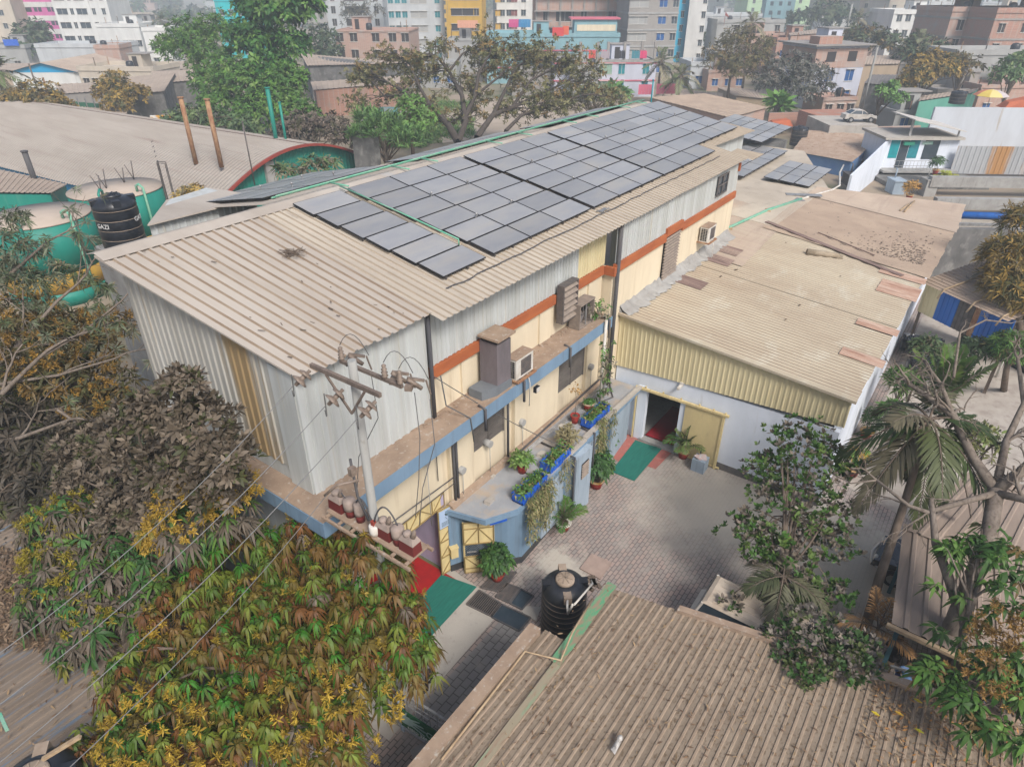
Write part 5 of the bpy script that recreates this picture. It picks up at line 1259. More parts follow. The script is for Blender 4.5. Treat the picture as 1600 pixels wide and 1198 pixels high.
for p0, p1 in (((16.1, -1.45, 0), (16.0, -1.4, 2.7)), ((20.0, -1.1, 0), (20.0, -1.1, 2.85)), ((16.1, -5.5, 0), (16.1, -5.5, 2.6)), ((20.2, -5.5, 0), (20.2, -5.5, 2.7))):
    mb = MB(); mb.bar(p0, p1, .11); part('post', mb, M('teal_post', (.05, .14, .18), (.04, .11, .14)) if 'teal_post' not in MC else MC['teal_post'], sh)
mb = MB(); mb.bar((16.0, -1.6, 1.0), (15.6, -3.4, 1.9), .06); part('brace', mb, m_steel, sh)
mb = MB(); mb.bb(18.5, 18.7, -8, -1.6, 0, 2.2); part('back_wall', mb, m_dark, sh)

def person(label, base, pose, skin, shirt, trouser, hair, rz=0.0, hold=None, sc_=1.0, cap=None):
    """pose: dict of joints in the person's own frame (x right, y forward, z up)"""
    J = pose; me = bpy.data.meshes.new('body'); o = bpy.data.objects.new('body', me)
    names = list(J.keys()); idx = {n: i for i, n in enumerate(names)}
    E = [('pelvis', 'belly'), ('belly', 'chest'), ('chest', 'neck'), ('neck', 'head'), ('head', 'crown')]
    for s in 'LR': E += [('pelvis', 'hip'+s), ('hip'+s, 'knee'+s), ('knee'+s, 'ankle'+s), ('ankle'+s, 'toe'+s), ('chest', 'sh'+s), ('sh'+s, 'elb'+s), ('elb'+s, 'wri'+s), ('wri'+s, 'palm'+s)]
    for s in 'LR':
        p = A3(J['palm'+s]); w = A3(J['wri'+s]); d = unit(p-w); sd_ = unit(np.cross(d, [0.2, .3, 1.]))
        for k, (off, ln) in enumerate(((-.03, .06), (-.01, .08), (.01, .078), (.028, .06))):
            J[f'f{k}{s}'] = tuple(p+sd_*off+d*ln*.55); J[f'g{k}{s}'] = tuple(p+sd_*off*1.2+d*ln+np.array([0, 0, -.015])); E += [('palm'+s, f'f{k}{s}'), (f'f{k}{s}', f'g{k}{s}')]
        J['th'+s] = tuple(w+d*.05+sd_*.055); E += [('palm'+s, 'th'+s)]
    names = list(J.keys()); idx = {n: i for i, n in enumerate(names)}
    rad = dict(pelvis=.135, belly=.125, chest=.15, neck=.055, head=.085, crown=.08)
    for s in 'LR': rad.update({'hip'+s: .095, 'knee'+s: .06, 'ankle'+s: .04, 'toe'+s: .035, 'sh'+s: .062, 'elb'+s: .042, 'wri'+s: .03, 'palm'+s: .032, 'th'+s: .01, **{f'f{k}{s}': .0095 for k in range(4)}, **{f'g{k}{s}': .008 for k in range(4)}})
    me.from_pydata([J[n] for n in names], [(idx[a], idx[b]) for a, b in E], [])
    COL.objects.link(o)
    sk = o.modifiers.new('skin', 'SKIN'); sk.use_smooth_shade = True
    for n in names:
        v = me.skin_vertices[0].data[idx[n]]; v.radius = (rad[n], rad[n]*(.8 if n in ('chest', 'belly', 'pelvis') else 1)); v.use_root = (n == 'pelvis')
    ss = o.modifiers.new('sub', 'SUBSURF'); ss.levels = 1; ss.render_levels = 1
    dg = bpy.context.evaluated_depsgraph_get(); m2 = bpy.data.meshes.new_from_object(o.evaluated_get(dg))
    bpy.data.objects.remove(o)
    for m in (skin, shirt, trouser, m_black): m2.materials.append(m)
    zp = J['pelvis'][2]
    segs = [(J[a], J[b], a, b) for a, b in E]
    for f in m2.polygons:
        c = np.array(f.center); best = min(segs, key=lambda s: np.linalg.norm(c-(A3(s[0])+(A3(s[1])-A3(s[0]))*np.clip(((c-A3(s[0])) @ (A3(s[1])-A3(s[0])))/max((A3(s[1])-A3(s[0])) @ (A3(s[1])-A3(s[0])), 1e-6), 0, 1))))
        a, b = best[2], best[3]
        mi = 0
        if a in ('belly', 'chest') and b in ('chest', 'shL', 'shR') or (a, b) == ('pelvis', 'belly') or a.startswith('sh'): mi = 1
        elif a.startswith('hip') or a.startswith('knee') or b.startswith('hip'): mi = 2
        elif a.startswith('ankle'): mi = 3
        f.material_index = mi; f.use_smooth = True
    t = thing('person', label, 'person', base, None)
    b_ = bpy.data.objects.new('body', m2); COL.objects.link(b_); b_.parent = t
    h = A3(J['head']); cr = A3(J['crown']); upd = unit(cr-h); fw = A3(J.get('_fw', (0, 1, 0))) if False else np.array([0, 1., 0]); fw = unit(fw-upd*(fw @ upd)); sdv = np.cross(fw, upd)
    hc = h*.45+cr*.55
    def hp(a, b, c): return tuple(hc+sdv*a+fw*b+upd*c)
    mb = MB()
    R3 = np.stack([sdv, fw, upd], 1); base_n = len(mb.v); mb.ball((0, 0, 0), (.098, .112, .115), 12, 8); mb.v = [tuple(hc+R3 @ (np.array(v)+[0, -.022, .028])) for v in mb.v]
    ob = bpy.data.objects.new('hair', _mesh('hair', mb, cap or hair, (0, 0, 0))); COL.objects.link(ob); ob.parent = t
    mb = MB()
    mb.ball(hp(0, .105, -.01), (.016, .022, .026), 8, 5)
    for s in (-1, 1): mb.ball(hp(s*.092, 0, -.01), (.014, .026, .034), 8, 5)
    ob = bpy.data.objects.new('face', _mesh('face', mb, skin, (0, 0, 0))); COL.objects.link(ob); ob.parent = t
    mb = MB()
    for s in (-1, 1): mb.ball(hp(s*.034, .088, .018), (.012, .01, .008), 8, 4)
    mb.ball(hp(0, .092, -.05), (.026, .008, .006), 8, 4)
    ob = bpy.data.objects.new('features', _mesh('features', mb, m_barkd, (0, 0, 0))); COL.objects.link(ob); ob.parent = t
    t.rotation_euler = (0, 0, rz); t.scale = (sc_,)*3
    return t
def stand(lean=0.0, step=.12, arm=.1):
    J = dict(pelvis=(0, 0, .93), belly=(0, .02, 1.1), chest=(0, .03+lean*.5, 1.32), neck=(0, .03+lean*.8, 1.47), head=(0, .05+lean, 1.58), crown=(0, .05+lean, 1.69))
    for s, x, q in (('L', -1, 1), ('R', 1, -1)):
        J.update({'hip'+s: (x*.09, 0, .9), 'knee'+s: (x*.1, .05+q*step*.6, .49), 'ankle'+s: (x*.1, q*step-.02, .08), 'toe'+s: (x*.11, q*step+.14, .04), 'sh'+s: (x*.18, .03+lean*.5, 1.38), 'elb'+s: (x*.24, -q*arm+lean*.3, 1.11), 'wri'+s: (x*.23, .1-q*arm*1.4+lean*.3, .88), 'palm'+s: (x*.23, .13-q*arm*1.5+lean*.3, .81)})
    return J
def sit(lean=.12, hands='lap'):
    J = dict(pelvis=(0, 0, .5), belly=(0, .03, .66), chest=(0, .05+lean, .88), neck=(0, .06+lean*1.3, 1.02), head=(0, .09+lean*1.5, 1.13), crown=(0, .11+lean*1.6, 1.24))
    for s, x in (('L', -1), ('R', 1)):
        J.update({'hip'+s: (x*.1, .03, .48), 'knee'+s: (x*.14, .44, .5), 'ankle'+s: (x*.13, .46, .09), 'toe'+s: (x*.14, .61, .04), 'sh'+s: (x*.18, .05+lean, .93), 'elb'+s: (x*.25, .12+lean, .68), 'wri'+s: (x*.13, .34, .6), 'palm'+s: (x*.08, .4, .6)})
    return J
m_skin = M('brown_skin', (.20, .11, .07)); m_hair = M('black_hair', (.012, .01, .01), rough=.5)
m_shb = M('light_blue_shirt', (.17, .29, .52), (.13, .23, .44), (6, 6, 6)); m_shk = M('black_shirt', (.015, .013, .016)); m_shl = M('lavender_shirt', (.22, .24, .48)); m_jean = M('dark_blue_trousers', (.03, .06, .22)); m_trk = M('dark_trousers', (.025, .022, .025)); m_shg = M('grey_shirt', (.2, .2, .22))
m_pinkcap = M('pink_cap', (.55, .05, .12))
pp1 = at(1408, 1062, .0)
person('person in a light blue shirt seated under the shelter, back turned', (16.0, -2.1, .0), sit(.2), m_skin, m_shb, m_jean, m_hair, rz=-1.3)
person('person in black seated at the near corner of the shelter', (16.75, -1.55, .0), sit(.1), m_skin, m_shk, m_trk, m_hair, rz=-1.9)
person('person in a lavender shirt seated deeper under the shelter', (16.3, -4.0, .0), sit(.15), m_skin, m_shl, m_trk, m_hair, rz=.4)
m_bench = m_wood
for (x, y, rz_, lab) in ((16.0, -2.1, -1.3, 'low wooden stool under the person in light blue'), (16.75, -1.55, -1.9, 'low wooden stool under the person in black'), (16.3, -4.0, .4, 'low wooden stool under the person in lavender')):
    t = thing('stool', lab, 'stool', (x, y, 0), 'stools under the shelter'); mb = MB(); mb.box((x, y, .36), (.36, .34, .05)); part('seat', mb, m_wood, t)
    for sx in (-1, 1):
        for sy in (-1, 1): mb = MB(); mb.bar((x+sx*.14, y+sy*.13, 0), (x+sx*.14, y+sy*.13, .335), .04); part('leg', mb, m_wood, t)
mb = MB(); mb.lathe((16.75, -2.6, 0), [(.12, 0), (.16, .5), (.2, 1.1), (.02, 1.35)], 12); solo('wrapped_bundle', mb, M('orange_cloth', (.42, .2, .06), (.3, .13, .05), (6, 6, 6)), 'brownish orange cloth bundle standing under the shelter', 'bundle')
person('person in grey walking behind the mango foliage near the sign, pink cap', (8.35, 9.0, .02), stand(.03, .14), m_skin, m_shg, m_trk, m_hair, rz=1.2, cap=m_pinkcap)
# ================================================================== trees
def LB(lst, squash=.85):
    out = []
    for l in lst:
        px, py, d, r = l[:4]; R = r*d/FPX; k = l[4] if len(l) > 4 else squash
        out.append((dp(px, py, d), np.array([R, R, R*k])))
    return out
def tree(name, label, lobes, base, tops, n, pal, seed, tip=None, L=.3, Wd=.07, k=9, spread=.9, droop=.5, updir=(.5, .5), r0=.15, r1=.06, bark=None, nl=16, inner=.5, extra=None, group=None, cat='tree', wig=.25, lj=.3, thick=.35, jit=.25, axj=.25):
    r = np.random.default_rng(seed); lobes = LB(lobes)
    t = thing(name, label, cat, base, group)
    P, nrm, idx = sample(lobes, n, r, inner)
    ax = unit(nrm*updir[0]+np.array([0, 0, updir[1]])+r.normal(0, axj, (n, 3)))
    arr = [rosettes(P, ax, k, L, Wd, spread, droop, pick(pal, n, r), r, jit, lj)]
    if tip is not None:
        tw = np.repeat(r.uniform(0, 1, n)[:, None]**1.2, k, 0).reshape(-1, 1)*r.uniform(.5, 1, (n*k, 1)); arr[0] = arr[0]+(arr[0][6]*(1-tw)+np.array(tip)*r.uniform(.7, 1.2, (n*k, 1))*tw,)
    if extra: arr += extra(lobes, r)
    leafcloud('crown', arr, t)
    limb_mesh(base, tops, P, r0, r1, r, bark or m_barkd, t, nl=nl, wig=wig, thick=thick)
    return t
def panicles(lobes_px, n, seed, col=(.50, .33, .06), size=.34, up_=.7, k=34):
    def f(lobes, r):
        lb = LB(lobes_px); P, nrm, _ = sample(lb, n, r, .8)
        ax = unit(nrm*.6+[0, 0, up_]+r.normal(0, .25, (n, 3)))
        u = r.uniform(0, 1, (n, k)); C = P[:, None]+ax[:, None]*(u*size)[..., None]
        D = unit(ax[:, None]*.5+r.normal(0, 1, (n, k, 3))); Ls = size*.42*(1.05-u)+.03
        m = n*k; S = unit(np.cross(D.reshape(m, 3), r.normal(0, 1, (m, 3))))
        c = np.repeat((np.array(col)*r.uniform(.75, 1.2, (n, 1)))[:, None], k, 1)*r.uniform(.7, 1.3, (n, k, 1))
        a = (C.reshape(m, 3), D.reshape(m, 3), S, Ls.reshape(m), Ls.reshape(m)*.22, np.full(m, .1), c.reshape(m, 3))
        return [a]
    return f
MANGO = [((.10, .075, .014), 5), ((.105, .06, .014), 3), ((.055, .10, .012), 5), ((.10, .042, .011), 2.5), ((.10, .13, .016), 5), ((.03, .115, .010), 3), ((.13, .105, .08), .45)]
lob = [(560, 905, 15.8, 92), (480, 880, 16.4, 80), (385, 890, 16.4, 82), (595, 980, 15, 78), (500, 985, 15, 95), (400, 985, 15.3, 90), (305, 960, 15.8, 75), (535, 1075, 14.2, 80), (450, 1085, 14, 100), (335, 1070, 14.3, 95), (235, 1060, 14.8, 75), (270, 1160, 13.5, 90), (390, 1180, 13.3, 90), (170, 1185, 13.6, 70), (500, 1165, 13.4, 70), (612, 1018, 14.7, 58), (572, 860, 14.7, 36), (652, 1032, 14.6, 36), (638, 955, 15.2, 32)]
mbase = (5.6, 10.4, 0)
fl = [(330, 1180, 13.2, 90), (470, 1120, 13.5, 70), (560, 1110, 13.7, 62), (240, 1150, 13.3, 70), (430, 1190, 13, 60), (270, 980, 15.4, 40)]
tree('mango_tree', 'large mango tree in front of the lattice gate, reddish and green drooping leaves', lob, mbase, [(5.6, 10.3, 2.0), (5.4, 10.0, 3.2)], 1500, MANGO, 101, tip=(.09, .037, .009), L=.25, Wd=.056, k=17, spread=.88, droop=1.75, updir=(.3, .9), r0=.26, r1=.16, nl=60, inner=.45, jit=.14, axj=.15,
     extra=lambda lo, r: panicles(fl, 330, 1, (.30, .20, .025), .30)(lo, r)+panicles(lob, 170, 2, (.21, .15, .02), .22)(lo, r))
DUSTY = [((.105, .083, .06), 5), ((.075, .06, .042), 3), ((.05, .055, .02), 1.5), ((.145, .115, .085), 2)]
DX = lambda px, py, X: float((atx(px, py, X)-CAM) @ FW)
lob = [(x, y, DX(x, y, 5.5), r_) for x, y, r_ in ((285, 602, 32), (262, 640, 55), (318, 668, 55), (352, 715, 46), (215, 690, 68), (295, 742, 72), (160, 735, 66), (225, 780, 72), (345, 770, 42), (130, 700, 45))]
tree('dusty_tree', 'dense tree coated in grey dust against the stained gable cladding', lob, (5.2, 14.6, 0), [(5.2, 14.6, 2.6), (5.4, 14.4, 5.5)], 2200, DUSTY, 102, L=.185, Wd=.07, k=8, spread=.75, droop=.15, updir=(.7, .5), r0=.2, r1=.12, nl=36, inner=.5)
lob = [(105, 830, 18.2, 62), (95, 930, 17.4, 62), (160, 960, 17, 60), (210, 880, 17.8, 75), (150, 880, 18, 60), (290, 830, 16.0, 56), (250, 950, 16.9, 55), (355, 805, 15.8, 42), (130, 1000, 16.6, 42)]
LM = [((.10, .08, .06), 4), ((.03, .085, .018), 3), ((.06, .115, .02), 2), ((.075, .06, .042), 2), ((.12, .11, .018), 1)]
tree('mango_tree', 'mango tree left of the largest one, dusty leaves with fresh green and yellow edges', lob, (4.6, 15.6, 0), [(4.6, 15.6, 2), (4.5, 15.4, 3.4)], 820, LM, 103, L=.31, Wd=.068, k=13, spread=.95, droop=1.0, updir=(.6, .6), r0=.2, r1=.12, nl=24, inner=.45,
     extra=lambda lo, r: panicles([(305, 790, 15.6, 56), (362, 772, 15.3, 40), (265, 840, 16.0, 38)], 330, 3, (.34, .22, .035), .28)(lo, r)+panicles([(85, 830, 18, 45), (75, 900, 17.2, 45), (150, 970, 16.6, 45), (110, 800, 18.2, 30)], 150, 4, (.22, .18, .02), .28)(lo, r))
lob = [(40, 700, 23, 85), (95, 760, 22, 60), (40, 820, 21.5, 75), (110, 690, 23, 50), (-20, 760, 22, 60), (20, 630, 24.5, 60), (90, 640, 24, 50), (140, 650, 23.5, 40)]
tree('mango_tree', 'dark dust covered mango tree at the left edge below bare branches', lob, (7.0, 23.5, 0), [(7, 23.4, 2), (7, 23.2, 3.4)], 760, [((.062, .05, .036), 4), ((.042, .036, .025), 3), ((.045, .05, .016), 1)], 104, L=.46, Wd=.085, k=11, spread=1.0, droop=.6, updir=(.6, .6), r0=.22, r1=.12, nl=20, inner=.4)
lob = [(60, 540, 25, 75), (110, 600, 24, 60), (10, 590, 24.5, 70), (150, 640, 23.5, 45), (20, 500, 25.5, 50), (150, 560, 25, 40), (175, 510, 25.5, 34), (185, 600, 24, 32), (110, 520, 26, 45)]
tree('flowering_tree', 'brownish yellow flowering tree at the left edge above the dark mango', lob, (7.8, 26.5, 0), [(7.8, 26.4, 2.5), (7.9, 26.3, 4.5)], 820, [((.08, .065, .026), 3), ((.055, .055, .02), 2), ((.115, .075, .025), 2)], 105, L=.33, Wd=.07, k=8, spread=.9, droop=.4, r0=.2, r1=.1, nl=26, inner=.4,
     extra=panicles(lob, 420, 5, (.26, .15, .03), .36))
# feathery acacia with bare arms reaching over the roof corner
r = np.random.default_rng(106); ab = A3([4.0, 27.5, 0]); t = thing('acacia_tree', 'feathery grey green acacia at upper left with bare arching twigs', 'tree', ab)
mb = MB(); tw = []
def grow(p, d, L_, r_, lev, jit=.35, drop=-.02):
    n = 5; pts = [p]; q = p; dd = d
    for i in range(n): dd = unit(dd+r.normal(0, jit*.45, 3)+[0, 0, drop]); q = q+dd*L_/n; pts.append(q)
    mb.tube(pts, [r_*(1-.55*i/n) for i in range(n+1)], 6 if lev < 2 else 4, cap=False)
    if lev >= 3: tw.append((q, dd)); return
    for i in range(3 if lev < 2 else 3):
        j = 2+i if lev else 1+i*2
        grow(pts[min(j, n)], unit(dd+r.normal(0, .75, 3)), L_*r.uniform(.5, .75), r_*.5, lev+1, jit, drop)
    tw.append((q, dd))
for p0, p1, rr_ in (((-60, 660, 23), (60, 560, 22.5), .11), ((-40, 600, 24), (90, 470, 24), .10), ((-50, 700, 22), (110, 655, 21), .08), ((-60, 480, 26), (60, 390, 26), .09), ((0, 600, 23), (180, 560, 22.5), .06), ((60, 560, 22.5), (190, 470, 23), .055), ((90, 640, 21.3), (190, 700, 20.6), .05)):
    a, b = dp(*p0), dp(*p1); d = unit(b-a); Lr = np.linalg.norm(b-a); mb.tube([a, (a+b)/2+[0, 0, -.15], b], [rr_, rr_*.8, rr_*.55], 7, cap=False)
    grow(b, d, Lr*.55, rr_*.55, 1); grow((a+b)/2+[0, 0, -.15], unit(d+[.1, .2, .3]), Lr*.5, rr_*.5, 1)
mb.tube([ab, ab+[0, 0, 5], dp(-60, 600, 24)], [.25, .2, .12], 9)
part('trunk', mb, m_bark, t)
lob = LB([(30, 400, 26.5, 45), (70, 440, 25.5, 42), (15, 350, 27, 28), (-10, 440, 26, 50), (120, 440, 25, 26), (70, 490, 25, 34), (160, 460, 24, 22)])
P, nm, _ = sample(lob, 200, r, .3); P = np.concatenate([P, np.array([q for q, d in tw])[::3]])
ax = unit(r.normal(0, .5, (len(P), 3))+[.35, -.2, .35])
leafcloud('crown', [rosettes(P+ax*.05*i, ax, 10, .30, .05, .85, .5, pick([((.11, .125, .08), 4), ((.07, .095, .04), 2), ((.17, .145, .085), 1)], len(P), r), r) for i in range(2)], t)

# right hand trees
MAG = [((.04, .095, .016), 4), ((.115, .095, .072), 3), ((.075, .12, .026), 2.5), ((.14, .115, .095), 1)]
lob = [(1250, 705, 21.3, 62), (1310, 735, 21, 38), (1195, 740, 21.3, 40), (1240, 790, 20.6, 72), (1165, 835, 20.3, 42), (1290, 850, 20.2, 50), (1215, 870, 20, 54), (1142, 945, 19.5, 20), (1300, 930, 19.7, 34), (1250, 930, 19.6, 45), (1320, 800, 20.6, 32)]
tree('magnolia_tree', 'small leathery leaved tree beside the white shed wall, green and dusty pink whorls', lob, (16.2, 1.8, 0), [dp(1200, 950, 19.3), dp(1232, 880, 20), dp(1245, 800, 20.6)], 1050, MAG, 107, L=.15, Wd=.08, k=8, spread=.62, droop=.05, updir=(.25, .9), r0=.13, r1=.05, bark=m_barkd, nl=38, inner=.15, thick=.4)
lob = [(1270, 1015, 17.2, 68), (1215, 1010, 17.4, 38), (1325, 1035, 16.7, 48), (1250, 1050, 16.7, 45), (1345, 1010, 17, 28)]
tree('leathery_shrub', 'rounded leathery shrub overhanging the nearest roof edge', lob, (14.5, -1.1, 0), [(14.4, -.9, 1.2), dp(1285, 1040, 16.9)], 560, [((.028, .07, .014), 3), ((.14, .12, .10), 3.2), ((.065, .085, .026), 2)], 108, L=.145, Wd=.07, k=7, spread=.66, droop=.05, updir=(.3, .9), r0=.09, r1=.05, bark=m_bark, nl=40, inner=.25, cat='shrub')
PALMC = [(.05, .062, .02), (.08, .078, .04), (.03, .05, .013), (.105, .092, .056)]
t = thing('palm_tree', 'tall palm with long drooping greyish fronds beside the bare tree', 'palm', at(1347, 1000, 0))
tp = dp(1452, 655, 19.4)
mb = MB(); mb.tube([at(1347, 1000, 0), dp(1375, 900, 19.6), dp(1412, 790, 19.6), tp], [.16, .13, .11, .09], 10); part('trunk', mb, m_barkd, t)
palm(t, tp, 15, 2.35, PALMC, 109, nl=34, ll=.8, lw=.085, el=(-1.2, .75), droop=(.4, .85))
t = thing('palm_tree', 'low palm with grey drooping fronds inside the leathery leaved tree', 'palm', (16.9, 1.2, 0))
tp = dp(1224, 900, 19.2); mb = MB(); mb.tube([(16.9, 1.2, 0), tp], [.12, .08], 8); part('trunk', mb, m_barkd, t)
palm(t, tp, 11, 1.25, [(.12, .108, .072), (.085, .085, .048), (.055, .065, .03)], 110, nl=22, ll=.55, lw=.06, el=(-1.1, .5), droop=(.4, .8))
t = thing('palm_tree', 'young palm with stiff upright green fronds below the blue and yellow lean-to', 'palm', at(1472, 640, 0))
tp = dp(1472, 622, 28.5); mb = MB(); mb.tube([at(1472, 640, 0), tp], [.2, .15], 8); part('trunk', mb, m_barkd, t)
palm(t, tp, 15, 2.9, [(.06, .115, .018), (.085, .135, .025), (.045, .09, .015)], 111, nl=26, ll=.6, lw=.10, el=(.75, 1.45), droop=(.05, .22))
t = thing('dry_palm', 'dead orange brown palm seedling at the shelter corner', 'palm', (16.35, -1.0, 0))
mb = MB(); mb.tube([(16.35, -1.0, 0), (16.4, -1.0, 1.8)], [.06, .04], 7); part('trunk', mb, m_barkd, t)
palm(t, (16.4, -1.0, 1.75), 8, 1.5, [(.30, .17, .07), (.24, .13, .05)], 112, nl=20, ll=.45, lw=.03, el=(.5, 1.35), droop=(.1, .5))
# bare frangipani
r = np.random.default_rng(113); fbp = at(1455, 1062, 0); t = thing('frangipani_tree', 'large bare branched tree with smooth grey limbs at the right edge', 'tree', fbp)
mb = MB(); tw = []
main = [fbp, dp(1500, 955, 17.2), dp(1545, 840, 17.8), dp(1556, 765, 18.2)]
mb.tube(main, [.27, .24, .2, .2], 12)
mb.tube([dp(1500, 955, 17.2), dp(1478, 890, 17.4), dp(1462, 850, 17.8), dp(1455, 780, 18)], [.14, .12, .1, .06], 8)
def limb(pts, r0_, r1_, sub=3, lev=1, L_=1.0):
    P_ = [dp(*p) for p in pts]; n = len(P_); mb.tube(P_, [r0_+(r1_-r0_)*i/(n-1) for i in range(n)], 8)
    for i in range(sub): 
        j = 1+(i % max(n-1, 1)); grow(P_[j], unit(P_[j]-P_[j-1]+r.normal(0, .7, 3)), L_*r.uniform(.7, 1.2), r1_*.75, lev, .55, .0)
limb([(1556, 765, 18.2), (1520, 715, 18.8), (1490, 650, 19.2), (1465, 630, 19.4), (1420, 600, 19.6)], .15, .06, 9)
limb([(1490, 650, 19.2), (1470, 600, 19.6), (1440, 560, 20)], .07, .035, 5)
limb([(1556, 765, 18.2), (1590, 740, 18), (1640, 720, 17.8)], .17, .1, 3)
limb([(1556, 765, 18.2), (1572, 690, 18.8), (1600, 630, 19), (1590, 560, 19.4)], .12, .05, 11)
limb([(1556, 770, 18.1), (1500, 785, 18), (1450, 800, 18), (1420, 790, 18.2), (1370, 750, 18.6)], .09, .04, 4)
limb([(1556, 770, 18.1), (1600, 780, 17.6), (1640, 800, 17)], .12, .08, 2)
limb([(1370, 750, 18.6), (1330, 755, 18.8), (1300, 740, 19.2)], .03, .012, 2, 2, .6)
limb([(1490, 590, 24), (1500, 520, 25), (1540, 500, 26), (1580, 505, 26)], .05, .025, 5, 2)
part('trunk', mb, m_bark, t)
RM = [((.045, .105, .016), 4), ((.075, .145, .026), 3), ((.03, .075, .013), 2), ((.13, .085, .03), .8)]
lob = [(1490, 870, 17.3, 26), (1520, 850, 17.4, 20), (1472, 935, 17, 28), (1490, 985, 16.4, 30), (1570, 880, 16.6, 36), (1575, 930, 16.2, 36), (1592, 975, 15.8, 40), (1545, 830, 17.8, 16)]
tree('mango_tree', 'mango tree with bright green leaf whorls around the bare branched tree', lob, at(1500, 1075, 0), [dp(1505, 985, 16.6), dp(1530, 910, 16.8)], 66, RM, 114, L=.31, Wd=.085, k=13, spread=.95, droop=.9, updir=(.4, .8), r0=.12, r1=.07, bark=m_bark, nl=12, inner=.5,
     extra=panicles([(1570, 985, 15.6, 40), (1530, 1000, 15.6, 25)], 50, 6, (.22, .13, .04), .3))
lob = [(1470, 1065, 15, 34), (1505, 1090, 14.6, 28), (1560, 1040, 14.8, 36), (1590, 1080, 14.4, 38), (1512, 1130, 14, 18), (1548, 1145, 13.8, 18), (1592, 1150, 13.6, 26)]
tree('mango_tree', 'low mango boughs drooping over the eave wall at lower right', lob, (15.2, -4.6, 0), [(15.0, -4.5, 1.6), dp(1560, 1090, 14.6)], 78, RM, 115, L=.31, Wd=.085, k=13, spread=.95, droop=.9, updir=(.4, .8), r0=.14, r1=.07, bark=m_bark, nl=12, inner=.4,
     extra=panicles([(1535, 1060, 14.3, 40), (1590, 1010, 14.6, 40)], 60, 7, (.22, .125, .035), .3))
lob = [(1580, 400, 33, 40), (1575, 450, 32, 35), (1600, 350, 34, 35), (1560, 430, 33, 22), (1600, 470, 31.5, 30)]
tree('casuarina_tree', 'yellowish feathery tree at the right edge above the blue lean-to', lob, at(1600, 560, 0), [dp(1592, 500, 32), dp(1590, 430, 33)], 620, [((.22, .14, .03), 4), ((.13, .095, .03), 3), ((.06, .06, .02), 2)], 116, L=.45, Wd=.06, k=10, spread=.75, droop=.5, updir=(.6, .4), r0=.22, r1=.1, nl=20)
lob = [(1580, 545, 31, 33, .8)]
tree('topiary_tree', 'small ball clipped green tree on a sandy yard at the right edge', lob, at(1568, 610, 0), [dp(1572, 580, 31), dp(1576, 560, 31)], 330, [((.045, .11, .018), 3), ((.07, .135, .026), 2), ((.09, .08, .03), 1)], 117, L=.26, Wd=.05, k=8, spread=.9, droop=.5, r0=.16, r1=.1, nl=10, inner=.6)
for i, (q, rp_, lab, pal, n) in enumerate([((1412, 595, 29), 24, 'green bushy shrub along the shed side wall', [((.06, .13, .03), 3), ((.1, .16, .04), 2)], 120), ((1395, 640, 28), 16, 'low green clump by the shed side wall, nearest the yellow croton', [((.06, .13, .03), 3)], 70), ((1448, 545, 31), 22, 'dark spreading shrub below the lean-to, beside the upright palm', [((.05, .08, .03), 3), ((.12, .1, .06), 1)], 100), ((1530, 690, 24), 34, 'thin shrub with small yellow green leaves behind the bare branches', [((.14, .15, .05), 3), ((.10, .13, .04), 2)], 90), ((1520, 545, 32), 22, 'dark green leafy shrub under the blue sheets', [((.035, .06, .025), 3)], 90)]):
    b = dp(*q); tree('garden_shrub', lab, [(*q, rp_)], (b[0], b[1], 0), [(b[0], b[1], b[2]*.5), tuple(b)], n, pal, 120+i, L=.3, Wd=.08, k=7, spread=.85, droop=.4, r0=.06, r1=.03, nl=12, cat='shrub', group='shrubs beside the low shed')
lob = [(490, 262, 52, 22), (445, 268, 48, 14), (520, 255, 54, 12)]
tree('garden_shrub', 'leafy shrub against the green arched gable', lob, tuple(np.array(dp(480, 262, 52))*[1, 1, 0]), [dp(480, 268, 52)], 90, [((.09, .13, .05), 3), ((.16, .14, .09), 2)], 131, L=.6, Wd=.15, k=7, r0=.1, r1=.05, nl=10, cat='shrub')
lob = [(305, 308, 43, 22), (280, 310, 43, 12)]
tree('flowering_tree', 'small yellow flowering treetop between the arched roof and the warehouse', lob, tuple(np.array(dp(305, 310, 43))*[1, 1, 0]), [dp(305, 315, 43)], 110, [((.32, .22, .06), 3), ((.16, .14, .06), 1)], 132, L=.35, Wd=.09, k=7, r0=.12, r1=.06, nl=10)
r = np.random.default_rng(140); n = 5200; pxs = r.uniform(552, 740, n); pys = r.uniform(160, 232, n)
G_ = np.array([at(a, b, 0) for a, b in zip(pxs, pys)]); keep = (np.sin(G_[:, 0]*.35)+np.sin(G_[:, 1]*.5+1)+r.normal(0, .6, n)) > -.5; G_ = G_[keep]
o = leafcloud('rough_grass', [rosettes(G_, np.tile([[0, 0, 1.]], (len(G_), 1))+r.normal(0, .15, (len(G_), 3)), 5, .85, .10, .55, .5, pick([((.085, .17, .035), 4), ((.06, .13, .03), 3), ((.16, .18, .06), 2)], len(G_), r), r)]); tag(o, 'rank green grass and weeds on the open plot behind the warehouse', 'grass', kind='stuff')
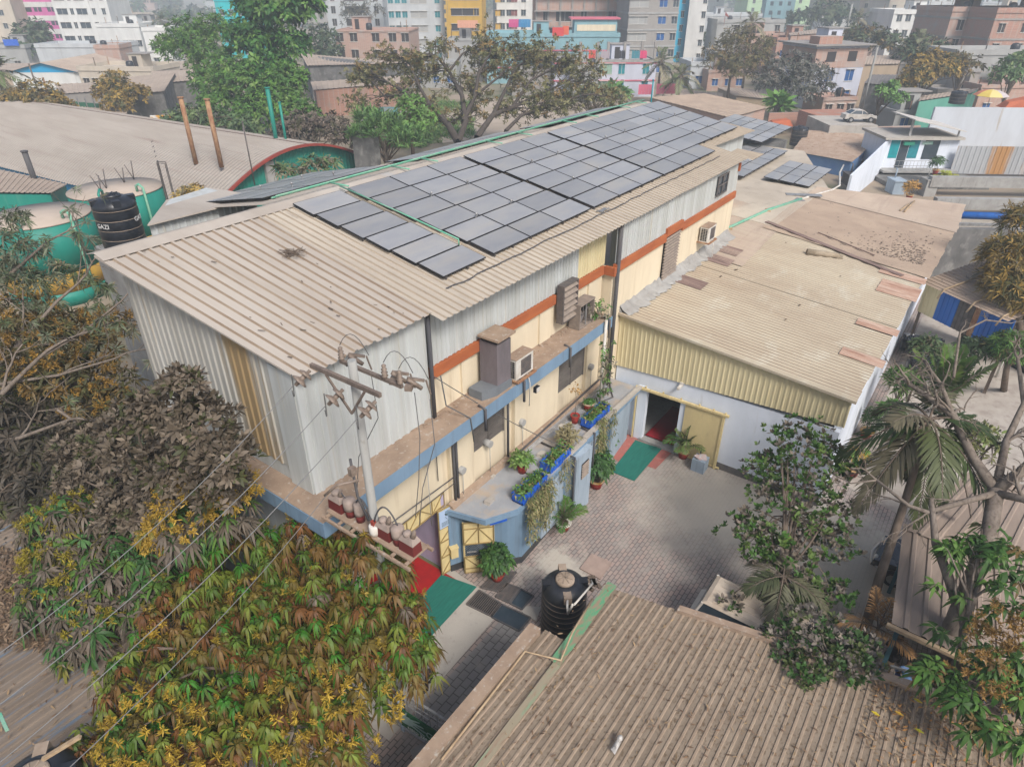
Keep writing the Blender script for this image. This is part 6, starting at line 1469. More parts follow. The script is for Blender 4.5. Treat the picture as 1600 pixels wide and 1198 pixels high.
# litter of leaves on the nearest roofs
def fgl(rg):
    x = rg.uniform(1, 12.6); y = rg.uniform(-8.5, 5.9)
    return fp(x, y, .075)
def fgl2(rg):
    x = 14.2-abs(rg.normal(0, 1.6)); y = -1.2-abs(rg.normal(0, 3.0)); x = min(x, 12.4-.197*(y-5.35))
    return fp(x, y, .085)
LC = [(.17, .105, .06), (.22, .15, .085), (.13, .08, .05), (.26, .18, .10)]
o = leafcloud('leaf_litter', [litter(2600, fgl, LC, .05, .16, 1), litter(1500, fgl2, LC+[(.33, .16, .05)], .07, .17, 2)]); tag(o, 'dead brown leaves strewn over the nearest shed roof', 'leaf litter', kind='stuff')
for i, (q, col) in enumerate((((1432, 1098), (.45, .34, .02)), ((1366, 1118), (.45, .34, .02)), ((1434, 1145), (.36, .34, .02)), ((1403, 1118), (.42, .25, .03)))):
    c = at(*q, 3.0)+[0, 0, .1]; mb = MB(); mb.hexa([c+[-.01, -.1, 0], c+[.035, 0, 0], c+[0, .1, 0], c+[-.04, 0, 0]], [c+[-.01, -.1, .01], c+[.035, 0, .02], c+[0, .1, .01], c+[-.04, 0, .02]])
    solo('fallen_leaf', mb, M('yellow_leaf_%d' % i, col), ['bright yellow fallen leaf, nearest the eave wall on the near roof', 'bright yellow fallen leaf below the leathery shrub on the near roof', 'greenish yellow fallen leaf lowest of the four on the near roof', 'orange yellow fallen leaf between the other bright leaves on the roof'][i], 'leaf', group='bright leaves on the nearest roof')
def llf(rg): 
    x = rg.uniform(-5.5, 5.4); y = rg.uniform(10.8, 22.2); return (x, y, 2.97+.025*(y-10.6)+.06)
def llf2(rg):
    p = at(rg.uniform(-40, 75), rg.uniform(860, 1010), 3.15); return (p[0], p[1], 2.9+.0252*(p[1]-10.6)+rg.uniform(.06, .14))
o = leafcloud('leaf_litter', [litter(1500, llf, LC, .06, .18, 3), litter(2500, llf2, [(.15, .10, .065), (.2, .14, .09), (.10, .07, .045)], .10, .26, 4)]); tag(o, 'thick brown leaf litter on the low roof at lower left', 'leaf litter', kind='stuff')
c = at(962, 1168, 3.1); mb = MB(); mb.hexa([c+[-.18, -.07, .06], c+[.16, -.05, .06], c+[.2, .06, .06], c+[-.12, .07, .06]], [c+[-.1, -.03, .12], c+[.1, -.02, .16], c+[.12, .03, .16], c+[-.08, .03, .1]]); mb.ball(c+[.17, 0, .14], (.09, .07, .06), 8, 5)
solo('crumpled_rag', mb, M('white_rag', (.5, .48, .45), (.25, .23, .21), (14, 14, 14)), 'small crumpled whitish rag on the nearest roof', 'rag')
# ================================================================== neighbourhood behind
def dirv(th): return RT*math.cos(th)+FH*math.sin(th)
def seg(pl, pr, py, dep, th):
    A = dp(pl, py, dep); a = A-CAM; d = dirv(th); k = pr-CX
    s = (k*(a @ FW)-FPX*(a @ RT))/(FPX*(d @ RT)-k*(d @ FW))
    return A, A+d*s, d
def P2_(p, z): return (p[0], p[1], z)
m_cw = {}
def wallmat(name, c, v=.86, st=(.22, .2, .18)):
    if name not in MC: M(name, c, tuple(k*v for k in c), (.5, .5, .15), c3=st, sc3=(1.5, 1.5, .12), lo3=.6, hi3=.85)
    return MC[name]
m_wframe = M('pale_window_frame', (.5, .48, .44)); m_winblue = M('blue_window_glass', (.02, .10, .30), (.015, .07, .2), rough=.25); m_wintl = M('teal_window_glass', (.02, .22, .26), (.015, .15, .18), rough=.25); m_winvoid = M('unglazed_opening', (.035, .03, .03))
RC = random.Random(5)
def block(name, label, pl, pr, py, dep, th, depth, h, mat, floors=3, cols=(), fh=3.1, ww=1.2, wh=1.4, pane=None, frame=True, par=.8, side=0, sidex='R', band=None, roofm=None, group=None, cat='building', z0=0.0, wtop=None, bandh=.25, scols=(.3, .7), ledge=False, rtop=True):
    A, B, d = seg(pl, pr, py, dep, th); nv = np.array([-d[1], d[0], 0]); nv = nv if nv @ FH > 0 else -nv
    Wd = np.linalg.norm((B-A)[:2])
    A0 = np.array([A[0], A[1], 0]); 
    def Q(u, v, z): return A0+d*u+nv*v+np.array([0, 0, z])
    t = thing(name, label, cat, A0+d*Wd/2, group)
    def bx(mb, u0, u1, v0, v1, za, zb_): mb.hexa([Q(u0, v0, za), Q(u1, v0, za), Q(u1, v1, za), Q(u0, v1, za)], [Q(u0, v0, zb_), Q(u1, v0, zb_), Q(u1, v1, zb_), Q(u0, v1, zb_)])
    mb = MB(); bx(mb, 0, Wd, 0, depth, z0, h); part('wall', mb, mat, t)
    if rtop:
        mb = MB(); bx(mb, -.15, Wd+.15, -.15, depth+.15, h+.001, h+.14)
        if par:
            for q in ((-.1, Wd+.1, -.1, .1), (-.1, Wd+.1, depth-.1, depth+.1), (-.1, .1, .1, depth-.1), (Wd-.1, Wd+.1, .1, depth-.1)): bx(mb, *q, h+.141, h+par)
        part('roof', mb, roofm or mat, t)
    if band is not None:
        mb = MB()
        for f in range(1, floors+1): bx(mb, -.12, Wd+.12, -.12, depth+.12, f*fh-bandh, f*fh)
        part('floor_band', mb, band, t)
    for f in range(floors):
        zz = z0+f*fh+.95
        if zz+wh > h: break
        for c in cols:
            u, w_, p_ = (c, ww, pane) if not isinstance(c, tuple) else (c[0], c[1], c[2] if len(c) > 2 else pane)
            u = u*Wd; mb = MB(); mb.m = 0; bx(mb, u-w_/2, u+w_/2, -.03, .05, zz, zz+wh)
            if frame:
                mb.m = 1; bx(mb, u-w_/2-.08, u+w_/2+.08, -.07, -.031, zz-.1, zz); bx(mb, u-w_/2-.1, u+w_/2+.1, -.3, -.031, zz+wh, zz+wh+.08); bx(mb, u-.03, u+.03, -.05, -.031, zz, zz+wh)
            part('window', mb, [p_ or m_glassd, m_wframe], t)
        if side:
            for c in scols:
                v = c*depth; mb = MB()
                if sidex == 'R': bx(mb, Wd-.05, Wd+.04, v-ww/2, v+ww/2, zz, zz+wh)
                else: bx(mb, -.04, .05, v-ww/2, v+ww/2, zz, zz+wh)
                part('window', mb, [pane or m_glassd], t)
    if rtop and par and h < 24:
        q = RC.random()
        if q < .75 and Wd > 7:
            mb = MB(); u0 = RC.uniform(.1, .6)*Wd; bx(mb, u0, u0+RC.uniform(2.4, 3.6), depth*.4, depth*.4+3, h+.142, h+2.5); mb.m = 1; bx(mb, u0-.2, u0+3.8, depth*.4-.2, depth*.4+3.2, h+2.501, h+2.62); mb.m = 2; bx(mb, u0+.6, u0+1.5, depth*.4-.03, depth*.4-.001, h+.2, h+2.1); part('stair_room', mb, [mat, w_conc, m_winvoid], t)
        if q > .3:
            p = Q(RC.uniform(.2, .8)*Wd, 1.6, h+.142); mb = MB(); mb.lathe(p, [(.62, 0), (.66, .5), (.66, 1.1), (.5, 1.35), (.2, 1.45)], 12); solo('roof_tank', mb, m_black, 'black water tank on the roof of the '+label, 'water tank', None, 'water tanks on far rooftops') if len(label.split()) < 8 else part('roof_tank', mb, m_black, t)
        for k in range(RC.randint(2, 6)):
            p = Q(RC.choice((.02, .25, .5, .75, .98))*Wd, RC.choice((.15, depth-.15)), h); mb = MB(); mb.bar(p, p+np.array([0, 0, RC.uniform(1.2, 2.2)]), .09); part('rebar_stub', mb, m_rustm, t)
    return t, Q, Wd, bx
def gz(px, py, dep): return dp(px, py, dep)[2]
def tinroof(name, label, quad, mat, wall=None, pitch=.5, group=None, skirts=True):
    """sheet roof given by four world points (ribs run 0->3) with walls down to the ground"""
    q = [A3(p) for p in quad]; c = sum(q)/4
    t = thing(name, label, 'shed', (c[0], c[1], 0), group)
    mb = MB(); mb.corr(*q, pitch, .05, 'trap', jit=.006, rows=2); part('roof', mb, mat, t)
    if wall is not None:
        mb = MB(); ins = [p*.96+c*.04 for p in q]; mb.hexa([(p[0], p[1], 0) for p in ins], [(p[0], p[1], p[2]-.12) for p in ins]); part('wall', mb, wall, t)
    return t
w_white = wallmat('white_render', (.62, .62, .60)); w_beige = wallmat('beige_render', (.50, .44, .36)); w_pink = wallmat('pink_panel', (.58, .13, .36)); w_grey = wallmat('grey_render', (.34, .34, .33)); w_lgrey = wallmat('light_grey_render', (.46, .48, .49))
w_turq = wallmat('turquoise_render', (.02, .42, .45)); w_yel = wallmat('mustard_render', (.52, .32, .05)); w_teal = wallmat('pale_teal_render', (.22, .38, .42)); w_lb = wallmat('bright_blue_render', (.03, .36, .55)); w_pw = wallmat('pale_blue_white', (.50, .52, .60)); w_lg = wallmat('pale_green_render', (.42, .58, .36)); w_tan = wallmat('tan_render', (.40, .31, .22)); w_pinkl = wallmat('pink_trim', (.55, .14, .19)); w_mar = wallmat('maroon_render', (.19, .06, .06)); w_conc = wallmat('raw_concrete', (.29, .27, .25))
# --- left skyline
block('apartment_block', 'beige apartment tower at the far left edge with small windows', -70, 34, 60, 178, .2, 14, 30, w_beige, 9, (.15, .45, .62, .82), ww=1, wh=1.3)
t, Q, Wd, bx = block('apartment_block', 'apartment tower striped with pink panels and white balcony bands', 38, 102, 60, 188, .05, 12, 31, w_pink, 9, (.5, .6, .82, .92), fh=3.3, band=w_white, bandh=1.25, ww=.9, wh=1.5, frame=False)
for f in range(9):
    mb = MB(); bx(mb, .3, Wd*.4, -.05, .02, f*3.3+.9, f*3.3+2.0); part('balcony', mb, m_winvoid, t)
block('apartment_block', 'tall white apartment tower with wide balcony windows', 98, 182, 60, 178, .08, 14, 27.5, w_white, 8, ((.14, 2.6), (.32, .8), (.5, 2.6), (.72, .8), (.9, .8)), fh=3.2)
block('apartment_block', 'lower white house block with a flat roof before the white tower', 158, 224, 70, 166, .05, 12, gz(190, 42, 166), w_white, 4, (.1, (.35, 2.2), .6, .75, .92), side=0)
block('house', 'long low white house at the foot of the pink striped tower', 60, 190, 90, 150, .0, 9, gz(120, 74, 150), w_lgrey, 1, (.08, .18, .4, .62, .85), ww=1.6, pane=m_winvoid)
block('house', 'small brick sided house between the low white houses', 152, 190, 92, 147, .1, 7, gz(160, 76, 147), m_brickp, 1, (.5,))
block('house', 'grey unfinished flat roofed house right of the white blocks', 214, 252, 60, 205, .0, 9, gz(230, 38, 205), w_grey, 3, (.2, .5, .8), pane=m_winvoid)
block('house', 'narrow white house with dark windows beside the light green tree', 229, 268, 75, 158, .1, 8, gz(245, 48, 158), w_white, 2, (.3, .7))
block('house', 'low shop with a blue banner at the far left edge', -20, 42, 85, 152, .1, 8, gz(10, 76, 152), w_grey, 1, (.3, .7), pane=m_winvoid)
mb = MB(); A, B, d = seg(7, 30, 72, 151, .1); mb.slab([A, B, B+[0, 0, 1.3], A+[0, 0, 1.3]], .1); solo('banner', mb, m_blueplastic, 'blue banner over the low shop at the far left', 'banner')
block('apartment_block', 'turquoise apartment tower half hidden by the tall green tree', 342, 400, 40, 178, .1, 12, gz(350, 2, 178), w_turq, 6, (.15, .4, .65, .9), side=0)
# low sheds on the left
tinroof('shed', 'long tan roofed shed before the white houses', [dp(-40, 100, 146), dp(290, 96, 146), dp(290, 108, 132), dp(-40, 112, 132)], m_rooffar, w_tan, 1.2, 'tin roofed sheds behind the arched roof')
A, B, d = seg(18, 127, 122, 122, .0); zt = gz(70, 113, 122)
t = thing('shed', 'white walled shed with a bright blue gable', 'shed', (A[0], A[1], 0), 'tin roofed sheds behind the arched roof')
nv = np.array([-d[1], d[0], 0]); nv = nv if nv @ FH > 0 else -nv; L_ = np.linalg.norm((B-A)[:2]); A0 = np.array([A[0], A[1], 0])
mb = MB(); mb.hexa([A0, A0+d*L_, A0+d*L_+nv*18, A0+nv*18], [p+np.array([0, 0, zt]) for p in (A0, A0+d*L_, A0+d*L_+nv*18, A0+nv*18)]); part('wall', mb, w_white, t)
ap = 1.55
g_ = [A0+[0, 0, zt+.01], A0+d*L_+[0, 0, zt+.01], A0+d*L_+[0, 0, zt+.15], A0+d*L_*.5+[0, 0, zt+ap], A0+[0, 0, zt+.15]]
mb = MB(); mb.hexa([p-nv*.03 for p in g_], [p+nv*.1 for p in g_]); part('gable', mb, m_brightblue if False else M('sky_blue_gable', (.01, .28, .52)), t)
mb = MB(); o_ = -nv*.6
for a, b in ((0, .5), (1, .5)):
    e0 = A0+d*L_*a+[0, 0, zt+.1]; e1 = A0+d*L_*b+[0, 0, zt+ap+.1]; mb.corr(e0+o_, e0+nv*18, e1+nv*18, e1+o_, .6, .05)
part('roof', mb, m_rooffar, t)
block('house', 'low concrete house with two brown doors beside the blue gabled shed', 125, 242, 122, 121, -.1, 9, gz(150, 110, 121), w_beige, 1, ((.08, 1.1), (.2, 1.1), (.55, 3), (.8, 3)), pane=m_winvoid, wh=1.9)
tinroof('shed', 'flat dusty tin roof over the green panel fence', [dp(85, 132, 112), dp(170, 128, 112), dp(165, 142, 103), dp(95, 147, 103)], m_rooffar, w_conc, 1.0, 'tin roofed sheds behind the arched roof')
tinroof('shed', 'pale tin roofed shed right of the yellow flowering tree', [dp(190, 122, 112), dp(275, 112, 112), dp(256, 143, 98), dp(180, 147, 98)], m_rooffar, m_cdark, 1.0, 'tin roofed sheds behind the arched roof')
tinroof('shed', 'dark walled open shed by the light green trees', [dp(235, 112, 118), dp(315, 108, 118), dp(310, 125, 108), dp(250, 130, 108)], m_rooffar, m_cdark, 1.0, 'tin roofed sheds behind the arched roof')
tinroof('shed', 'rusty brown low roof just behind the arched green shed', [dp(110, 166, 98), dp(200, 172, 95), dp(190, 196, 84), dp(95, 188, 86)], m_roofdark if False else m_rooffar, m_brickp, .6, 'tin roofed sheds behind the arched roof')
fe = thing('panel_fence', 'fence of dark green sheet panels on thin poles', 'fence', at(120, 163))
for i in range(5):
    A, B, d = seg(96+i*12.3, 107.5+i*12.3, 155, 100-i*.6, -.1); mb = MB(); mb.hexa([P2_(A, .1), P2_(B, .1), P2_(B+FH*.1, .1), P2_(A+FH*.1, .1)], [P2_(A, 2.4), P2_(B, 2.4), P2_(B+FH*.1, 2.4), P2_(A+FH*.1, 2.4)]); part('panel', mb, M('dark_green_sheet', (.03, .12, .07)) if 'dark_green_sheet' not in MC else MC['dark_green_sheet'], fe)
    mb = MB(); mb.bar(P2_(A, 0), P2_(A, 3.2), .12); part('post', mb, m_steel, fe)
A, B, d = seg(233, 264, 178, 86, .1); mb = MB(); mb.hexa([P2_(A, 0), P2_(B, 0), P2_(B+FH*.2, 0), P2_(A+FH*.2, 0)], [P2_(A, 2.9), P2_(B, 2.9), P2_(B+FH*.2, 2.9), P2_(A+FH*.2, 2.9)])
solo('painted_wall', mb, M('orange_white_mural', (.55, .28, .04), (.6, .58, .54), (.6, .6, .9), det=3, lo=.48, hi=.54), 'wall blotched with orange and white paint behind the arched roof', 'wall')
# --- centre skyline
block('house', 'unfinished three storey pink brick house left of the spreading tree', 526, 640, 75, 140, -.05, 12, gz(560, 49, 140), m_brickp, 3, (.06, .25, .55, .78, .95), pane=m_winvoid, ww=1.5, wh=1.6, par=.3)
block('house', 'grey concrete frame building behind the pink brick house', 512, 600, 30, 190, .0, 12, gz(550, -40, 190), w_lgrey, 6, (.12, (.5, 5.5), .88), pane=m_winvoid, wh=1.8)
block('apartment_block', 'pale grey apartment block with teal windows', 606, 694, 20, 165, .12, 12, 26, w_lgrey, 8, (.06, .18, .3, (.55, 4, w_grey), .88), pane=m_wintl)
block('apartment_block', 'mustard yellow apartment block with laundry balconies', 697, 753, 20, 163, -.05, 12, 26, w_yel, 8, ((.45, 5.5), .85), pane=m_winvoid, wh=1.5, side=0, fh=3.3)
block('apartment_block', 'white apartment block with a maroon stripe and mustard corner', 776, 852, 20, 175, .1, 12, 27, w_white, 8, ((.03, 1.5, w_yel), .12, .25, (.36, 1.6, w_mar), .55, .85), side=0)
t, Q, Wd, bx = block('unfinished_building', 'unfinished brick and concrete frame building at the top centre', 838, 985, 35, 150, .05, 12, gz(900, -5, 150), m_brickp, 5, (.1, (.3, 4), .5, (.8, 2.5)), pane=m_winvoid, wh=1.9, par=0)
for u in np.linspace(0, 1, 9):
    mb = MB(); bx(mb, u*Wd-.2, u*Wd+.2, -.25, -.08, 0, gz(900, -5, 150)); part('column', mb, w_conc, t)
mb = MB()
for f in range(1, 6): bx(mb, -.6, Wd+.3, -1.2, -.26, f*3.1-.2, f*3.1)
part('slab_edge', mb, w_conc, t)
block('apartment_block', 'bare grey concrete tower with bright blue windows', 981, 1058, 40, 140, .1, 11, 24, w_conc, 7, ((.2, 4, w_grey), (.68, 1.6, m_winblue), (.93, 1.1)), side=0, frame=True, band=w_grey, bandh=.3)
block('apartment_block', 'narrow tower with a bright blue side', 1056, 1074, 35, 168, .3, 10, 27, w_lb, 8, (.5,), ww=.9)
block('apartment_block', 'narrow tower with a plain white face beside the bright blue tower', 1074, 1102, 35, 166, -.2, 10, 27, w_white, 8, (.85,), ww=.9)
t, Q, Wd, bx = block('house', 'pale teal house with a red and cream trimmed stair room', 760, 968, 62, 132, .0, 10, gz(860, 58, 132), w_teal, 2, (.3, .5, .7), band=w_pinkl, par=.7)
h_ = gz(860, 58, 132); mb = MB(); bx(mb, Wd*.66, Wd*.98, 1, 6, h_+.15, h_+3.0); part('stair_room', mb, w_teal, t)
mb = MB(); bx(mb, Wd*.63, Wd*1.0, .6, 6.4, h_+3.0, h_+3.3); part('stair_roof', mb, w_pinkl, t)
mb = MB(); bx(mb, Wd*.68, Wd*.97, .93, .99, h_+1.0, h_+2.1); part('cream_panel', mb, m_cream, t)
h_ = gz(960, 99, 116)
t, Q, Wd, bx = block('house', 'two storey lilac white house with pink trim and pillars on its open roof', 866, 1024, 120, 118, .04, 11, h_, w_pw, 2, (.32, (.47, 3.4, M('green_curtain', (.16, .30, .22), (.3, .38, .3), (6, 6, .2))), .66, .9), fh=h_/2, band=w_pinkl, bandh=.22, par=.35, roofm=m_conc, ww=1.1, wh=1.7, pane=m_wintl)
for u in (.12, .25, .42, .52, .68, .85, .98):
    mb = MB(); bx(mb, u*Wd-.22, u*Wd+.22, .3, .74, h_+.142, h_+3.2); part('pillar', mb, w_conc, t)
for i, (u, c, w_) in enumerate(((.33, (.55, .08, .06), 1.2), (.45, (.35, .3, .33), 1.5), (.63, (.03, .03, .04), 1.0), (.75, (.05, .2, .25), 1.4), (.83, (.6, .06, .16), 1.2))):
    mb = MB(); n = 6
    for k in range(n): bx(mb, u*Wd+k*w_/n, u*Wd+(k+.95)*w_/n, .08+.05*math.sin(k*2), .12+.05*math.sin(k*2), h_+.6, h_+1.9-.15*(k % 2))
    solo('laundry', mb, M('laundry_cloth_%d' % i, c), ['red cloth', 'grey striped cloth', 'black cloth', 'dark teal cloth', 'bright pink cloth'][i]+' drying on the open roof of the lilac white house', 'laundry', group='washing on the open roof')
block('house', 'grey house with a green window left of the lilac white house', 896, 934, 130, 112, .04, 8, gz(910, 108, 112), w_grey, 1, (.5,), ww=1.8, wh=2, pane=m_wintl)
for i, (px, py, dep, w_, c) in enumerate(((720, 44, 150, 4.6, (.6, .3, .2)), (868, 57, 128, 2.2, (.55, .05, .05)), (884, 55, 128, 1.2, (.6, .12, .06)), (800, 43, 142, 2.5, (.5, .06, .2)), (815, 43, 142, 2.6, (.03, .2, .4)), (1030, 147, 108, 3.2, (.5, .14, .2)), (1002, 148, 109, 2.2, (.5, .12, .18)))):
    A, B, d = seg(px-5, px+5, py, dep, .0); B = A+d*w_; mb = MB()
    for k in range(8): mb.hexa([A+(B-A)*k/8+FH*.1*(k % 2), A+(B-A)*(k+.96)/8+FH*.1*(k % 2), A+(B-A)*(k+.96)/8+FH*(.1*(k % 2)+.05), A+(B-A)*k/8+FH*(.1*(k % 2)+.05)], [A+(B-A)*k/8+[0, 0, 1.5]+FH*.1, A+(B-A)*(k+.96)/8+[0, 0, 1.5]+FH*.1, A+(B-A)*(k+.96)/8+[0, 0, 1.5]+FH*.15, A+(B-A)*k/8+[0, 0, 1.5]+FH*.15])
    solo('laundry', mb, M('washing_%d' % i, c), ['peach sheet hung by the mustard block', 'red washing left of the trimmed stair room', 'orange red washing beside the red washing by the stair room', 'magenta washing below the striped white block', 'blue washing below the striped white block', 'pink quilt on the fence right of the lilac house', 'rose quilt on the fence before the lilac house'][i], 'laundry', group='washing hung among the far houses')
# long sheds in front
tinroof('shed', 'wide tan roofed open shed left of the spreading tree', [dp(470, 84, 130), dp(640, 98, 122), dp(600, 100, 112), dp(480, 103, 112)], m_rooffar, m_cdark, 1.0, 'long sheds beyond the warehouse')
tinroof('shed', 'low tan roof over the long brick wall', [dp(485, 128, 108), dp(640, 118, 108), dp(625, 130, 101), dp(490, 141, 101)], m_rooffar, m_brick, 1.0, 'long sheds beyond the warehouse')
A, B, d = seg(560, 640, 158, 96, .0); mb = MB(); mb.hexa([P2_(A, 0), P2_(B, 0), P2_(B+FH*.25, 0), P2_(A+FH*.25, 0)], [P2_(A, 1.6), P2_(B, 1.6), P2_(B+FH*.25, 1.6), P2_(A+FH*.25, 1.6)]); solo('wall', mb, m_conc, 'low grey wall edging the overgrown plot', 'wall')
A, B, d = seg(580, 620, 152, 94, .0); mb = MB(); mb.hexa([P2_(A, 0), P2_(B, 0), P2_(B+FH*2, 0), P2_(A+FH*2, 0)], [P2_(A, 1.9), P2_(B, 1.9), P2_(B+FH*2, 2.2), P2_(A+FH*2, 2.2)]); solo('hut', mb, M('teal_hut', (.03, .19, .22), (.2, .2, .18), (.8, .8, .8)), 'small teal hut in the overgrown plot', 'hut')
tinroof('hut', 'small tin roofed hut among the green weeds behind the arch', [dp(550, 198, 66), dp(590, 198, 66), dp(592, 210, 62), dp(548, 208, 62)], m_rooffar, m_cdark, .4)
q4 = [at(1012, 152, 3.6), at(1100, 146, 3.9), at(1200, 168, 3.6), at(1140, 184, 3.3)]
tinroof('shed', 'broad dusty roofed brick shed just beyond the warehouse end', [q4[0], q4[3], q4[2], q4[1]], m_roofbrown, m_brickp, .8, 'long sheds beyond the warehouse')
tinroof('shed', 'low tan roof behind the pair of coconut palms', [dp(1045, 138, 118), dp(1130, 146, 112), dp(1125, 160, 104), dp(1020, 150, 112)], m_rooffar, w_tan, .8, 'long sheds beyond the warehouse')
tinroof('shed', 'sandy roofed shed between the olive tree and the grey tree', [dp(1120, 136, 124), dp(1215, 142, 118), dp(1210, 156, 110), dp(1150, 150, 112)], m_rooffar, w_tan, .8, 'long sheds beyond the warehouse')
block('house', 'low grey white house behind the olive coloured tree', 1078, 1150, 118, 128, .05, 8, gz(1100, 103, 128), w_lgrey, 1, (.2, .6, .85), pane=m_winblue)
# --- right skyline
block('apartment_block', 'far pale green apartment towers at upper right', 1166, 1262, 20, 290, .05, 16, 42, w_lg, 12, (.1, .25, .5, .62, .85), side=0)
block('house', 'flat roofed grey house with washing beyond the olive tree', 1100, 1190, 30, 215, .0, 12, gz(1150, 26, 215), w_lgrey, 4, (.2, .5, .8), pane=m_winvoid)
block('house', 'low grey rooftop house with a red flag', 1120, 1225, 45, 170, .0, 10, gz(1160, 36, 170), w_grey, 3, (.3, .6, .9), pane=m_winvoid)
A = dp(1131, 40, 168); mb = MB(); mb.tube([A, A+[0, 0, 3]], .06, 5); mb.hexa([A+[0, 0, 2.2], A+RT*1.0+[0, 0, 1.7], A+RT*1.0+FH*.04+[0, 0, 1.7], A+FH*.04+[0, 0, 2.2]], [A+[0, 0, 3.0], A+RT*.9+[0, 0, 2.0], A+RT*.9+FH*.04+[0, 0, 2.0], A+FH*.04+[0, 0, 3.0]]); solo('flag', mb, m_red, 'red flag on a pole over the grey rooftop', 'flag')
block('apartment_block', 'beige apartment tower at upper right, nearer the grey trees', 1340, 1384, 20, 235, .1, 12, 36, w_beige, 10, (.25, (.75, 3, w_teal)), side=0)
block('apartment_block', 'cream apartment tower above the white corner house', 1386, 1446, 20, 215, .1, 12, 34, w_beige, 10, (.15, .45, .75), side=0)
block('house', 'white two storey house with a brown tiled parapet', 1392, 1478, 40, 150, .08, 10, gz(1420, 22, 150), w_white, 4, (.12, .28, (.55, 4), .85), par=.9, roofm=w_white)
block('apartment_block', 'pale blue grey block half hidden behind the brick houses', 1450, 1510, 10, 190, .05, 12, 29, w_lgrey, 9, (.2, .5, .8))
block('house', 'rough brick house with an open concrete balcony floor', 1476, 1548, 60, 122, .12, 10, gz(1500, 18, 122), m_brickp, 5, (.25, (.7, 3.0)), pane=m_winvoid, wh=1.7, band=w_conc, bandh=.35)
block('house', 'tall raw brick house at the upper right corner', 1545, 1690, 60, 116, .08, 12, gz(1570, 20, 116), m_brick, 5, (.1, .35, .7), pane=m_winvoid, band=w_conc, bandh=.3)
block('house', 'grey walled ground floor house below the raw brick houses', 1490, 1680, 105, 104, .05, 8, gz(1540, 86, 104), w_grey, 2, (.15, .4, .6), pane=m_winvoid)
t, Q, Wd, bx = block('house', 'three storey house with raw brick top over a stained white floor', 1268, 1346, 120, 106, .25, 9, gz(1300, 74, 106), w_pw, 3, (.35, .75), pane=m_winblue, ww=1.5, wh=1.7, par=.3, side=0)
h_ = gz(1300, 74, 106); mb = MB(); bx(mb, -.06, Wd+.06, -.06, 9.06, 6.0, h_-.1); part('brick_floor', mb, m_brickp, t)
mb = MB()
for u in (.3, .72): mb = MB(); bx(mb, u*Wd-.8, u*Wd+.8, -.1, -.061, 6.9, h_-.5); part('opening', mb, m_winvoid, t)
mb = MB(); bx(mb, -.8, Wd+.9, -.8, 9.5, h_+.31, h_+.5); part('roof_slab', mb, w_conc, t)
mb = MB(); bx(mb, Wd*.05, Wd*.5, .5, 3, h_+.51, h_+1.6); part('brick_parapet', mb, m_brick, t)
tinroof('house', 'small dark brick room with a curved tin roof behind the grey tree', [dp(1232, 52, 128), dp(1290, 44, 128), dp(1290, 52, 120), dp(1235, 56, 120)], m_rooffar, m_brickp, .5)
for (pl, pr, py, dep, hz, m_, lab) in ((1278, 1345, 188, 86, 2.9, m_brick, 'square brick enclosure left of the white office'), (1200, 1252, 190, 92, 2.3, m_brick, 'red brick boundary wall with a blue post'), (1365, 1440, 196, 84, 2.0, m_brickp, 'brick parapet wall beside the white office roof')):
    A, B, d = seg(pl, pr, py, dep, .15); nv = np.array([-d[1], d[0], 0]); dd = 5 if hz > 2.5 else .25
    mb = MB(); mb.hexa([P2_(A, 0), P2_(B, 0), P2_(B+nv*dd, 0), P2_(A+nv*dd, 0)], [P2_(A, hz), P2_(B, hz), P2_(B+nv*dd, hz), P2_(A+nv*dd, hz)]); solo('brick_wall', mb, m_, lab, 'wall', group='brick walls beyond the low shed')
A = dp(1253, 190, 91); mb = MB(); mb.bar(P2_(A, 0), P2_(A, 2.6), .45); solo('post', mb, w_lb, 'bright blue post at the end of the red brick wall', 'post')
tinroof('shed', 'low shed with a tan tin roof left of the yellow mango tree', [dp(1345, 88, 118), dp(1412, 86, 118), dp(1405, 100, 108), dp(1340, 102, 108)], m_rooffar, w_tan, .6, 'small roofs right of the grey tree')
tinroof('shed', 'grey hip roofed open shed below the yellow mango tree', [dp(1362, 117, 104), dp(1402, 117, 104), dp(1392, 134, 96), dp(1350, 130, 98)], M('grey_fibre_roof', (.17, .155, .15), (.14, .13, .125)), m_cdark, .6, 'small roofs right of the grey tree')
tinroof('shed', 'small pinkish tin roof left of the striped umbrella', [dp(1440, 150, 92), dp(1530, 138, 92), dp(1520, 145, 86), dp(1435, 158, 86)], m_rooffar, wallmat('mint_wall', (.12, .36, .28)), .6, 'small roofs right of the grey tree')
A, B, d = seg(1395, 1520, 150, 92, .05); mb = MB(); mb.hexa([P2_(A, 0), P2_(B, 0), P2_(B+FH*.3, 0), P2_(A+FH*.3, 0)], [P2_(A, 2.6), P2_(B, 2.6), P2_(B+FH*.3, 2.6), P2_(A+FH*.3, 2.6)]); solo('wall', mb, m_cdark, 'stained grey wall under the yellow mango tree', 'wall')
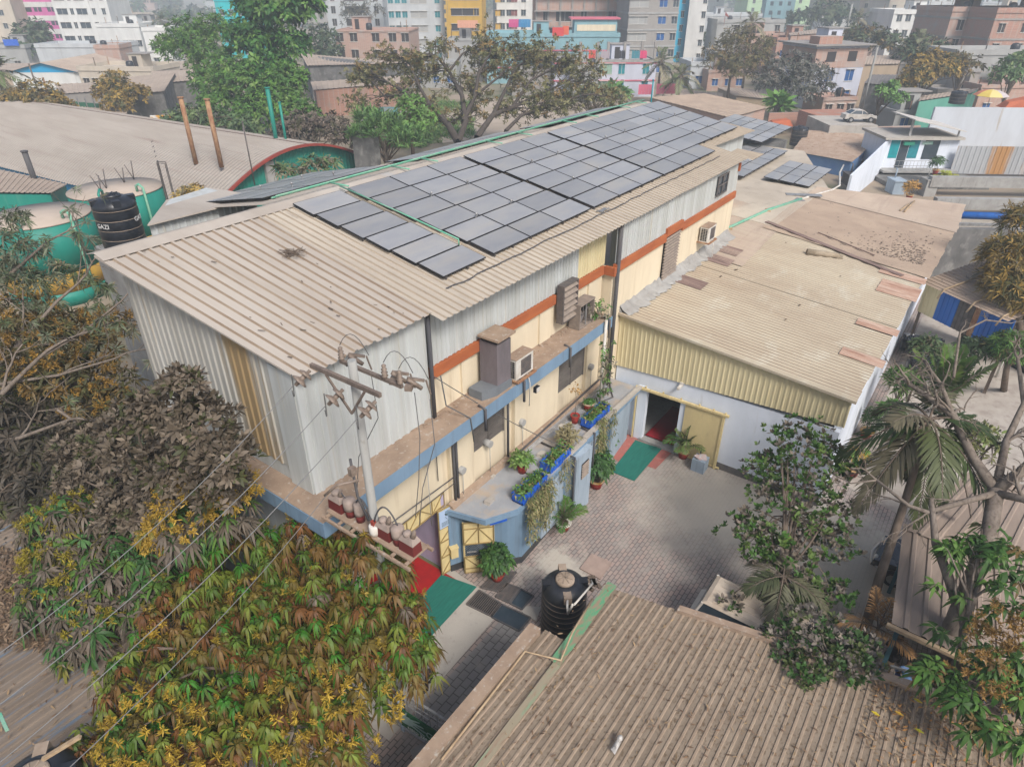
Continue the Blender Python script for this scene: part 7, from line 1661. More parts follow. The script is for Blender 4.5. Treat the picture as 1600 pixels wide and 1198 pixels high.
# --- near right compound: white office with stairs
A, B, d = seg(1376, 1490, 250, 70, -.02); nv = np.array([-d[1], d[0], 0]); nv = nv if nv @ FH > 0 else -nv; A0 = np.array([A[0], A[1], 0]); L_ = np.linalg.norm((B-A)[:2])
of = thing('office', 'small white upstairs office with teal windows, railing and steps', 'building', A0+d*L_/2)
def OQ(u, v, z): return A0+d*u+nv*v+np.array([0, 0, z])
def obx(mb, u0, u1, v0, v1, a, b): mb.hexa([OQ(u0, v0, a), OQ(u1, v0, a), OQ(u1, v1, a), OQ(u0, v1, a)], [OQ(u0, v0, b), OQ(u1, v0, b), OQ(u1, v1, b), OQ(u0, v1, b)]); return mb
zt = gz(1430, 214, 70); zf_ = gz(1420, 268, 69)
part('wall', obx(MB(), 0, L_, 0, 5, zf_, zt), m_white, of)
part('lower_wall', obx(MB(), 0, L_, .5, 5, 0, zf_-.2), m_conc, of)
part('lower_deck', obx(MB(), -1, L_+1, -5.5, .49, 0, max(zf_-2.6, .4)), m_cdark, of)  # dark block added to stand in for the shaded recess below the office
part('floor_slab', obx(MB(), -.1, L_, -1.4, 0, zf_-.2, zf_), m_conc, of)
part('roof_slab', obx(MB(), -.3, L_+.2, -.5, 5.2, zt+.01, zt+.25), m_concl, of)
mb = MB(); mb.slab([OQ(L_*.28, -.6, zt+2.0), OQ(L_*1.0, -.6, zt+.9), OQ(L_*1.02, 5, zt+.9), OQ(L_*.3, 5, zt+2.0)], .08); part('canopy', mb, m_lgroof if False else M('pale_canopy_sheet', (.52, .49, .45), (.45, .42, .38)), of)
mb = MB(); obx(mb, L_*.3, L_*.33, .2, .3, zt+.26, zt+1.85); obx(mb, L_*.96, L_*.98, .2, .3, zt+.26, zt+.9); part('canopy_post', mb, m_steel, of)
m_tealsh = M('teal_pane', (.01, .30, .32), (.01, .22, .25), rough=.3)
for u0, u1, z0_, z1_, mt in ((.08, .2, 1.0, 2.9, m_tealsh), (.34, .47, 1.0, 2.9, m_wintl), (.54, .74, .9, 2.9, m_glassd)):
    mb = MB(); obx(mb, L_*u0, L_*u1, -.04, .02, zf_+z0_, zf_+z1_); part('window', mb, mt, of)
mb = MB(); obx(mb, L_*.21, L_*.33, -.05, .02, zf_, zf_+2.75); part('door', mb, m_glassd, of)
mb = MB(); obx(mb, L_*.24, L_*.38, -.3, -.05, zt-.55, zt-.2); part('sign_board', mb, M('green_sign_board', (.02, .2, .13)), of)
mb = MB(); obx(mb, L_*.5, L_*.64, -.06, -.02, zt-.5, zt-.2); part('sign_board', mb, M('pale_green_logo', (.2, .42, .33), (.5, .55, .5), (3, 3, 3)), of)
mb = MB()
for i in range(12): mb.bar(OQ(L_*(.12+.05*i), -1.35, zf_), OQ(L_*(.12+.05*i), -1.35, zf_+1.0), .03)
for z in (.5, 1.0): mb.bar(OQ(L_*.1, -1.35, zf_+z), OQ(L_*.7, -1.35, zf_+z), .04)
part('railing', mb, m_steel, of)
for i in range(6): mb = MB(); obx(mb, L_*(-.06+.0*i), L_*.1, -1.4-.3*(i+1), -1.4-.3*i, zf_-.3-.3*(i+1), zf_-.22-.3*(i+1)); part('step', mb, m_steel, of)
for i, (px, py, dep, lab, pal) in enumerate(((1480, 275, 64, 'yellow leaved palm in a blue pot beside the office steps', [(.34, .34, .04)]), (1465, 258, 66, 'small potted fir on the office landing', [(.06, .12, .05)]), (1424, 297, 62, 'dry orange potted plant below the office railing', [(.36, .2, .05)]))):
    c = dp(px, py, dep); t = pot(lab, (c[0], c[1], c[2]-.9), .3, .5, mat=m_blueplastic if i == 0 else m_terra, group='pots by the white office')
    if i == 0: palm(t, c-[0, 0, .3], 10, 1.4, [(.34, .34, .04), (.25, .28, .04)], 300, nl=12, ll=.5, lw=.1, el=(.2, 1.2), droop=(.2, .5))
    else: bush(t, c+[0, 0, .2], (.7, .7, .6), 50, '', [(p, 1) for p in pal], 301+i, L=.4, Wd=.1)
wa, wb = at(1322, 298, 1.2), at(1376, 256, 1.2); wn = unit(np.array([wb[1]-wa[1], -(wb[0]-wa[0]), 0]))*.2
mb = MB(); mb.hexa([P2_(wa, 0), P2_(wb, 0), P2_(wb+wn, 0), P2_(wa+wn, 0)], [P2_(wa, 2.6), P2_(wb, 3.6), P2_(wb+wn, 3.6), P2_(wa+wn, 2.6)]); solo('boundary_wall', mb, m_white, 'low sloping white wall between the rusty roof and the office steps', 'wall')
for i, (px, py, w_, h_, mt, lab) in enumerate(((1398, 296, 1.6, 1.2, m_bluelt, 'grey blue water trough below the office landing'), (1448, 300, 1.2, 1.5, m_conc, 'pale concrete block below the office, left of the yellow palm'), (1330, 284, 2.2, 1.0, m_dsteel, 'stack of dark pipes beside the sloping white wall'))):
    c = at(px, py, .3); mb = MB(); mb.box(c+[0, 0, h_/2-.3], (w_, 1.1, h_), .6); mb.box(c+[0, 0, h_-.25], (w_+.15, 1.25, .1), .6); mb.tube([c+[.4, .3, h_-.2], c+[.5, .3, h_+.6], c+[.9, .5, h_+.6]], .06, 6); solo('trough' if i == 0 else 'block' if i == 1 else 'pipe_stack', mb, mt, lab, ['trough', 'block', 'pipes'][i])
# tin walls and terraces on the right
def wallseg(name, label, pl, pr, py, dep, th, z0, z1, mat, thick=.3, cat='wall', group=None, corr_=0):
    A, B, d = seg(pl, pr, py, dep, th); mb = MB()
    if corr_: mb.corr(P2_(A, z0), P2_(B, z0), P2_(B, z1), P2_(A, z1), corr_, .04)
    else: mb.hexa([P2_(A, z0), P2_(B, z0), P2_(B+FH*thick, z0), P2_(A+FH*thick, z0)], [P2_(A, z1), P2_(B, z1), P2_(B+FH*thick, z1), P2_(A+FH*thick, z1)])
    return solo(name, mb, mat, label, cat, None, group)
m_tinw = M('white_tin_sheet', (.50, .53, .57), (.44, .46, .49), (.6, .6, .2), c3=(.34, .26, .17), sc3=(.5, .5, .04), lo3=.6, hi3=.66)
m_rustf = M('rust_streaked_sheet', (.36, .37, .38), (.30, .31, .32), (.7, .7, .2), c3=(.36, .19, .07), sc3=(.55, .55, .08), lo3=.5, hi3=.6)
wallseg('tin_wall', 'tall whitish tin wall with rust streaks behind the office', 1452, 1700, 200, 76, -.05, 0, gz(1520, 165, 76), m_tinw, .3)
wallseg('sheet_fence', 'rust streaked sheet fence with posts below the tin wall', 1492, 1700, 245, 69, -.06, gz(1540, 268, 69)-.4, gz(1540, 226, 69), m_rustf, .1, 'fence', None, .5)
for i, (py, dep, hh, m_) in enumerate(((284, 63, 1.0, m_conc), (318, 58, 1.0, m_conc), (345, 55, .8, m_concl))):
    wallseg('retaining_wall', ['upper concrete terrace wall under the rusty fence', 'middle concrete terrace wall with a dark gap', 'lowest pale concrete terrace beam beside the low shed'][i], 1455-i*12+ (20 if i else 0), 1720, py, dep, -.06, gz(1540, py, dep)-.5, gz(1540, py, dep)+.45, m_, .6, group='concrete terraces at the right')
wallseg('retaining_wall', 'dark stained concrete wall behind the blue and yellow lean-to', 1370, 1720, 400, 45.5, -.06, 0, gz(1540, 335, 47), m_cdark, .4, group='concrete terraces at the right')
A, B, d = seg(1494, 1720, 336, 52, -.1); mb = MB(); mb.tube([A, B], .28, 10); solo('blue_pipe', mb, m_brightblue, 'thick bright blue pipe along the terraces at the right edge', 'pipe')
A, B, d = seg(1494, 1600, 350, 50, -.1); mb = MB(); mb.bar(A, B, .2); mb.bar(A-[0, 0, .6], B-[0, 0, .5], .16); mb.bar(A-[0, 0, .2], A+(B-A)*.35-[0, 0, 1.5], .22); mb.bar(A+(B-A)*.35-[0, 0, 1.5], B-[0, 0, 1.6], .22); solo('pipe_truss', mb, m_steel, 'pale steel truss holding pipes above the stained wall', 'truss')
# blue / yellow lean-to
t = thing('lean_to', 'lean-to clad in yellow and bright blue sheets with a ribbed brown roof', 'shed', at(1500, 560, 0))
e0, e1 = at(1449, 438, 4.1), at(1588, 500, 4.1); dd = unit(e1-e0); bk = np.array([dd[1], -dd[0], 0]); bk = bk if bk @ FH > 0 else -bk
mb = MB(); mb.corr(e1-bk*.5, e1+bk*4.2+[0, 0, .9], e0+bk*4.2+[0, 0, .9], e0-bk*.5, .28, .04) if False else mb.corr(e0-bk*.5+[0, 0, 0], e0+bk*4.2+[0, 0, .9], e1+bk*4.2+[0, 0, .9], e1-bk*.5, .26, .04); part('roof', mb, m_roofrust if False else m_roofbrown, t)
Lw = np.linalg.norm(e1-e0)
for u0, u1, mt, lab in ((0, .2, m_ysheet, 'faded yellow cladding'), (.2, .42, m_brightblue, 'bright blue cladding beside the yellow sheet'), (.42, .6, m_shut, 'dark brown rusty cladding'), (.6, .66, m_rustm, 'rusty strip'), (.66, 1.0, m_brightblue, 'bright blue cladding at the outer end')):
    mb = MB(); mb.corr(e0+dd*Lw*u0-[0, 0, 1.75], e0+dd*Lw*u1-[0, 0, 1.75], e0+dd*Lw*u1-[0, 0, .03], e0+dd*Lw*u0-[0, 0, .03], .26, .03); part('cladding', mb, mt, t, lab)
for u in (.02, .98): mb = MB(); q = e0+dd*Lw*u+bk*.1; mb.bar((q[0], q[1], 0), q-[0, 0, .05], .14); part('post', mb, m_barkd, t)
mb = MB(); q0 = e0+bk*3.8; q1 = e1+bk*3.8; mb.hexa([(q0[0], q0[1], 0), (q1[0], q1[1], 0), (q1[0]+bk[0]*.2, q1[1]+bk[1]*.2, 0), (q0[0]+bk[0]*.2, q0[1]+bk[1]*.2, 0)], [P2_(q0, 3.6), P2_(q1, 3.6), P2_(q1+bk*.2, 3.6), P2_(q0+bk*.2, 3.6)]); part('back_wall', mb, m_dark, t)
for i, u in enumerate((.28, .62, .93)):
    mb = MB(); q = e0+dd*Lw*u; mb.tube([q-bk*.7-[0, 0, .35], q-bk*.4+[0, 0, .12], q+bk*1.7+[0, 0, .55]], .045, 6); solo('bamboo_pole', mb, m_wood, ['bamboo pole lying on the lean-to roof over the blue sheet', 'bamboo pole lying on the lean-to roof over the rusty sheet', 'short bamboo pole on the outer end of the lean-to roof'][i], 'pole', group='bamboo poles on the lean-to')
mb = MB(); c = at(1556, 590, 0); mb.tube([c, c+[0, 0, 2.6]], .06, 6); mb.box(c+[0, 0, 2.7], (.5, .2, .35)); solo('lamp_post', mb, m_dirtwht, 'thin post with a white box in front of the blue sheets', 'post')
car('dark parked car under the lean-to behind the upright palm', 'parked_car', tuple(at(1437, 565, .03)), -1.3, m_carb, 1.7, 4.0, 1.45)
# rusted lean roof, its tank, hose
t = tinroof('shed', 'rusty corrugated roof with dark holes over a blue wall', [dp(1238, 236, 74), dp(1262, 204, 82), dp(1378, 212, 78), dp(1332, 253, 69)], M('pale_rusty_sheet', (.46, .36, .28), (.38, .27, .20), (1.2, 1.2, 1), c3=(.25, .15, .10), sc3=(2.5, 2.5, 1), lo3=.58, hi3=.7), M('faded_blue_wall', (.10, .20, .40), (.14, .25, .42)), .4)
tank('water_tank', 'plain black water tank beyond the low shed, by the rusty corrugated roof', tuple(dp(1246, 224, 80)-[0, 0, .2]), .95, 2.2, rings=4, dusty=m_black)
tank('water_tank', 'small black water tank by the striped umbrella', tuple(dp(1494, 162, 82)), .9, 1.5, rings=3, dusty=m_black)
# umbrella
c = dp(1548, 150, 82); t = thing('parasol', 'large beach umbrella with coloured panels on a rooftop', 'umbrella', (c[0], c[1], c[2]-1.5))
cols_ = [(.5, .55, .6), (.15, .35, .5), (.55, .2, .12), (.6, .45, .1), (.6, .5, .2), (.45, .4, .4), (.5, .15, .15), (.3, .45, .5)]
for k in range(8):
    a0, a1 = k*math.pi/4, (k+1)*math.pi/4; R_ = 1.95; mb = MB()
    ring = lambda a, f, z: c+np.array([R_*f*math.cos(a), R_*f*math.sin(a), z])
    for f0, f1, z0_, z1_ in ((0.02, .4, .75, .66), (.4, .75, .66, .4), (.75, 1, .4, .05)): mb.hexa([ring(a0, f0, z0_-.03), ring(a1, f0, z0_-.03), ring(a1, f1, z1_-.03), ring(a0, f1, z1_-.03)], [ring(a0, f0, z0_), ring(a1, f0, z0_), ring(a1, f1, z1_), ring(a0, f1, z1_)])
    part('canopy_panel', mb, M('umbrella_panel_%d' % k, cols_[k]), t)
mb = MB(); mb.tube([c-[0, 0, 1.5], c+[0, 0, .9]], .03, 6); part('pole', mb, m_steel, t)
mb = MB(); c = dp(1585, 168, 80); mb.hexa([c+RT*a+FH*b for a, b in ((-1.8, -1), (2, -1), (2.2, 1), (-1.6, 1))], [c+RT*a+FH*b+[0, 0, .9+.2*a] for a, b in ((-1.2, -.6), (1.5, -.7), (1.6, .7), (-1, .6))]); solo('tarp_heap', mb, M('orange_tarp', (.45, .12, .05), (.36, .1, .05)), 'orange tarpaulin heap on the roof under the umbrella', 'tarpaulin')
mb = MB(); c = dp(1218, 196, 90); mb.hexa([c+RT*a+FH*b for a, b in ((-1.8, -1), (1.5, -1), (1.5, 1), (-1.6, 1))], [c+RT*a+FH*b+[0, 0, .7+.1*a] for a, b in ((-1.2, -.6), (1, -.7), (1, .7), (-1, .6))]); solo('tarp_heap', mb, MC['orange_tarp'], 'orange tarpaulin heap before the red brick wall', 'tarpaulin')
mb = MB(); A, B, d = seg(1295, 1370, 205, 80, .0); zt = gz(1340, 190, 82); nv = FH
mb.hexa([P2_(A, 0), P2_(B, 0), P2_(B+nv*7, 0), P2_(A+nv*7, 0)], [P2_(A, zt), P2_(B, zt), P2_(B+nv*7, zt), P2_(A+nv*7, zt)]); solo('flat_house', mb, m_concl, 'flat concrete roof with a pale car parked on it', 'building')
c = (A+B)/2+FH*2.5; car('pale grey car on the flat concrete roof by the brick enclosure', 'parked_car', (c[0]+RT[0]*1.5, c[1]+RT[1]*1.5, zt+.02), math.atan2(RT[1], RT[0])-math.pi/2, m_vanw, 1.6, 3.9, 1.4)
# --- arched green shed and oil tanks
vpd = unit((ray(-1150, -25)*[1, 1, 0])); gx = np.array([vpd[1], -vpd[0], 0]); gx = gx if gx[0] > 0 else -gx
P0 = A3([28.3, 51.0, 0]); Wg = 21.0; zc0 = 1.3
pk = P0+gx*Wg*.5; zcr = gz(500, 226, (pk-CAM) @ FW) ; zcr = up(pk, 505, 227)
t = thing('arched_shed', 'long shed with a dusty vaulted roof, green gable and red verge', 'shed', pk, None)
def arcp(u, v, dz=0):  # u 0..1 across
    return P0+gx*Wg*u+vpd*v+np.array([0, 0, zc0+(zcr-zc0)*math.sin(math.pi*u)**.9+dz])
N_ = 26
for (v0, v1) in ((0, 90),):
    mb = MB(); nw = int((v1-v0)/.45); 
    base = 0; us = np.linspace(0, 1, N_)
    for i in range(nw*3+1):
        v = v0+(v1-v0)*i/(nw*3); dz = (.0, .07, .03)[i % 3]
        for u in us: mb.v.append(tuple(arcp(u, v, dz)))
    for i in range(nw*3):
        for k in range(N_-1): mb.face([i*N_+k, i*N_+k+1, (i+1)*N_+k+1, (i+1)*N_+k])
    part('roof', mb, m_arch, t)
gp_ = [arcp(u, .6, -.12) for u in us]
mb = MB()
for k in range(N_-1):
    mb.corr(P2_(gp_[k], 0), P2_(gp_[k+1], 0), gp_[k+1], gp_[k], .37, .05)
part('gable', mb, m_green, t)
mb = MB()
for k in range(N_-1): mb.hexa([arcp(us[k], -.15, -.12), arcp(us[k+1], -.15, -.12), arcp(us[k+1], .1, -.12), arcp(us[k], .1, -.12)], [arcp(us[k], -.15, .09), arcp(us[k+1], -.15, .09), arcp(us[k+1], .1, .09), arcp(us[k], .1, .09)])
part('verge', mb, m_red, t)
mb = MB(); q = P0+gx*Wg*.33; mb.hexa([P2_(q+gx*a+vpd*b, 0) for a, b in ((0, .3), (.9, .3), (.9, .62), (0, .62))], [P2_(q+gx*a+vpd*b, zc0+(zcr-zc0)*.8) for a, b in ((0, .3), (.9, .3), (.9, .62), (0, .62))]); part('column', mb, m_conc, t)
mb = MB(); mb.hexa([P2_(P0+vpd*v+gx*a, 0) for a, v in ((.3, 1), (.5, 1), (.5, 90), (.3, 90))], [P2_(P0+vpd*v+gx*a, zc0-.1) for a, v in ((.3, 1), (.5, 1), (.5, 90), (.3, 90))]); part('side_wall', mb, M('deep_sky_blue_wall', (.01, .17, .33), (.01, .14, .28)), t)
mb = MB()
for k in range(10, 15): 
    pass
u_ = .56; mb.slab([arcp(u_-.004, 0, .09), arcp(u_+.004, 0, .09), arcp(u_+.004, 90, .09), arcp(u_-.004, 90, .09)], .03); part('lap_seam', mb, m_roofdark, t)
def oiltank(px, py, dep, r_, lab):
    c = dp(px, py, dep); h = c[2]; c = (c[0], c[1], 0); t = thing('oil_tank', lab, 'storage tank', c, 'green oil storage tanks')
    mb = MB(); mb.lathe(c, [(r_, 2.1), (r_, h-.02)], 40); part('shell', mb, m_green, t); mb = MB(); mb.lathe(c, [(r_, 0), (r_, .89)], 40); part('foot_ring', mb, m_green, t)
    mb = MB(); mb.lathe(c, [(r_*1.003, .9), (r_*1.003, 2.09)], 40); part('base_band', mb, M('tank_yellow_base', (.40, .24, .03), (.33, .2, .05), (2, 2, 2)) if 'tank_yellow_base' not in MC else MC['tank_yellow_base'], t)
    mb = MB(); mb.lathe((c[0], c[1], h), [(r_*1.01, -.08), (r_*1.01, 0), (r_*.02, .22)], 40); part('lid', mb, m_dustc if False else M('dusty_tank_lid', (.42, .35, .29), (.36, .30, .245), (.6, .6, .6)) if 'dusty_tank_lid' not in MC else MC['dusty_tank_lid'], t)
    va = math.atan2(-c[1], -c[0])
    for da in (.55, -.35):
        a = va+da; q = np.array([c[0]+r_*1.03*math.cos(a), c[1]+r_*1.03*math.sin(a), 0]); iq = np.array([c[0]+r_*.8*math.cos(a), c[1]+r_*.8*math.sin(a), 0])
        mb = MB(); mb.tube([q+[0, 0, .3], q+[0, 0, h+.4], q*.5+iq*.5+[0, 0, h+.6], iq+[0, 0, h+.45], iq+[0, 0, h+.1]], .09, 7); part('pipe', mb, m_green if da < 0 else m_greenpipe, t)
    return t, c, h, va
oiltank(58, 336, 41.5, 2.95, 'nearest green oil tank, partly hidden by the acacia at left')
t, c, h, va = oiltank(180, 294, 47.5, 3.05, 'green oil tank with a ladder cage and dusty lid behind the black tank')
a = va+1.35; q = np.array([c[0]+3.15*math.cos(a), c[1]+3.15*math.sin(a), 0]); tg = np.array([-math.sin(a), math.cos(a), 0]); rd = np.array([math.cos(a), math.sin(a), 0])
mb = MB()
for s in (-.25, .25): mb.bar(q+tg*s, q+tg*s+[0, 0, h+1.6], .07); mb.bar(q+tg*s+rd*.5+[0, 0, h-1], q+tg*s+rd*.5+[0, 0, h+1.5], .05); mb.bar(q+tg*s+[0, 0, h+1.58], q+tg*s+rd*.5+[0, 0, h+1.5], .05)
for k in range(24): mb.bar(q-tg*.25+[0, 0, .4+k*.33], q+tg*.25+[0, 0, .4+k*.33], .04)
part('ladder', mb, m_dsteel, t)
mb = MB()
for s, k in ((-1.2, 0), (-.7, 1), (.9, 0), (1.8, 1)): b = np.array([c[0]+s, c[1]+s*.4, h+.15]); mb.tube([b, b+[.2, .1, 1.0+k*.3]], .04, 5); mb.tube([b, b+[-.35, .1, 1.1]], .03, 5)
part('steel_prop', mb, m_dsteel, t)
tinroof('shed', 'low tan roof with green walls at the left edge behind the oil tanks', [dp(-30, 258, 52), dp(105, 288, 50), dp(80, 302, 46), dp(-60, 300, 44)], m_rooffar, m_green, .5)
def post(label, a, b, dep, r_, mat, name='post', group=None, cat='post'):
    p = dp(*b, dep); h = up(p, *a); mb = MB(); mb.tube([(p[0], p[1], p[2]-1.5), (p[0], p[1], p[2]+(h-p[2]))], r_, 9); mb.lathe((p[0], p[1], h), [(r_*1.3, -.06), (r_*1.3, .03)], 9); solo(name, mb, mat, label, cat, None, group)
post('taller green post rising through the arched roof end', (420, 137), (431, 216), 63, .2, m_green, group='green posts')
post('shorter thinner green post beside the taller green post', (438, 160), (446, 216), 63, .12, m_green, group='green posts')
post('rusty chimney pipe on the arched roof, the left one of two', (283, 152), (300, 229), 58, .2, m_rustm, 'chimney_pipe', 'rusty pipes on the arched roof', 'chimney')
post('rusty chimney pipe on the arched roof, the right one of two', (323, 155), (340, 233), 56, .2, m_rustm, 'chimney_pipe', 'rusty pipes on the arched roof', 'chimney')
post('dark purplish chimney pipe behind the oil tanks', (39, 236), (50, 270), 50, .2, m_pipe, 'chimney_pipe', None, 'chimney')
post('thin dark mast at the front edge of the arched roof', (383, 190), (392, 258), 50, .05, m_dsteel, 'mast', None, 'mast')
post('grey concrete power pole right of the stained white house', (1368, 72), (1350, 158), 88, .14, m_pole, 'power_pole', 'far power poles', 'pole')
post('rusty leaning power pole over the blue gabled shed', (64, 122), (75, 146), 100, .12, m_rustm, 'power_pole', 'far power poles', 'pole')
post('brown pole with a crossarm beside the blue gable', (46, 100), (53, 124), 112, .12, m_barkd, 'power_pole', 'far power poles', 'pole')
post('tall pale mast far off at upper right', (1328, 5), (1325, 36), 180, .25, m_pole, 'mast', None, 'mast')
post('teal post standing at the far end of the warehouse ridge', (1019, 125), (1017, 163), 44.5, .05, m_wintl, 'post')
# --- background trees
def bgt(name, label, lobes, pal, seed, n=200, L=.7, W_=.22, k=7, sp=.9, base=None, r0=.25, nl=22, inner=.35, squash=.85, grp='trees among the houses', droop=.3, thick=.35, extra=None, updir=(.7, .3), top=None):
    c = dp(*lobes[0][:3]); b = (c[0], c[1], 0) if base is None else (base[0], base[1], 0)
    tp = np.array([c[0], c[1], max(c[2]-lobes[0][3]*lobes[0][2]/FPX*.5, 1.0)]); tp = A3(top) if top is not None else tp
    m_ = (A3(b)+tp)/2+[.2, .2, 0]
    return tree(name, label, [(*l[:4], squash) for l in lobes], b, [m_, tp], n, pal, seed, L=L, Wd=W_, k=k, spread=sp, droop=droop, updir=updir, r0=r0, r1=r0*.55, nl=nl, inner=inner, group=grp, wig=.8, thick=thick, extra=extra)
GD = [((.022, .075, .014), 3), ((.04, .115, .018), 3), ((.085, .165, .03), 2)]; GL = [((.075, .155, .024), 3), ((.05, .12, .02), 3), ((.11, .175, .04), 1)]; OL = [((.10, .088, .036), 4), ((.065, .062, .024), 2), ((.145, .095, .032), 1.5)]; GR = [((.11, .105, .08), 3), ((.065, .065, .045), 2)]; YB = [((.26, .17, .035), 4), ((.16, .11, .03), 3), ((.07, .075, .022), 2)]; DG = [((.04, .065, .032), 3), ((.065, .085, .038), 2)]
bgt('broadleaf_tree', 'tallest dark green tree reaching the top edge left of centre', [(430, 25, 84, 48), (395, 70, 85, 42), (465, 10, 84, 40), (420, 115, 83, 42), (455, 75, 84, 34), (475, -20, 84, 40), (400, 20, 85, 34)], GD, 201, 1700, .68, .30, inner=.35)
bgt('feathery_tree', 'airy light green tree left of the tallest tree', [(300, 60, 92, 40), (345, 50, 92, 36), (275, 80, 92, 30), (330, 95, 90, 40), (260, 72, 92, 20)], GL, 202, 1000, .55, .14, k=8, inner=.2, sp=.8)
bgt('broadleaf_tree', 'bright mid green bushy tree below the tallest tree', [(375, 130, 82, 46), (430, 160, 80, 46), (345, 165, 82, 36), (400, 185, 79, 40), (470, 185, 78, 34), (450, 130, 80, 36), (330, 130, 86, 34)], GL, 203, 2000, .5, .2, inner=.45)
bgt('broadleaf_tree', 'dark green shrubs behind the two rusty pipes', [(300, 185, 78, 26), (340, 195, 76, 28), (270, 190, 79, 20), (385, 200, 74, 24)], [((.06, .10, .04), 3), ((.10, .14, .05), 2)], 204, 260, .55, .22)
bgt('dusty_tree', 'grey dusty tree behind the crown of the arched gable', [(470, 205, 68, 36), (515, 205, 67, 34), (540, 220, 66, 22), (440, 215, 68, 22)], [((.13, .10, .078), 4), ((.085, .068, .05), 3), ((.07, .065, .03), 1)], 205, 700, .40, .15)
r = np.random.default_rng(206); sb = dp(716, 222, 69); st = thing('spreading_tree', 'wide spreading olive brown tree with dark forking limbs beyond the ridge', 'tree', (sb[0], sb[1], 0), 'trees among the houses')
mb = MB(); tips = []
def twig(p, d, L_, r_, lev):
    q = p; pts = [p]
    for i in range(4): d = unit(d+r.normal(0, .16, 3)-[0, 0, .02]); q = q+d*L_/4; pts.append(q)
    mb.tube(pts, [r_*(1-.5*i/4) for i in range(5)], 5, cap=False); tips.append(q); tips.append(pts[3])
    if lev < 2:
        for i in range(3): twig(pts[2+i % 3], unit(d*[1, 1, .6]+r.normal(0, .6, 3)*[1, 1, .6]+[0, 0, .1]), L_*r.uniform(.55, .8), r_*.5, lev+1)
for pts, ra, rb_ in (([(716, 222, 69), (700, 195, 71), (672, 165, 73), (640, 148, 74.5), (608, 130, 76)], .42, .14), ([(716, 222, 69), (728, 190, 71), (722, 150, 73), (702, 112, 74.5), (682, 88, 76)], .36, .12), ([(724, 190, 71), (742, 150, 73), (748, 115, 74), (765, 86, 75)], .3, .1), ([(672, 165, 73), (655, 135, 74), (640, 100, 76), (628, 92, 77)], .2, .08),
        ([(745, 215, 68), (770, 180, 70), (800, 168, 71.5), (840, 150, 73), (885, 128, 74)], .32, .1), ([(770, 180, 70), (790, 140, 72), (805, 105, 73.5), (825, 95, 75)], .22, .08), ([(800, 168, 71.5), (830, 125, 73), (862, 108, 74)], .18, .07), ([(742, 150, 73), (780, 120, 74), (800, 95, 75)], .16, .07), ([(790, 205, 69), (815, 180, 70), (850, 170, 72), (905, 150, 73)], .2, .08), ([(702, 112, 74.5), (722, 85, 75.5), (735, 76, 76)], .15, .06), ([(640, 148, 74.5), (600, 150, 75), (575, 120, 77)], .15, .06)):
    P_ = [dp(*q) for q in pts]; n = len(P_)
    if pts[0][1] > 200: mb.tube([(P_[0][0], P_[0][1], 0), P_[0]], [ra*1.1, ra], 9, cap=False)
    mb.tube(P_, [ra+(rb_-ra)*i/(n-1) for i in range(n)], 8, cap=False)
    for i in range(1, n):
        for k in range(3 if i < n-1 else 5): twig(P_[i], unit((P_[i]-P_[i-1])*[1, 1, .35]+r.normal(0, .8, 3)*[1, 1, .5]+[0, 0, .12]), r.uniform(1.6, 3.3), rb_*.8, 0)
part('trunk', mb, M('dark_bark', (.05, .04, .033), (.075, .06, .05), (4, 4, 2)), st)
T_ = np.array(tips); T_ = T_[T_[:, 2] > 4]
P = T_+r.normal(0, .3, T_.shape)
leafcloud('crown', [rosettes(P, unit(r.normal(0, .6, P.shape)+[0, 0, .6]), 9, .36, .13, .9, .2, pick([((.15, .14, .06), 4), ((.10, .105, .04), 2), ((.20, .135, .05), 1.2)], len(P), r), r)], st)
bgt('broadleaf_tree', 'bright green sapling under the left side of the spreading tree', [(640, 165, 70, 26), (655, 190, 68, 30), (625, 200, 67, 22)], [((.10, .20, .04), 3), ((.08, .15, .035), 2)], 207, 200, .45, .18)
bgt('thicket', 'green reedy thicket behind the arched gable', [(600, 205, 62, 30), (575, 190, 66, 22), (635, 222, 60, 24), (560, 215, 62, 16)], [((.09, .18, .05), 3), ((.12, .2, .06), 2), ((.06, .12, .04), 2)], 208, 330, .9, .10, k=8, sp=.45, updir=(.2, 1), cat=None) if False else bgt('thicket', 'green reedy thicket behind the arched gable', [(600, 205, 62, 30), (575, 190, 66, 22), (635, 222, 60, 24), (560, 215, 62, 16)], [((.09, .18, .05), 3), ((.12, .2, .06), 2), ((.06, .12, .04), 2)], 208, 330, .9, .10, k=8, sp=.45, updir=(.2, 1))
bgt('bare_shrub', 'grey brown scrub at the right foot of the spreading tree', [(930, 150, 80, 26), (900, 165, 76, 24), (965, 160, 82, 16)], [((.19, .165, .13), 3), ((.14, .13, .09), 2)], 209, 150, .5, .12, nl=30)
bgt('olive_tree', 'olive coloured tree with leaning dark trunks right of the palms', [(1150, 70, 108, 34), (1122, 95, 107, 30), (1180, 95, 107, 30), (1150, 110, 106, 30), (1195, 70, 108, 16)], OL, 210, 650, .55, .15, k=8, inner=.3, nl=26)
bgt('dusty_tree', 'grey green dusty tree left of the stained white house', [(1232, 115, 98, 42), (1265, 125, 97, 36), (1200, 130, 98, 28), (1245, 150, 96, 34), (1285, 140, 97, 20)], [((.10, .10, .085), 4), ((.055, .062, .042), 2), ((.14, .13, .11), 1)], 211, 800, .5, .17)
bgt('mango_tree', 'large yellow flowering mango tree at upper right', [(1450, 108, 94, 34), (1430, 125, 93, 24), (1475, 110, 94, 28), (1415, 130, 93, 14)], YB, 212, 700, .5, .19)
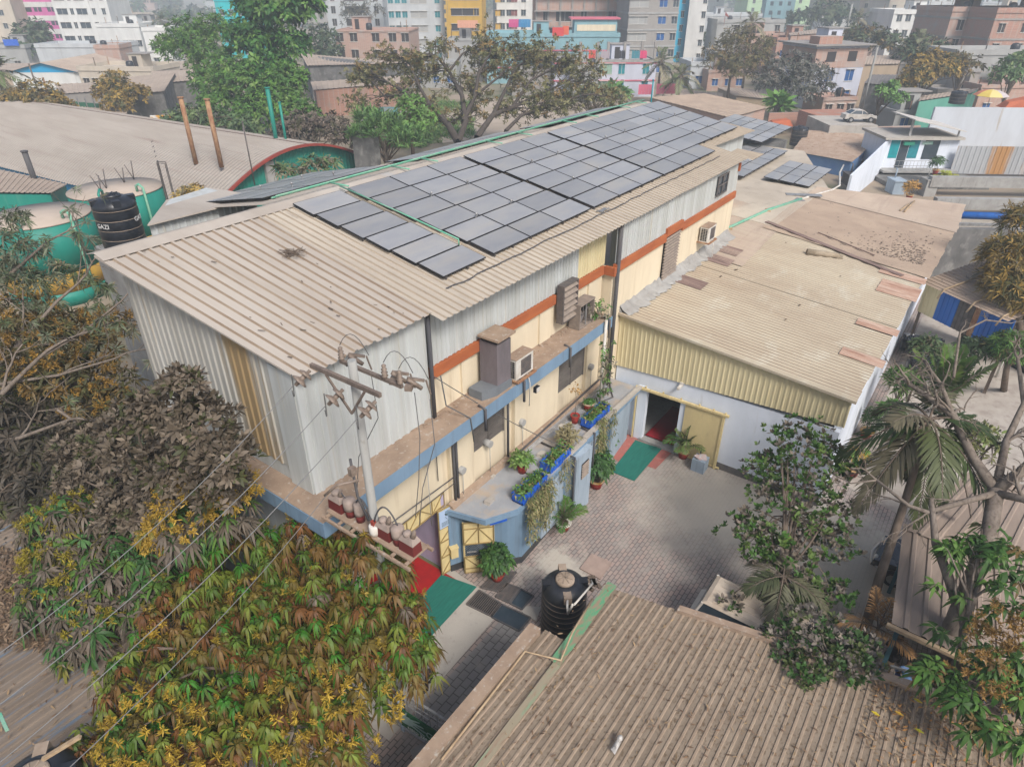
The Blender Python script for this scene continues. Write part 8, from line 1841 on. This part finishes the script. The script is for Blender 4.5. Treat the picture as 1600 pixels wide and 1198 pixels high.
bgt('mango_tree', 'smaller brownish yellow mango tree right of the large yellow one', [(1508, 105, 97, 24), (1490, 98, 98, 18)], OL, 213, 150, .6, .2)
bgt('mango_tree', 'orange brown flowering mango tree behind the arched roof at far left', [(60, 160, 84, 40), (15, 165, 84, 34), (95, 170, 84, 24), (-15, 175, 83, 26)], YB[:2]+OL, 214, 620, .5, .19)
bgt('mango_tree', 'yellow brown mango tree in front of the pale tin roof at left', [(180, 128, 98, 22), (170, 145, 96, 26), (205, 148, 96, 22), (185, 165, 94, 24), (225, 145, 96, 12)], YB, 215, 560, .5, .18)
bgt('broadleaf_tree', 'hazy grey tree before the pink striped tower', [(50, 60, 158, 28), (38, 80, 156, 24), (60, 45, 160, 16)], DG, 216, 150, 1.2, .45)
bgt('broadleaf_tree', 'dark green tree left of the pink brick house', [(505, 65, 138, 28), (515, 85, 136, 24), (495, 90, 136, 20)], DG, 217, 180, .9, .35)
bgt('bare_shrub', 'pale thin tree above the pink brick house', [(555, 30, 165, 26), (580, 20, 166, 24), (545, 15, 166, 16)], GR, 218, 140, .9, .2)
bgt('broadleaf_tree', 'hazy tree cluster behind the rooftops at upper right', [(1290, 25, 205, 30), (1265, 30, 206, 22), (1315, 30, 204, 22), (1240, 32, 205, 16)], DG, 219, 190, 1.5, .6)
bgt('broadleaf_tree', 'dark tree below the white house with a brown parapet', [(1355, 62, 130, 26), (1385, 70, 126, 24), (1335, 55, 134, 18)], DG+OL, 220, 200, .9, .35)
bgt('broadleaf_tree', 'dark green tree mass around the bent coconut palm', [(1440, 75, 115, 26), (1420, 85, 112, 22), (1465, 80, 113, 20)], [((.05, .075, .035), 3), ((.11, .09, .045), 1)], 221, 200, .8, .3)
bgt('broadleaf_tree', 'bright green tree at the right edge below the brick houses', [(1590, 105, 84, 26), (1570, 118, 82, 22), (1610, 95, 85, 24)], [((.08, .14, .05), 3), ((.12, .16, .06), 1)], 222, 200, .6, .22)
bgt('broadleaf_tree', 'small fresh green tree below the grey hip roofed shed', [(1380, 145, 86, 14), (1405, 155, 84, 14), (1395, 135, 86, 10)], [((.11, .22, .05), 3), ((.08, .15, .04), 1)], 223, 120, .5, .2)
bgt('banana_plant', 'banana plant in front of the lilac white house', [(958, 148, 106, 12), (970, 150, 106, 10)], [((.09, .18, .05), 3)], 224, 26, 1.9, .6, k=5, sp=.6)
bgt('banana_plant', 'banana plant behind the red brick boundary wall', [(1215, 162, 94, 10), (1222, 166, 94, 8)], [((.12, .24, .05), 3)], 225, 22, 1.8, .6, k=5, sp=.5)
def bgpalm(label, px, py, dep, seed, Lf=3.2, n=16, cols=None):
    c = dp(px, py, dep); t = thing('coconut_palm', label, 'palm', (c[0], c[1], 0), 'coconut palms')
    mb = MB(); mb.tube([(c[0]+.6, c[1]+.3, 0), (c[0]+.3, c[1]+.2, c[2]*.5), tuple(c)], [.26, .2, .16], 9); part('trunk', mb, m_bark, t)
    palm(t, c, n, Lf, cols or [(.10, .13, .05), (.14, .15, .08), (.20, .18, .11)], seed, nl=18, ll=.95, lw=.17, el=(-.7, 1.35), droop=(.3, .75), stem=m_bark)
bgpalm('coconut palm beside the lilac white house, left of the pair', 1033, 98, 110, 230, 4.0)
bgpalm('coconut palm beside the lilac white house, right of the pair', 1064, 120, 104, 231, 3.8)
bgpalm('bent coconut palm above the large yellow mango tree', 1437, 68, 112, 232, 4.2, 16)
bgpalm('small hazy coconut palm by the far beige towers', 1342, 30, 158, 233, 3.6, 12)
bgpalm('hazy coconut palm among the white houses at upper left', 252, 34, 170, 234, 4.2, 14, [(.09, .11, .07)])
bgpalm('large coconut palm leaning in at the left edge', -8, 112, 84, 235, 4.6, 16)
bgpalm('coconut palm rising out of the olive coloured tree', 1177, 38, 118, 236, 3.6, 12)
for i, (px, py, dep, w_, d_, h_, th, wm, lab) in enumerate(((1105, 132, 126, 7, 6, 3.2, .1, m_brickp, 'small pink brick room left of the olive tree'), (1168, 66, 150, 9, 7, 7.5, .1, m_brickp, 'brick house behind the olive tree, washing on its roof'), (1215, 62, 142, 8, 7, 7.2, .1, m_brick, 'brick house behind the grey tree'), (1312, 62, 150, 8, 7, 5.0, .0, m_brickp, 'low brick house beyond the stained white house'), (1388, 76, 128, 9, 6, 4.0, .1, w_conc, 'raw concrete house left of the bent coconut palm'), (1470, 128, 100, 8, 5, 3.4, .1, w_conc, 'raw concrete room behind the striped umbrella'), (1540, 118, 98, 8, 6, 4.2, .05, m_brickp, 'pink brick room below the grey walled house'), (1290, 142, 98, 5, 5, 2.6, .2, m_brickp, 'little brick lean-to at the foot of the stained white house'), (1405, 160, 88, 7, 4, 2.6, .1, w_grey, 'grey low room before the hip roofed shed'), (700, 62, 150, 10, 8, 6.5, .0, w_grey, 'grey flat roofed house below the mustard block'), (640, 92, 128, 9, 7, 4.2, -.05, w_grey, 'low grey house right of the pink brick house'), (800, 82, 118, 12, 7, 4.0, .0, w_conc, 'long raw concrete house behind the spreading tree'))):
    A, B, d = seg(px, px+40, py, dep, th); B = A+d*w_
    nm = 'house'; u1 = 2*0+px; t, Q, Wd, bx = block(nm, lab, px, px+w_*FPX/dep, py, dep, th, d_, h_, wm, max(1, int(h_/3.1)), (.2, .55, .85), pane=m_winvoid if i % 2 else m_winblue, ww=1.1, wh=1.2, par=.5, group='small houses squeezed between the larger ones')
# --- hazy far town and woods
fr = random.Random(77); frn = np.random.default_rng(77)
fcol = [w_white, w_lgrey, w_beige, w_teal, w_conc, m_brickp, w_tan, w_yel]
fn = 0
for i in range(46):
    px = fr.uniform(-40, 1640); dep = fr.uniform(215, 420)
    if 190 < px < 345: dep += 190
    if px < 190 and dep < 240: continue
    hh = fr.choice([7, 10, 13, 16]) if not 190 < px < 345 else fr.choice([4, 6])
    wpx = fr.uniform(9, 16)*1040/dep
    cw = fr.choice(fcol); cn = cw.name.replace('_', ' ')
    block('house', 'hazy far house, %s walls, %s' % (cn, ['beyond the white towers at left', 'past the tallest green tree', 'behind the yellow and grey blocks', 'behind the concrete frame building', 'beyond the olive coloured tree', 'behind the beige towers at right'][min(5, int((px+40)/280))]), px, px+wpx, -5, dep, fr.uniform(-.3, .3), fr.uniform(8, 14), hh, cw, int(hh/3.1), (.2, .5, .8) if dep < 400 else (), frame=False, group='hazy houses in the far town', par=.6)
lobs = []
for i in range(420):
    px = fr.uniform(-100, 1700); dep = fr.choice([fr.uniform(150, 260), fr.uniform(260, 520), fr.uniform(450, 1100)])
    g = at(px, CY+(HC/(dep/FPX)+FW[2]*FPX)/UPV[2], 0); R_ = fr.uniform(2.2, 4.5)*(1.6 if dep > 450 else 1)
    lobs.append((g+[0, 0, R_*.75], np.array([R_, R_, R_*.8])))
P, nm, _ = sample(lobs, 12500, frn, .5)
sz = np.clip(np.linalg.norm(P-CAM, axis=1)/180, .9, 5)
arr = rosettes(P, unit(nm+[0, 0, .4]), 4, 1.0, .45, .9, .3, pick(DG+OL[:2]+GL[:1], len(P), frn), frn)
rep = np.repeat(sz, 4); arr = arr[:3]+(arr[3]*rep, arr[4]*rep)+arr[5:]
o = leafcloud('far_trees', [arr]); tag(o, 'hazy far tree belts between the distant houses', 'trees', kind='stuff')
# low ridge on the horizon
mb = MB(); n = 90
for i in range(n+1):
    a = -1.1+2.2*i/n; d = FH*math.cos(a)+RT*math.sin(a); R_ = 1500
    hgt = 22+14*math.sin(i*.31)+9*math.sin(i*.83+1)+5*math.sin(i*1.9)
    b = d*R_; mb.v += [(b[0], b[1], -2), (b[0]+d[0]*120, b[1]+d[1]*120, hgt), (b[0]+d[0]*320, b[1]+d[1]*320, -2)]
for i in range(n): k = i*3; mb.face([k, k+3, k+4, k+1]); mb.face([k+1, k+4, k+5, k+2])
setting('hills', mb, M('wooded_hill', (.07, .085, .05), (.10, .11, .07), (.02, .02, .02)))
# ================================================================== haze
hz = bpy.data.materials.new('haze'); hz.use_nodes = True
hz.node_tree.nodes.remove(hz.node_tree.nodes['Principled BSDF'])
pv = hz.node_tree.nodes.new('ShaderNodeVolumePrincipled'); pv.inputs['Color'].default_value = (.84, .93, 1.0, 1); pv.inputs['Density'].default_value = .0013; pv.inputs['Anisotropy'].default_value = .2
hz.node_tree.links.new(pv.outputs[0], hz.node_tree.nodes['Material Output'].inputs['Volume'])
mb = MB(); mb.bb(-2600, 4600, -3100, 4100, -3, 62)
o = solo('haze', mb, hz, 'pale dusty haze over the town', 'haze', (0, 0, 0), kind='stuff'); o.display_type = 'WIRE'
